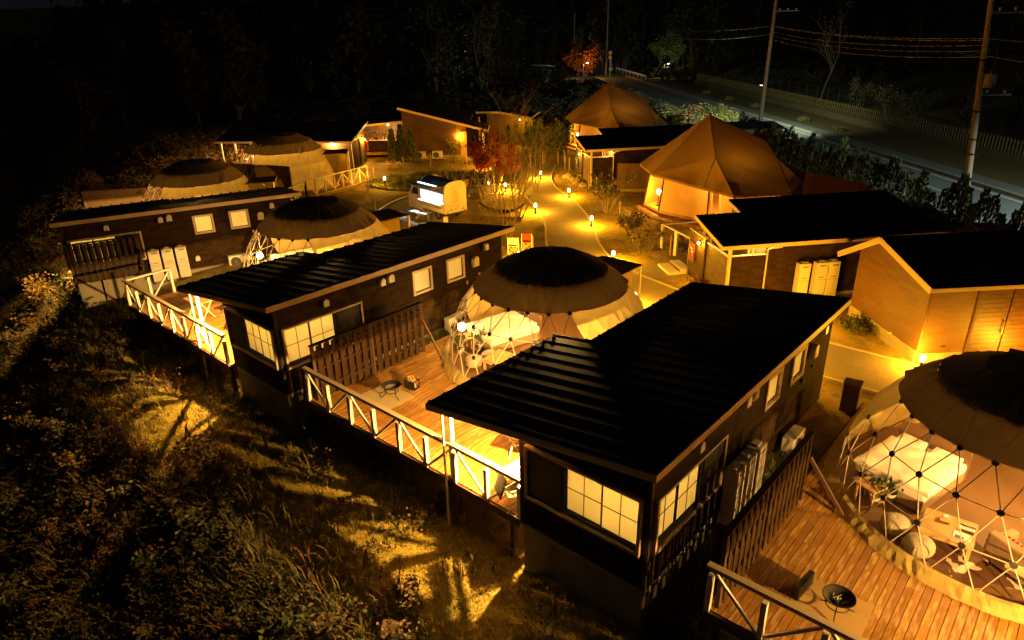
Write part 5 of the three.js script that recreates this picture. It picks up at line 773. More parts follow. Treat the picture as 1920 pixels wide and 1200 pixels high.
{ const t = thing('bench_table', 'folding bench table with white slats below the food truck hatch', 'table', [-28.6, -0.15, -24.7], 0.05); for (let i = 0; i < 5; i++) part(t, 'slat', box(1.3, 0.025, 0.1, 0, 0.42, -0.24 + i * 0.12), M.boxWhite); for (const [x, z] of [[-0.58, -0.2], [0.58, -0.2], [-0.58, 0.2], [0.58, 0.2]]) part(t, 'leg', box(0.03, 0.42, 0.03, x, 0, z), M.iron); }
// ---------------------------------------------------------------- folding director chairs on the lawn
function chair(label, m, pos, turn) {
  const t = thing('folding_chair', label, 'chair', pos, turn); part(t, 'seat', softBox(0.46, 0.03, 0.4, 0.02, 3, 8).translate(0, 0.42, 0), m); part(t, 'backrest', [rbox(0.46, 0.3, 0.02, 0.005, 0, 0.55, -0.21)], m);
  for (const x of [-0.24, 0.24]) { part(t, 'side_post', box(0.028, 0.84, 0.028, x, 0.02, -0.21), M.boxWhite); part(t, 'arm', box(0.05, 0.025, 0.44, x, 0.62, 0), M.boxWhite); part(t, 'front_post', box(0.028, 0.6, 0.028, x, 0.02, 0.2), M.boxWhite); part(t, 'foot_bar', box(0.028, 0.028, 0.46, x, 0, 0), M.boxWhite); }
  for (const z of [-0.2, 0.2]) { part(t, 'cross_leg', barN(-0.23, 0.03, z, 0.23, 0.43, z, 0.024, 0.024), M.boxWhite); part(t, 'cross_leg', barN(0.23, 0.03, z + 0.025, -0.23, 0.43, z + 0.025, 0.024, 0.024), M.boxWhite); } return t;
}
chair('white folding chair on the lawn, left of the red one', mat({ color: lin(0.62, 0.58, 0.48), roughness: 0.8 }), [-20.45, -0.14, -23.2], Math.PI + 0.65);
chair('red folding chair under the bare tree', mat({ color: lin(0.62, 0.03, 0.04), roughness: 0.8 }), [-20.35, -0.14, -24.1], Math.PI + 0.55);
// log swing frame and a hammock frame
{ const t = thing('log_swing', 'log swing seat on splayed legs beside the food truck', 'swing', [-28.6, -0.15, -29.0], -0.83); for (const x of [-1.25, 1.25]) for (const z of [-0.6, 0.6]) part(t, 'leg', rod(P3(x * 1.05, 0, z), P3(x * 0.95, 1.75, z * 0.08), 0.06, 0.05), M.bark); part(t, 'ridge_pole', rod(P3(-1.5, 1.76, 0), P3(1.5, 1.8, 0), 0.07), M.bark); part(t, 'tie', [rod(P3(-1.22, 0.7, -0.4), P3(-1.22, 0.7, 0.4), 0.04), rod(P3(1.22, 0.7, -0.4), P3(1.22, 0.7, 0.4), 0.04)], M.bark); for (let i = 0; i < 4; i++) part(t, 'seat_slat', box(1.7, 0.03, 0.1, 0, 0.45, -0.18 + i * 0.12), M.bark); part(t, 'seat_back', [box(1.7, 0.1, 0.03, 0, 0.72, -0.28), box(1.7, 0.1, 0.03, 0, 0.58, -0.27)], M.bark); for (const x of [-0.8, 0.8]) part(t, 'chain', rod(P3(x, 0.48, 0), P3(x, 1.74, 0), 0.012), M.iron); }
{ const t = thing('hammock', 'dark hammock slung in a low frame under the bare trees', 'hammock', [-25.1, -0.15, -27.6], 0.55), N = 16, pos = []; const f = (i, s) => { const u = i / N * 2 - 1, w = 0.45 * Math.cos(u * 1.45), y = 0.28 + 0.55 * u * u + 0.1 * s * s; return [u * 1.3, y, s * w]; }; for (let i = 0; i < N; i++) for (let j = 0; j < 6; j++) { const s0 = j / 3 - 1, s1 = (j + 1) / 3 - 1; const A = f(i, s0), B = f(i + 1, s0), C = f(i + 1, s1), D = f(i, s1); pos.push(...A, ...B, ...C, ...A, ...C, ...D); } part(t, 'bed', tris(pos), M.dark); part(t, 'frame', [barN(-1.5, 0.9, 0, -1.1, 0.05, 0, 0.07, 0.07), barN(1.5, 0.9, 0, 1.1, 0.05, 0, 0.07, 0.07), barN(-1.1, 0.06, 0, 1.1, 0.06, 0, 0.07, 0.07), barN(-1.1, 0.05, -0.5, -1.1, 0.05, 0.5, 0.07, 0.07), barN(1.1, 0.05, -0.5, 1.1, 0.05, 0.5, 0.07, 0.07)], M.bark); }
// ---------------------------------------------------------------- fire pits, heat mats, porch furniture
function firePit(label, pos, turn, ash) {
  const t = thing('fire_pit', label, 'fire pit', pos, turn); part(t, 'bowl', lathe([[0.001, 0.27], [0.12, 0.275], [0.2, 0.31], [0.265, 0.375], [0.285, 0.385], [0.285, 0.395], [0.262, 0.39], [0.195, 0.325], [0.12, 0.29], [0.001, 0.285]], 32), M.iron);
  const ring = new THREE.TorusGeometry(0.2, 0.011, 6, 28); ring.rotateX(Math.PI / 2); ring.translate(0, 0.2, 0); part(t, 'stand_ring', ring, M.iron); for (let i = 0; i < 3; i++) { const a = i * 2.094 + 0.4; part(t, 'leg', [rod(P3(0.2 * Math.cos(a), 0.3, 0.2 * Math.sin(a)), P3(0.17 * Math.cos(a), 0.12, 0.17 * Math.sin(a)), 0.012), rod(P3(0.17 * Math.cos(a), 0.12, 0.17 * Math.sin(a)), P3(0.33 * Math.cos(a), 0.005, 0.33 * Math.sin(a)), 0.012)], M.iron); }
  const r = rng(ash); if (ash > 1) for (let i = 0; i < 12; i++) { const a = r() * 6.28, q = 0.12 * r(); part(t, 'charred_log', rod(P3(q * Math.cos(a) - 0.06, 0.31 + 0.03 * r(), q * Math.sin(a)), P3(q * Math.cos(a) + 0.08 * r(), 0.33 + 0.03 * r(), q * Math.sin(a) + 0.12 * (r() - 0.5)), 0.014, 0.01, 6), i % 2 ? M.stone : M.iron); } else part(t, 'ash', cyl(0.17, 0.19, 0.015, 0, 0.3, 0), M.stone);
  return t;
}
firePit('round iron fire pit on the pale heat mat, upper deck', [-14.25, 0.006, -10.72], 0.3, 1); firePit('round iron fire pit with ash and sticks, lower right deck', [-1.86, 0.006, -10.78], 1.1, 5);
single('heat_mat', [rbox(1.32, 0.006, 1.0, 0.02, 0, 0, 0)], mat({ color: lin(0.50, 0.40, 0.22), roughness: 0.55 }), 'pale rectangular heat mat under the upper fire pit', 'mat', [-14.4, 0.003, -10.65], 0.0); single('heat_mat', [rbox(1.25, 0.006, 1.05, 0.02, 0, 0, 0)], mat({ color: lin(0.42, 0.27, 0.10), roughness: 0.6 }), 'worn square heat mat under the lower right fire pit', 'mat', [-1.98, 0.003, -10.85], 0.02);
single('spark_board', [box(0.1, 0.3, 0.62, 0, 0, 0)], M.iron, 'low dark board standing beside the lower right fire pit', 'board', [-2.5, 0.0, -10.9], -0.1);
{ const t = thing('firewood_crate', 'wire crate of split firewood beside the upper fire pit', 'firewood', [-14.2, 0, -11.45], 0.2); part(t, 'frame', [box(0.36, 0.02, 0.26, 0, 0, 0), ...[-0.17, 0.17].flatMap((x) => [-0.12, 0.12].map((z) => box(0.02, 0.26, 0.02, x, 0, z))), box(0.36, 0.02, 0.02, 0, 0.25, 0.12), box(0.36, 0.02, 0.02, 0, 0.25, -0.12), box(0.36, 0.015, 0.01, 0, 0.13, 0.125), box(0.02, 0.02, 0.26, 0.17, 0.25, 0), box(0.02, 0.02, 0.26, -0.17, 0.25, 0)], M.iron); part(t, 'side', box(0.34, 0.22, 0.006, 0, 0.02, 0.118), M.iron); const r = rng(4); for (let i = 0; i < 11; i++) part(t, 'log', rod(P3(-0.12 + 0.24 * r(), 0.03, -0.08 + 0.16 * r()), P3(-0.13 + 0.26 * r(), 0.3 + 0.1 * r(), -0.09 + 0.18 * r()), 0.03, 0.028, 5), M.pine); }
single('fire_tongs', [barN(-14.85, 0.02, -10.05, -14.5, 0.02, -9.95, 0.02, 0.015), barN(-14.5, 0.02, -9.95, -14.42, 0.02, -10.15, 0.02, 0.015)], M.iron, 'iron tongs lying on the pale heat mat', 'tongs');
function tableFold(label, pos, turn, m = M.pine) { const t = thing('folding_table', label, 'table', pos, turn); part(t, 'tabletop', rbox(1.1, 0.03, 0.6, 0.02, 0, 0.67, 0), m); for (const x of [-0.48, 0.48]) { part(t, 'leg', barN(x, 0, -0.25, x, 0.67, 0.2, 0.03, 0.03), M.boxWhite); part(t, 'leg', barN(x + 0.03, 0, 0.25, x + 0.03, 0.67, -0.2, 0.03, 0.03), M.boxWhite); } part(t, 'stretcher', barN(-0.48, 0.3, 0, 0.5, 0.3, 0, 0.025, 0.025), M.boxWhite); return t; }
function campChair(label, pos, turn, m) { const t = thing('camp_chair', label, 'chair', pos, turn); part(t, 'seat', softBox(0.5, 0.04, 0.45, 0.03, 4, 8).translate(0, 0.36, 0), m); const b = softBox(0.5, 0.04, 0.5, 0.03, 5, 8); b.rotateX(-1.25); b.translate(0, 0.62, -0.3); part(t, 'backrest', b, m); for (const x of [-0.26, 0.26]) { part(t, 'leg', barN(x, 0.01, 0.24, x, 0.8, -0.36, 0.022, 0.022), M.metal); part(t, 'leg', barN(x, 0.01, -0.26, x, 0.4, 0.24, 0.022, 0.022), M.metal); part(t, 'arm', barN(x, 0.55, -0.2, x, 0.55, 0.2, 0.035, 0.02), M.pine); } return t; }
tableFold('folding table under the porch roof of the nearest cabin', [-9.2, 0, -10.9], 0.25, M.dark); tableFold('bright white folding table against the wall of the nearest cabin', [-8.45, 0, -9.9], 1.45, M.white); campChair('dark camp chair by the porch post of the nearest cabin', [-9.9, 0, -11.6], 0.9, M.plastic); campChair('second dark camp chair at the folding table, nearest cabin porch', [-8.6, 0, -12.0], 0.3, M.plastic); campChair('dark camp chair in the corner behind the white railing, nearest cabin', [-8.35, 0, -9.35], 2.6, M.plastic);
{ const t = thing('wooden_box', 'shallow wooden box standing on the porch of the nearest cabin', 'box', [-9.0, 0, -10.4], 0.3); part(t, 'base', box(0.45, 0.02, 0.28), M.pine); part(t, 'side', [box(0.45, 0.14, 0.015, 0, 0.02, 0.13), box(0.45, 0.14, 0.015, 0, 0.02, -0.13), box(0.015, 0.14, 0.26, 0.22, 0.02, 0), box(0.015, 0.14, 0.26, -0.22, 0.02, 0)], M.pine); }
tableFold('pale folding table on the narrow deck beside the second cabin', [-24.6, -0.03, -10.1], 0.1); campChair('dark camp chair on the narrow deck, behind the pale table', [-23.9, -0.03, -10.9], 0.2, M.plastic); campChair('yellow camp chair by the porch post of the second cabin', [-22.4, -0.03, -10.3], -0.6, mat({ color: lin(0.45, 0.40, 0.04), roughness: 0.8 })); tableFold('small white legged table under the porch of the second cabin', [-21.5, -0.03, -11.2], 0.3, M.pine); firePit('iron fire pit at the far left of the narrow deck', [-26.0, -0.02, -10.6], 0.5, 2);
single('doormat_board', [box(1.2, 0.02, 0.9)], mat({ color: lin(0.5, 0.36, 0.16), roughness: 0.6 }), 'pale mat on the narrow deck beside the second cabin', 'mat', [-25.6, -0.025, -10.2], 0.05);
{ const t = thing('gate_pillar', 'square dark timber pillar on the grass between cabin and nearest dome', 'pillar', [-4.0, -0.15, -18.5], 0.1); part(t, 'shaft', box(0.42, 0.85, 0.32), M.fenceDark); part(t, 'cap', rbox(0.46, 0.05, 0.36, 0.01, 0, 0.85, 0), M.fence); }
// ramp with railing from the lane up to the tan dome
{ const t = thing('access_ramp', 'wooden ramp with white zig-zag railing climbing to the tan dome', 'ramp', [-36.6, -0.1, -21.2], 0), pts = [[0, 0.25, 0], [-2.6, 0.3, -2.0], [-4.2, 0.1, -7.2]];
  const a = P3(-35.3, 0.35, -20.3), b = P3(-36.6, 0.35, -22.7), c = P3(-39.1, -0.05, -29.2), o = P3(...[-36.6, -0.1, -21.2]); const q = (p) => p.clone().sub(o);
  for (const [s, e, n] of [[a, b, 2], [b, c, 7]]) { const S = q(s), E = q(e); part(t, 'deck_board', bar(S.clone().add(P3(-0.55, -0.05, 0)), E.clone().add(P3(-0.55, -0.05, 0)), 1.2, 0.06), deckMats[1]); part(t, 'joist', bar(S.clone().add(P3(0.04, -0.16, 0)), E.clone().add(P3(0.04, -0.16, 0)), 0.05, 0.2), M.beam); part(t, 'top_rail', bar(S.clone().add(P3(0, 0.95, 0)), E.clone().add(P3(0, 0.95, 0)), 0.1, 0.05), M.white); for (let i = 0; i <= n; i++) { const p = S.clone().lerp(E, i / n); part(t, 'post', box(0.09, 1.0, 0.09, p.x, p.y - 0.06, p.z), M.white); if (i < n) { const p2 = S.clone().lerp(E, (i + 1) / n); part(t, 'brace', i % 2 ? bar(p.clone().add(P3(0, 0.03, 0)), p2.clone().add(P3(0, 0.88, 0)), 0.05, 0.06) : bar(p.clone().add(P3(0, 0.88, 0)), p2.clone().add(P3(0, 0.03, 0)), 0.05, 0.06), M.white); } } }
}
// ---------------------------------------------------------------- utility poles, wires, road furniture
{
  const pole = (label, x, z, H, lean) => { const t = thing('utility_pole', label, 'utility pole', [x, -0.15, z], 0, 'utility poles'); part(t, 'shaft', rod(P3(0, 0, 0), P3(lean, H, 0), 0.19, 0.11, 12), mat({ color: lin(0.42, 0.32, 0.2), roughness: 0.85 })); return t; };
  const dir = [0.722, 0.692], nrm = [-0.692, 0.722];
  const arm = (t, x, y, L, n = 3) => { part(t, 'cross_arm', barN(x, y, 0, x + L, y + 0.02, -L * 0.55, 0.08, 0.09), M.metal); for (let i = 0; i < n; i++) { const s = (i + 0.6) / n; part(t, 'insulator', lathe([[0.001, 0], [0.03, 0], [0.055, 0.06], [0.05, 0.1], [0.07, 0.13], [0.03, 0.17], [0.001, 0.17]], 10).translate(x + L * s, y + 0.05, -L * 0.55 * s), M.white); } };
  const pl = pole('left utility pole rising behind the nearer tent', -23.6, -58.2, 12.2, 0.15); arm(pl, 0.12, 10.3, 1.6); part(pl, 'band', [cyl(0.15, 0.15, 0.08, 0.13, 7.9, 0, 12), cyl(0.17, 0.17, 0.08, 0.08, 4.4, 0, 12)], M.metal); part(pl, 'street_lamp', [barN(0.08, 4.5, 0, -0.35, 4.75, -0.55, 0.05, 0.05), rbox(0.42, 0.1, 0.2, 0.03, -0.42, 4.72, -0.62)], M.metal);
  { const g = box(0.3, 0.02, 0.14, -0.42, 4.695, -0.62); part(pl, 'street_lamp_panel', g, M.bulbWhite); const l = new THREE.SpotLight(lin(0.82, 1, 0.72), 900, 0, 1.3, 0.8, 2); l.position.set(-0.42, 4.65, -0.65); l.target.position.set(-11.0, 0, -11.5); l.castShadow = true; l.shadow.radius = 6; l.name = 'lamp_light'; pl.add(l, l.target); }
  const pr = pole('right utility pole with transformer, near the right edge', -5.35, -40.6, 10.6, -1.0), px_ = (y) => -y / 10.6; arm(pr, px_(10), 10, 1.7); part(pr, 'transformer', [cyl(0.24, 0.24, 0.62, px_(7) + 0.38, 6.75, 0.1, 18), cyl(0.1, 0.06, 0.12, px_(7) + 0.38, 7.37, 0.1, 10)], M.stone); arm(pr, px_(6.4) - 0.1, 6.4, 1.3, 2); part(pr, 'bracket', [barN(px_(6.3), 6.3, 0, px_(6.3) - 0.45, 6.4, 0.2, 0.05, 0.05), barN(px_(8.3), 8.3, 0, px_(8.3) - 0.6, 8.15, 0.3, 0.04, 0.04), barN(px_(8.3) - 0.6, 8.15, 0.3, px_(8.3) - 1.0, 8.35, 0.4, 0.04, 0.04)], M.metal); part(pr, 'band', [3.6, 4.3, 5.6, 7.9].map((y) => cyl(0.185, 0.185, 0.08, px_(y), y, 0, 12)), M.iron); for (let i = 0; i < 8; i++) { const y = 2.8 + i * 0.8, x = px_(y); part(pr, 'step_bolt', barN(x, y, 0, x + (i % 2 ? 0.32 : -0.32), y, 0.05, 0.02, 0.02), M.metal); }
  const wire = (a, b, sag) => { const m = a.clone().lerp(b, 0.5); m.y -= sag * 2; return new THREE.TubeGeometry(new THREE.QuadraticBezierCurve3(a, m, b), 24, 0.013, 4); };
  const A = (y, o = 0) => P3(-23.6 + 0.12 + o, y, -58.2 - o * 0.5), B = (y, o = 0) => P3(-5.35 - y / 10.6 + o * 0.9, y, -40.6 - o * 0.5), Z = (y) => P3(-56, y, -90), E = (y) => P3(18, y, -19);
  const wm = mat({ color: lin(0.5, 0.42, 0.3), roughness: 0.7 });
  [['topmost pair of overhead wires between the two poles', [[9.1, 8.75, 0.3, 0], [9.05, 8.66, 0.32, 0.15]]], ['middle overhead wire between the two poles', [[8.65, 8.45, 0.36, 0]]], ['third overhead wire between the two poles', [[8.4, 8.2, 0.4, 0]]], ['lowest overhead cable between the two poles', [[8.1, 7.95, 0.45, 0]]]].forEach(([lab, w]) => single('overhead_wire', w.map(([y0, y1, s, o]) => wire(A(y0, o), B(y1, o), s)), wm, lab, 'wire'));
  single('overhead_wire', [wire(A(9.1), Z(9.2), 0.7), wire(A(8.5), Z(8.6), 0.9)], wm, 'overhead wires running left from the left pole', 'wire'); single('overhead_wire', [wire(B(8.75), E(9), 0.5), wire(B(8.0), E(8), 0.6)], wm, 'overhead wires leaving the right pole out of the picture', 'wire');
  { const p = roadAt(50, -1.0), t = thing('street_lamp', 'street lamp beside the lane beyond the right edge', 'street lamp', [p[0], -0.1, p[1]], 0); part(t, 'pole', rod(P3(0, 0, 0), P3(0, 6, 0), 0.08, 0.05), M.metal); part(t, 'arm', barN(0, 6, 0, -1.0, 6.15, 1.0, 0.06, 0.06), M.metal); part(t, 'lamp_head', rbox(0.4, 0.08, 0.2, 0.02, -1.1, 6.08, 1.1), M.bulbWhite); const l = new THREE.SpotLight(lin(0.85, 1, 0.85), 650, 0, 0.7, 0.8, 2); l.position.set(-1.1, 5.95, 1.1); l.target.position.set(-10, 0, -6); l.castShadow = true; l.shadow.radius = 4; l.name = 'lamp_light'; t.add(l, l.target); }
  const fp = (label, x, z, h) => { const t = pole(label, x, z, h, 0.05); part(t, 'cross_arm', [barN(-0.7, h - 0.6, 0, 0.7, h - 0.6, -0.4, 0.08, 0.1), barN(-0.6, h - 1.4, 0, 0.6, h - 1.4, -0.3, 0.08, 0.1)], M.metal); };
  fp('far utility pole above the road signs', -78, -116, 14); fp('thin far pole left of the road signs', -93, -126, 11);
  // signs at the far bend
  const s = thing('road_sign', 'yellow diamond and blue road signs at the far bend', 'road sign', [-70.4, -0.15, -106.2], 0.75); part(s, 'pole', rod(P3(0, 0, 0), P3(0, 3.4, 0), 0.05), M.metal); const dsq = box(0.62, 0.62, 0.03, 0, -0.31, 0); dsq.rotateZ(Math.PI / 4); dsq.translate(0, 1.9, 0.06); part(s, 'warning_sign', dsq, mat({ color: lin(0.7, 0.55, 0.02), roughness: 0.4 })); part(s, 'bend_arrow', [barN(0.08, 1.65, 0.085, -0.06, 1.9, 0.085, 0.07, 0.01), barN(-0.06, 1.9, 0.085, 0.08, 2.12, 0.085, 0.07, 0.01)], M.plastic); part(s, 'disc_sign', tr(new THREE.CylinderGeometry(0.3, 0.3, 0.03, 24), 0, 2.6, 0.06, 0, Math.PI / 2), mat({ color: lin(0.02, 0.06, 0.4), roughness: 0.4 }));
  const s2 = thing('road_sign', 'two round signs on one pole beyond the far bend', 'road sign', [-74.5, -0.15, -112], 0.75); part(s2, 'pole', rod(P3(0, 0, 0), P3(0, 4.6, 0), 0.05), M.metal); for (const y of [4.2, 3.4]) part(s2, 'disc_sign', tr(new THREE.CylinderGeometry(0.33, 0.33, 0.03, 24), 0, y, 0.06, 0, Math.PI / 2), M.stone);
  const g = thing('guard_rail', 'guard rail with pale posts along the far bend of the road', 'guard rail'); { const pts = []; for (let i = 0; i < 9; i++) pts.push(roadAt(-72 + i * 2.8, -0.9)); for (let i = 0; i < 8; i++) part(g, 'beam', barN(pts[i][0], 0.6, pts[i][1], pts[i + 1][0], 0.6, pts[i + 1][1], 0.06, 0.32), M.white); for (const p of pts) part(g, 'post', rod(P3(p[0], -0.15, p[1]), P3(p[0], 0.75, p[1]), 0.07), M.white); }
  const g2 = thing('far_road', 'pale strip of road seen between trees at far left', 'road', [0, 0, 0]); g2.userData = { kind: 'structure' }; part(g2, 'surface', tris([-100, 0.1, -128, -108, 0.1, -129, -110, 0.1, -133, -100, 0.1, -128, -110, 0.1, -133, -101, 0.1, -132]), mat({ color: lin(0.25, 0.27, 0.28), roughness: 0.9 }));
  // far lamps: one white-green among the trees at the back, an orange one at the bend
  const far = (label, x, z, h, color, cd, m) => { const t = thing('street_lamp', label, 'street lamp', [x, groundY(x, z), z]); part(t, 'pole', rod(P3(0, 0, 0), P3(0, h, 0), 0.07, 0.05), M.metal); part(t, 'arm', barN(0, h, 0, 0.8, h + 0.15, 0, 0.06, 0.06), M.metal); const q = rbox(0.36, 0.08, 0.18, 0.02, 0.9, h + 0.1, 0); part(t, 'lamp_head', q, m); lamp(0.9, h - 0.05, 0, color, cd, 3, t); };
  far('white street lamp half hidden by the far trees', -140, -140, 5, lin(0.75, 1, 0.8), 70, M.bulbWhite); far('orange street lamp by the autumn tree at the bend', -76.5, -106.5, 4.2, lin(1, 0.38, 0.05), 42, M.bulb); far('green white lamp at the foot of the trees beyond the bend', -75.5, -133.5, 2.6, lin(0.8, 1, 0.4), 24, M.bulbWhite); far('white lamp over the pale strip of far road', -103, -134.5, 4, lin(0.8, 0.95, 1), 30, M.bulbWhite); far('red brown glow lamp in the woods at upper left', -187, -128, 3, lin(1, 0.3, 0.1), 60, M.bulb);
}

// ---------------------------------------------------------------- cars parked behind the shed
function car(label, pos, turn, paint) {
  const t = thing('parked_car', label, 'car', pos, turn), s = new THREE.Shape([[-1.95, 0.3], [1.95, 0.3], [2.0, 0.62], [1.6, 0.84], [0.95, 0.93], [-1.7, 0.95], [-2.0, 0.8]].map((p) => new THREE.Vector2(...p))), g = new THREE.ExtrudeGeometry(s, { depth: 1.46, bevelEnabled: true, bevelSize: 0.08, bevelThickness: 0.1, bevelSegments: 3 }); g.translate(0, 0, -0.73); part(t, 'body', g, paint);
  const c = new THREE.Shape([[-1.6, 0.98], [0.9, 0.98], [0.35, 1.42], [-1.2, 1.44]].map((p) => new THREE.Vector2(...p))), cg = new THREE.ExtrudeGeometry(c, { depth: 1.24, bevelEnabled: true, bevelSize: 0.05, bevelThickness: 0.06, bevelSegments: 2 }); cg.translate(0, 0, -0.62); part(t, 'windows', cg, M.glassDark); part(t, 'roof', rbox(1.55, 0.06, 1.26, 0.08, -0.43, 1.46, 0), paint);
  for (const x of [-1.25, 1.25]) for (const z of [-0.74, 0.74]) { const w = part(t, 'wheel', tr(new THREE.CylinderGeometry(0.31, 0.31, 0.2, 20), x, 0.31, z, 0, Math.PI / 2), M.tyre); part(w, 'rim', tr(new THREE.CylinderGeometry(0.19, 0.19, 0.21, 14), x, 0.31, z, 0, Math.PI / 2), M.metal); }
  for (const z of [-0.6, 0.6]) { part(t, 'headlight', box(0.06, 0.12, 0.3, 2.03, 0.6, z), M.boxWhite); part(t, 'tail_lamp', box(0.06, 0.14, 0.2, -2.06, 0.68, z), M.red); } part(t, 'bumper', [rbox(0.12, 0.2, 1.6, 0.04, 2.06, 0.3, 0), rbox(0.12, 0.2, 1.6, 0.04, -2.06, 0.3, 0)], paint); return t;
}
car('red car parked behind the shed roof at the right edge', [-3.1, -0.15, -35.6], 0.5, mat({ color: lin(0.42, 0.01, 0.012), roughness: 0.25, clearcoat: 0.6 })); car('dark car parked in the shadows left of the red car', [-6.6, -0.15, -37.6], 0.45, mat({ color: lin(0.03, 0.03, 0.035), roughness: 0.25, clearcoat: 0.6 }));
// ---------------------------------------------------------------- trees and plants
// branches: every limb a tapered rod; returns the geometry and the tips
function limbs(r, { stems = 1, h = 4, spread = 0.25, r0 = 0.07, levels = 3, kids = 3, droop = 0, start = 0.35, len = 0.55, base = 0.1 }) {
  const gs = [], tips = [];
  const grow = (p, d, L, rad, lv) => {
    const n = 3; let q = p.clone(), dd = d.clone();
    for (let i = 0; i < n; i++) { const e = q.clone().addScaledVector(dd, L / n), k0 = 1 - 0.55 * i / n, k1 = 1 - 0.55 * (i + 1) / n; gs.push(rod(q, e, rad * k0, rad * k1, lv > 1 ? 6 : 4)); q = e; dd.add(P3((r() - 0.5) * 0.25, (r() - 0.35) * 0.14 - droop * (levels - lv) * 0.05, (r() - 0.5) * 0.25)).normalize(); if (lv < levels || i > 0) tips.push([q.clone(), lv]); }
    if (lv > 0) for (let k = 0; k < kids; k++) { const t = start + (1 - start) * (k + r()) / kids, s = p.clone().lerp(q, Math.min(1, t)), a = r() * 6.283; const nd = dd.clone().add(P3(Math.cos(a) * 0.75, 0.15 + 0.35 * r(), Math.sin(a) * 0.75)).normalize(); grow(s, nd, L * len * (0.75 + 0.5 * r()), rad * 0.5, lv - 1); }
  };
  for (let i = 0; i < stems; i++) { const a = i / stems * 6.283 + r(), d = P3(Math.cos(a) * spread * (0.5 + r()), 1, Math.sin(a) * spread * (0.5 + r())).normalize(); grow(P3(Math.cos(a) * base * (stems > 1), -0.1, Math.sin(a) * base * (stems > 1)), d, h * (0.8 + 0.4 * r()), r0 * (0.8 + 0.4 * r()), levels); }
  return { g: merge(gs), tips };
}
function leaves(r, tips, n, size, jitter, flat = 0.5) {
  const pos = []; for (let i = 0; i < n; i++) {
    const t = tips[Math.floor(r() * tips.length)][0], c = P3(t.x + (r() + r() - 1) * jitter, t.y + (r() + r() - 1) * jitter * 0.7, t.z + (r() + r() - 1) * jitter), d = P3(r() - 0.5, (r() - 0.6) * flat, r() - 0.5).normalize(), s = P3(r() - 0.5, r() - 0.5, r() - 0.5).cross(d).normalize(), L = size * (0.6 + 0.8 * r()), w = L * 0.34;
    const B = c.clone().addScaledVector(d, L * 0.45), C = c.clone().addScaledVector(d, L), A1 = B.clone().addScaledVector(s, w), A2 = B.clone().addScaledVector(s, -w); pos.push(...c, ...A1, ...C, ...c, ...C, ...A2);
  }
  return tris(pos);
}
const LM = (r, g, b, t = 0.25) => mat({ color: lin(r, g, b), roughness: 0.7, transmission: t, thickness: 0 });
const leafRed = LM(0.30, 0.020, 0.010), leafRed2 = LM(0.32, 0.06, 0.012), leafGreen = LM(0.075, 0.075, 0.018), leafOlive = LM(0.13, 0.10, 0.025), leafBrown = LM(0.16, 0.06, 0.018), leafYel = LM(0.26, 0.17, 0.03), conifer = LM(0.09, 0.11, 0.03, 0.05), coniferDark = LM(0.06, 0.07, 0.022, 0.05), leafOrange = LM(0.30, 0.10, 0.015);
function tree(name, label, category, x, z, o, leafList, seed, group) {
  const r = rng(seed), t = thing(name, label, category, [x, groundY(x, z), z], 0, group), L = limbs(r, o); part(t, 'trunk', L.g, o.bark || M.bark);
  for (const [m, n, s, j] of leafList) part(t, 'crown', leaves(r, L.tips.filter((q) => q[0].y > (o.clear || 0.8)), n, s, j), m);
  return t;
}
tree('red_maple', 'red leaved maple above the bollard lamp left of the path', 'tree', -29.6, -31.9, { stems: 4, h: 1.95, spread: 0.42, r0: 0.055, levels: 3, kids: 4, len: 0.6, clear: 1.5 }, [[leafRed, 4200, 0.15, 0.26], [leafRed2, 1500, 0.13, 0.28]], 21);
tree('bare_tree', 'tall multi-stemmed bare tree behind the white folding chair', 'tree', -22.3, -25.0, { stems: 7, h: 3.3, spread: 0.26, r0: 0.04, levels: 3, kids: 3, start: 0.3, bark: M.barkPale }, [[leafOlive, 60, 0.1, 0.1]], 31);
tree('bare_tree', 'bare multi-stemmed tree over the hammock', 'tree', -24.6, -28.3, { stems: 5, h: 2.8, spread: 0.3, r0: 0.04, levels: 3, kids: 3, bark: M.barkPale }, [[leafOlive, 50, 0.1, 0.1]], 32);
tree('bare_tree', 'pale bare forked tree at the edge of the pond', 'tree', -33.0, -31.4, { stems: 4, h: 1.9, spread: 0.4, r0: 0.05, levels: 2, kids: 3, bark: M.barkPale }, [[leafOlive, 20, 0.1, 0.1]], 33);
tree('bare_tree', 'thin bare tree beside the red maple', 'tree', -27.6, -33.6, { stems: 4, h: 3.2, spread: 0.2, r0: 0.03, levels: 3, kids: 3 }, [[leafRed2, 60, 0.1, 0.15]], 34);
tree('bare_tree', 'bare twiggy tree in front of the lit shelter', 'tree', -36.6, -41.6, { stems: 3, h: 3.2, spread: 0.25, r0: 0.04, levels: 3, kids: 3 }, [], 35);
tree('leafy_shrub', 'green tree with small leaves before the lit board fence', 'small tree', -21.2, -32.1, { stems: 5, h: 1.5, spread: 0.28, r0: 0.032, levels: 3, kids: 3, clear: 0.9, bark: M.barkPale }, [[leafGreen, 750, 0.13, 0.2], [leafOlive, 250, 0.12, 0.2]], 41);
tree('leafy_shrub', 'sprawling yellow green shrub by the rope fence, lower right of the path', 'shrub', -15.9, -27.4, { stems: 7, h: 0.85, spread: 0.7, r0: 0.022, levels: 3, kids: 3, clear: 0.25 }, [[leafOlive, 900, 0.09, 0.22], [leafYel, 250, 0.08, 0.22]], 42);
tree('leafy_shrub', 'low leafy shrub between the stakes and the nearer tent', 'shrub', -17.8, -29.3, { stems: 6, h: 0.75, spread: 0.7, r0: 0.02, levels: 3, kids: 3, clear: 0.2 }, [[leafGreen, 700, 0.11, 0.2], [leafOlive, 200, 0.09, 0.2]], 43);
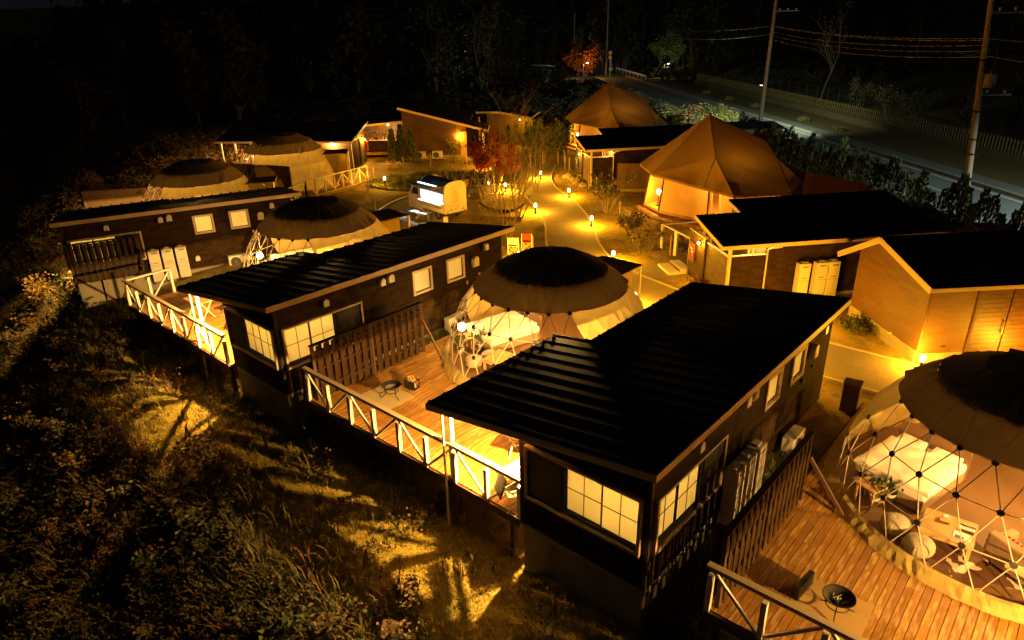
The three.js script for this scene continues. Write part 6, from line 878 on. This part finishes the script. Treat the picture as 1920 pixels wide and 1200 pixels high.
tree('leafy_shrub', 'thin shrub on the lawn before the cabin between the tents', 'shrub', -25.6, -35.0, { stems: 4, h: 0.9, spread: 0.35, r0: 0.02, levels: 2, kids: 3, clear: 0.3 }, [[leafOlive, 250, 0.09, 0.2]], 44);
tree('leafy_shrub', 'low shrub lit by the rope fence near the entrance step', 'shrub', -14.6, -28.4, { stems: 6, h: 0.45, spread: 0.8, r0: 0.016, levels: 2, kids: 3, clear: 0.1 }, [[leafOlive, 450, 0.1, 0.16], [leafGreen, 250, 0.1, 0.16]], 45);
tree('leafy_shrub', 'dark green bush at the back corner of the nearest cabin, beside the shed', 'shrub', -5.4, -24.3, { stems: 9, h: 0.35, spread: 1.1, r0: 0.014, levels: 2, kids: 4, clear: 0.05 }, [[leafGreen, 1300, 0.09, 0.28]], 46);
tree('leafy_shrub', 'yellow green bush against the wide brown wall, right of the air conditioners', 'shrub', -39.9, -38.2, { stems: 5, h: 1.0, spread: 0.3, r0: 0.025, levels: 3, kids: 3, clear: 0.4 }, [[leafOlive, 600, 0.12, 0.2]], 47);
tree('leafy_shrub', 'brown twiggy bush against the wide brown wall, left of the air conditioners', 'shrub', -42.3, -35.9, { stems: 5, h: 1.0, spread: 0.3, r0: 0.025, levels: 3, kids: 3, clear: 0.4 }, [[leafBrown, 350, 0.1, 0.2]], 48);
tree('leafy_shrub', 'reddish shrub at the right edge before the shed doors', 'shrub', 1.0, -25.9, { stems: 6, h: 0.9, spread: 0.5, r0: 0.02, levels: 3, kids: 3, clear: 0.1 }, [[leafRed2, 500, 0.1, 0.2], [leafOlive, 200, 0.1, 0.2]], 49);
tree('leafy_shrub', 'reddish bush at the foot of the sign on the black cabin beside the nearer tent', 'shrub', -11.6, -24.6, { stems: 6, h: 0.35, spread: 0.7, r0: 0.014, levels: 2, kids: 3, clear: 0.05 }, [[leafBrown, 400, 0.09, 0.16]], 50);
// columnar conifers
function columnGeo(seed, h, R, n, size) { const r = rng(seed), pos = []; for (let i = 0; i < n; i++) { const t = Math.pow(r(), 0.8), y = h * (0.03 + 0.97 * t), rr = R * Math.pow(Math.max(0.02, 1 - t), 0.55) * (0.45 + 0.55 * Math.sqrt(r())) * (0.8 + 0.4 * vnoise(t * 9, r() * 3, seed)), a = r() * 6.283, c = P3(rr * Math.cos(a), y, rr * Math.sin(a)), d = P3(Math.cos(a) * 0.45, 1, Math.sin(a) * 0.45).normalize(), s = P3(r() - 0.5, (r() - 0.5) * 0.3, r() - 0.5).cross(d).normalize(), L = size * (0.7 + 0.7 * r()), w = L * 0.24; const B = c.clone().addScaledVector(d, L * 0.5), C = c.clone().addScaledVector(d, L), A1 = B.clone().addScaledVector(s, w), A2 = B.clone().addScaledVector(s, -w); pos.push(...c, ...A1, ...C, ...c, ...C, ...A2); } return tris(pos); }
function conf(label, x, z, h, R, m, seed, group, n = 500) { const t = thing('columnar_conifer', label, 'conifer', [x, groundY(x, z) - 0.05, z], seed, group); part(t, 'trunk', rod(P3(0, 0, 0), P3(0, h * 0.9, 0), 0.05, 0.015, 6), M.bark); part(t, 'crown', columnGeo(seed, h, R, n, 0.24), m); return t; }
conf('tall dark cypress beside the long cabin, leftmost of three', -42.5, -34.35, 2.5, 0.38, conifer, 3, 'cypresses by the long cabin', 700); conf('tall dark cypress beside the long cabin, middle of three', -41.9, -34.75, 2.9, 0.4, coniferDark, 4, 'cypresses by the long cabin', 700); conf('tall dark cypress beside the long cabin, nearest the brown wall', -41.35, -35.3, 2.4, 0.42, conifer, 5, 'cypresses by the long cabin', 700);
{ // clipped conifer row behind the maple, and the hedge row along the lane
  const src = [0, 1, 2, 3].map((i) => conf('', 0, 0, 2.15 + 0.25 * i, 0.42, i % 2 ? conifer : coniferDark, 60 + i, '', 260)), used = new Set();
  const rr = rng(77), ctr = {}; const put = (lab, x, z, k, group, s) => { const o = used.has(k) ? copyOf(src[k], 'columnar_conifer', lab, [0, 0, 0], rr() * 6, group) : src[k]; used.add(k); o.position.set(x, groundY(x, z) - 0.05, z); o.scale.setScalar(s); o.userData.label = lab; o.userData.group = group; };
  for (let i = 0; i < 9; i++) put('green conifer in the clipped row behind the red maple', lerp(-35.6, -33.4, i / 8) + 0.1 * rr(), lerp(-42.2, -43.8, i / 8), i % 4, 'clipped conifer row behind the red maple', 0.95 + 0.1 * rr());
  for (let i = 0; i < 62; i++) { const p = roadAt(13.5 + i * 0.58, 8.15 + 0.25 * rr()); put('slim conifer in the dark hedge row along the lane', p[0], p[1], Math.floor(rr() * 4), 'conifer hedge row along the lane', 0.72 + 0.35 * rr()); }
  for (let i = 0; i < 12; i++) put('dark conifer in the row behind the far shelter', -41 + i * 0.75, -46.2 - i * 0.3, i % 4, 'dark conifers behind the far shelter', 0.75);
}
// broad shrub bank lit by the street lamp, and low bushes on the verge
tree('hedge_bank', 'bright yellow green hedge bank under the street lamp, behind the farther tent', 'hedge', -33.2, -65.6, { stems: 34, h: 1.1, spread: 1.3, r0: 0.03, levels: 2, kids: 4, base: 2.6, clear: 0.1 }, [[LM(0.16, 0.14, 0.025), 7000, 0.2, 0.5], [LM(0.2, 0.17, 0.035), 2500, 0.18, 0.5]], 91);
tree('hedge_bank', 'dark shrub bank between the farther tent and the road', 'hedge', -43, -70.5, { stems: 22, h: 1.0, spread: 1.2, r0: 0.03, levels: 2, kids: 4, base: 2.4, clear: 0.1 }, [[LM(0.06, 0.07, 0.025), 4500, 0.18, 0.45]], 92);
[[-26, 'far left'], [-17.5, 'second'], [-9.5, 'third'], [2.5, 'fourth'], [9.5, 'fifth']].forEach(([s, w], i) => { const p = roadAt(s, -3.2); tree('verge_bush', `rounded bush on the verge across the road, ${w} from left`, 'bush', p[0], p[1], { stems: 9, h: 0.35, spread: 1.0, r0: 0.015, levels: 2, kids: 3, clear: 0.05 }, [[LM(0.16, 0.13, 0.02), 420, 0.16, 0.22]], 120 + i, 'bushes on the road verge'); });
[[-40.2, -9.0, 1.1, 'bright leafy bush at the left edge, nearest the cabin farthest left'], [-38.4, -6.9, 0.9, 'yellow green bush at the left edge, below the bright leafy one'], [-44.5, -13.5, 1.3, 'tall twiggy bush at the left edge, beside the end of the cabin farthest left'], [-53, -16.5, 1.7, 'rust brown bush in the dark beyond the cabin farthest left'], [-60, -15, 2.0, 'large dim bush at the far left edge']].forEach(([x, z, h, lab], i) => tree('wild_bush', lab, 'bush', x, z, { stems: 7, h: h, spread: 0.7, r0: 0.025, levels: 3, kids: 3, clear: 0.2 }, [[[leafYel, leafOlive, leafOlive, leafBrown, leafOlive][i], 1100, 0.13, 0.3]], 210 + i));
// wooded slope: trees one can tell apart on the right, the rest of the wood as a mass
{ const spots = [[-14, -13.5, 9, 'slim straight trunk left of the left pole'], [2, -12.5, 3.2, 'rounded brownish tree just right of the left pole'], [7, -12.5, 3.4, 'bushy tree second right of the left pole'], [13, -13, 3.6, 'brown leaved tree behind the middle of the picket fence'], [-5, -13, 3.4, 'leafy tree above the left end of the picket fence'], [20, -14, 8, 'forked pale tree leaning left, right of centre in the wood'], [23.5, -12.2, 7, 'crooked pale tree whose limb bends right, beside the wire fence'], [28, -16, 9, 'thin tall tree behind the overhead wires'], [33, -13.5, 5, 'twiggy tree left of the right pole'], [40, -14, 6, 'twiggy tree right of the right pole'], [25, -20, 10, 'tall dark trunk deep in the wood'], [11, -19, 10, 'tall dark trunk above the brown leaved tree']];
  spots.forEach(([s, n, h, lab], i) => { const p = roadAt(s, n); tree('woodland_tree', lab, 'tree', p[0], p[1], { stems: h < 4 ? 4 : i === 5 ? 2 : 1, h: h * (h < 4 ? 0.55 : 0.62), spread: 0.3, r0: h < 4 ? 0.06 : 0.13, levels: 3, kids: 4, start: 0.3, clear: 1.2, bark: M.bark }, h < 4 ? [[[leafBrown, leafOlive, leafOlive][i % 3], 1100, 0.22, 0.4]] : [[leafBrown, 260, 0.2, 0.5]], 140 + i); });
  tree('autumn_tree', 'orange autumn tree by the road signs at the far bend', 'tree', -79.5, -110.5, { stems: 4, h: 4.2, spread: 0.35, r0: 0.14, levels: 3, kids: 4, clear: 1.5 }, [[leafOrange, 3800, 0.42, 0.8]], 161); tree('autumn_tree', 'rusty autumn tree left of the orange one', 'tree', -86.5, -114.5, { stems: 4, h: 4.4, spread: 0.4, r0: 0.14, levels: 3, kids: 4, clear: 1.2 }, [[leafBrown, 3600, 0.42, 0.9]], 162); tree('autumn_tree', 'red tree faintly glowing at the upper left of the wood', 'tree', -190, -133, { stems: 3, h: 6, spread: 0.4, r0: 0.2, levels: 3, kids: 4, clear: 2 }, [[leafRed2, 2200, 0.7, 1.4]], 163); tree('woodland_tree', 'green lit tree beyond the far bend', 'tree', -78.5, -139, { stems: 3, h: 5, spread: 0.35, r0: 0.15, levels: 3, kids: 4, clear: 1.5 }, [[LM(0.16, 0.17, 0.04), 2600, 0.4, 0.9]], 164); tree('woodland_tree', 'pale green lit tree far back, left of centre', 'tree', -146, -146, { stems: 3, h: 6, spread: 0.35, r0: 0.15, levels: 3, kids: 4, clear: 1.5 }, [[LM(0.10, 0.14, 0.06), 2400, 0.55, 1.1]], 165);
  // the far wood
  const r = rng(500), one = (() => { const q = rng(9), L = limbs(q, { stems: 1, h: 6.5, spread: 0.1, r0: 0.22, levels: 2, kids: 6, start: 0.2, len: 0.5 }); return { a: L.g, b: leaves(q, L.tips, 480, 0.75, 1.0) }; })();
  const list = []; while (list.length < 950) { const s = -150 + 260 * r(), n = -(15 + 130 * r() * r()); let [x, z] = roadAt(s, n); if (r() < 0.5) { x = -60 - 190 * r(); z = -20 - 190 * r(); } const dl = -(x * 0.69 * -1 + z * 0.72) - 79; if (x > -70 && dl < 13) continue; if (Math.hypot(x + 75, z + 110) < 20 || Math.hypot(x + 140, z + 138) < 13 || Math.hypot(x + 76, z + 134) < 8 || Math.hypot(x + 103, z + 130) < 14 || Math.hypot(x + 60, z + 90) < 14) continue; if (x > -140 && x < -45 && z > -110 && r() < 0.75) continue; list.push([x, z]); }
  const tm = new THREE.InstancedMesh(one.a, M.bark, list.length), cm = new THREE.InstancedMesh(one.b, LM(0.035, 0.032, 0.015, 0.1), list.length), m4 = new THREE.Matrix4(), qt = new THREE.Quaternion(), cc = new THREE.Color();
  list.forEach(([x, z], i) => { const s = 0.75 + 0.7 * r(); m4.compose(P3(x, groundY(x, z) - 0.2, z), qt.setFromAxisAngle(P3(0, 1, 0), r() * 6.28), P3(s, s * (0.9 + 0.4 * r()), s)); tm.setMatrixAt(i, m4); cm.setMatrixAt(i, m4); const k = r(); cm.setColorAt(i, cc.setRGB(0.6 + k * 1.6, 0.8 + 0.5 * r(), 0.6)); });
  const us = []; while (us.length < 2600) { const x = -30 - 150 * r(), z = -44 - 110 * r(), [ox, oz] = [x + 29.6, z + 73.6], s = ox * 0.722 + oz * 0.692, n = -0.692 * ox + 0.722 * oz; if (n < 9.5 && n > -7.9) continue; if (n < 0 && s > -30) continue; if (x > -47 && z > -54) continue; if (Math.hypot(x + 33.2, z + 49.8) < 9) continue; us.push([x, z]); }
  const um = new THREE.InstancedMesh(one.b, LM(0.06, 0.05, 0.022, 0.1), us.length); us.forEach(([x, z], i) => { const s = 0.13 + 0.2 * r(); m4.compose(P3(x, groundY(x, z) - 0.5 * s, z), qt.setFromAxisAngle(P3(0, 1, 0), r() * 6.28), P3(s * 1.6, s * 0.75, s * 1.6)); um.setMatrixAt(i, m4); const k = r(); um.setColorAt(i, cc.setRGB(0.6 + k * 1.4, 0.8 + 0.4 * r(), 0.6)); });
  um.name = 'undergrowth'; um.userData = { kind: 'stuff', label: 'dark undergrowth covering the fields behind the site' }; scene.add(um);
  const ms = []; let gd = 0; while (ms.length < 260 && gd++ < 9000) { const x = -54 + 52 * r(), z = -22 + 21 * r(), t = z - (-9 + (x < -29 ? (x + 29) * 0.36 : 0)); if (t < 1.9 || (x > -44 && z < -11)) continue; if (fbm(x * 0.3, z * 0.3, 61) < 0.42 + 0.12 * r()) continue; ms.push([x, z]); }
  const mm = new THREE.InstancedMesh(one.b, LM(0.045, 0.047, 0.01, 0.15), ms.length); ms.forEach(([x, z], i) => { const s = 0.07 + 0.11 * r(); m4.compose(P3(x, groundY(x, z) - 2.6 * s, z), qt.setFromAxisAngle(P3(0, 1, 0), r() * 6.28), P3(s * 1.3, s * 0.9, s * 1.3)); mm.setMatrixAt(i, m4); const k = r(); mm.setColorAt(i, cc.setRGB(0.6 + k * 1.6, 0.8 + 0.5 * r(), 0.7)); });
  mm.name = 'meadow_scrub'; mm.userData = { kind: 'stuff', label: 'dark olive scrub clumps on the meadow slope' }; scene.add(mm);
  const w = new THREE.Group(); w.name = 'far_woods'; w.userData = { kind: 'stuff', label: 'dark autumn wood on the slope behind the road and site' }; tm.name = 'trunks'; cm.name = 'crowns'; w.add(tm, cm); scene.add(w);
}
// meadow: tall grass, weeds and low scrub in front of and left of the cabins; short lawn along the path
{
  const blade = (r, h, w, lean) => { const a = r() * 6.283, dx = Math.cos(a), dz = Math.sin(a), x = (r() - 0.5) * 0.16, z = (r() - 0.5) * 0.16, px = -dz * w, pz = dx * w, l = lean * h; const A = [x - px, 0, z - pz], B = [x + px, 0, z + pz], C = [x + dx * l * 0.4 + px * 0.7, h * 0.6, z + dz * l * 0.4 + pz * 0.7], D = [x + dx * l * 0.4 - px * 0.7, h * 0.6, z + dz * l * 0.4 - pz * 0.7], E = [x + dx * l, h * (0.95 - 0.25 * lean), z + dz * l]; return [...A, ...B, ...C, ...A, ...C, ...D, ...D, ...C, ...E]; };
  const tuft = (seed, n, h, w, lean) => { const r = rng(seed), p = []; for (let i = 0; i < n; i++) p.push(...blade(r, h * (0.5 + 0.6 * r()), w, lean * (0.4 + r()))); return tris(p); };
  const weed = (seed) => { const r = rng(seed), L = limbs(r, { stems: 3, h: 0.42, spread: 0.45, r0: 0.008, levels: 1, kids: 3 }); return merge([L.g, leaves(r, L.tips, 80, 0.05, 0.12)]); };
  const scatter = (name, label, geo, material, n, seed, where, s0, s1, tint) => {
    const r = rng(seed), L = []; let guard = 0; while (L.length < n && guard++ < n * 30) { const p = where(r); if (p) L.push(p); }
    const im = new THREE.InstancedMesh(geo, material, L.length), m4 = new THREE.Matrix4(), q = new THREE.Quaternion(), c = new THREE.Color();
    L.forEach(([x, z, k = 1], i) => { const s = lerp(s0, s1, r()) * k; m4.compose(P3(x, groundY(x, z) - 0.02, z), q.setFromAxisAngle(P3(0, 1, 0), r() * 6.283), P3(s, s * (0.8 + 0.4 * r()), s)); im.setMatrixAt(i, m4); im.setColorAt(i, c.setRGB(...tint(x, z, r))); });
    im.name = numbered(name); im.userData = { kind: 'stuff', label }; scene.add(im); return im;
  };
  const white = mat({ color: lin(1, 1, 1), roughness: 0.85, transmission: 0.15, thickness: 0 });
  const built = (x, z) => { if (z > -9.6 + (x < -29 ? (x + 29) * 0.36 : 0)) return false; return true; };
  const meadow = (r) => { const x = -56 + 60 * r() ** 0.9, z = -26 + 29 * r(); if (built(x, z) && x > -46 - Math.max(0, 0)) return null; if (x > -44 && z < -13) return null; if (z < -6.2 && x > -27 && r() < 0.93) return null; const c = fbm(x * 0.22, z * 0.22, 61); if (r() > 0.25 + 1.3 * Math.max(0, c - 0.22)) return null; return [x, z, 0.6 + 0.9 * c]; };
  const warm = (x, z, r) => { const k = fbm(x * 0.3, z * 0.3, 71), b = 0.8 + 0.5 * r(); return r() < 0.12 ? [0.13 * b, 0.06 * b, 0.018 * b] : mixc([0.15 * b, 0.12 * b, 0.025 * b], [0.075 * b, 0.08 * b, 0.018 * b], k); };
  scatter('meadow_grass', 'tall dry meadow grass before the cabins', tuft(1, 9, 0.5, 0.012, 0.6), white, 22000, 1, meadow, 0.7, 1.5, warm);
  scatter('meadow_grass', 'bent meadow grass tussocks', tuft(2, 14, 0.7, 0.01, 0.95), white, 7000, 2, meadow, 0.7, 1.3, warm);
  scatter('meadow_weeds', 'low leafy weeds and scrub on the meadow slope', weed(3), white, 4500, 3, meadow, 0.6, 1.7, (x, z, r) => { const b = 0.7 + 0.6 * r(), k = fbm(x * 0.25 + 9, z * 0.25, 81); return k > 0.62 ? [0.12 * b, 0.045 * b, 0.015 * b] : r() < 0.6 ? [0.07 * b, 0.065 * b, 0.013 * b] : [0.12 * b, 0.09 * b, 0.02 * b]; });
  const strip = (r) => { const x = -30 + 27 * r(), z = -16 + 8 * r(); const c = [[-30.6, -28.1], [-18.4, -16.1], [-6.0, -3.7]].some(([a, b]) => 0) || (x > -16.8 && x < -16.15 && z < -9.2) || (x > -4.6 && x < -3.8 && z < -9.4) || (x > -29.2 && x < -28.15 && z < -9); return c ? [x, z] : null; };
  scatter('meadow_turf', 'short mown grass on the slope just below the decks', tuft(8, 12, 0.09, 0.005, 0.9), white, 30000, 18, (r) => { const x = -30 + 30 * r(), z = -9.4 + 4.2 * r(); return [x, z]; }, 0.6, 1.7, (x, z, r) => { const b = 0.6 + 0.8 * r(), k = fbm(x * 0.7, z * 0.7, 88); return mixc([0.55 * b, 0.42 * b, 0.06 * b], [0.26 * b, 0.25 * b, 0.035 * b], k); });
  scatter('lawn_grass', 'grass strips in the gaps between cabins and decks', tuft(6, 8, 0.16, 0.007, 0.5), white, 3000, 6, strip, 0.7, 1.4, (x, z, r) => { const b = 0.7 + 0.6 * r(); return [0.11 * b, 0.13 * b, 0.03 * b]; });
  const onPath = (x, z) => { for (const R of [mainPath, sidePath]) for (let i = 0; i < R.L.length; i++) { const cx = (R.L[i][0] + R.R[i][0]) / 2, cz = (R.L[i][1] + R.R[i][1]) / 2; if (Math.hypot(x - cx, z - cz) < 1.36) return true; } return false; };
  const lawn = (r) => { const x = -41 + 44 * r(), z = -41 + 23 * r(); if (z > -20.5 && x < -7) return null; if (x - z > 14.5 && x > -16 && z < -24.5) return null; if (x > -8 && z < -24.5) return null; if (inPond(x, z) < 1.05 || onPath(x, z)) return null; if (Math.hypot(x + 17.2, z + 35.6) < 6.2 || z < -41 || x + z < -74 - 4) return null; if (Math.hypot(x + 28.3, z + 26) < 2.2) return null; return [x, z]; };
  scatter('lawn_grass', 'short dry lawn along the path', tuft(4, 7, 0.05, 0.006, 0.8), white, 17000, 4, lawn, 0.7, 1.5, (x, z, r) => { const b = 0.75 + 0.55 * r(), k = fbm(x * 0.5, z * 0.5, 88); return mixc([0.56 * b, 0.42 * b, 0.1 * b], [0.36 * b, 0.32 * b, 0.06 * b], k); });
  const lf = tris([-0.5, 0, 0, 0, 0.12, 0.28, 0.5, 0, 0, -0.5, 0, 0, 0.5, 0, 0, 0, 0.1, -0.28]);
  scatter('fallen_leaves', 'fallen leaves on the lawn under the bare trees', lf, white, 5000, 5, (r) => { const x = -31 + 11 * r(), z = -33 + 10 * r(); return onPath(x, z) ? null : [x, z]; }, 0.05, 0.11, (x, z, r) => { const b = 0.7 + 0.6 * r(); return r() < 0.5 ? [0.26 * b, 0.12 * b, 0.03 * b] : [0.3 * b, 0.2 * b, 0.06 * b]; });
  scatter('pond_reeds', 'dark sedge round the pond', tuft(7, 12, 0.3, 0.008, 0.6), white, 1500, 7, (r) => { const x = -41 + 13 * r(), z = -39 + 13 * r(), p = inPond(x, z); return p > 0.98 && p < 1.3 ? [x, z] : null; }, 0.6, 1.3, (x, z, r) => { const b = 0.7 + 0.6 * r(); return [0.08 * b, 0.09 * b, 0.025 * b]; });
  const scrub = (r) => { const x = -75 + 30 * r(), z = -62 + 48 * r(); if (x > -48.5 + Math.max(0, (-30 - z)) * 0.1 && z > -46) return null; return [x, z]; };
  scatter('scrub', 'brown scrub behind the far cabins', weed(13), white, 6500, 8, scrub, 1.6, 4.2, (x, z, r) => { const b = 0.7 + 0.6 * r(); return r() < 0.4 ? [0.24 * b, 0.10 * b, 0.03 * b] : [0.17 * b, 0.13 * b, 0.04 * b]; });
  scatter('bank_leaves', 'leaf litter and low growth on the bank below the conifer hedge', weed(14), white, 1800, 9, (r) => { const p = roadAt(12 + 34 * r(), 9 + 9 * r()); return p[1] > -38.5 ? null : p; }, 0.35, 0.8, (x, z, r) => { const b = 0.6 + 0.6 * r(); return [0.16 * b, 0.075 * b, 0.025 * b]; });
}
scene.traverse((o) => { if (o.isMesh) { o.castShadow = true; o.receiveShadow = true; } });
renderer.render(scene, camera);
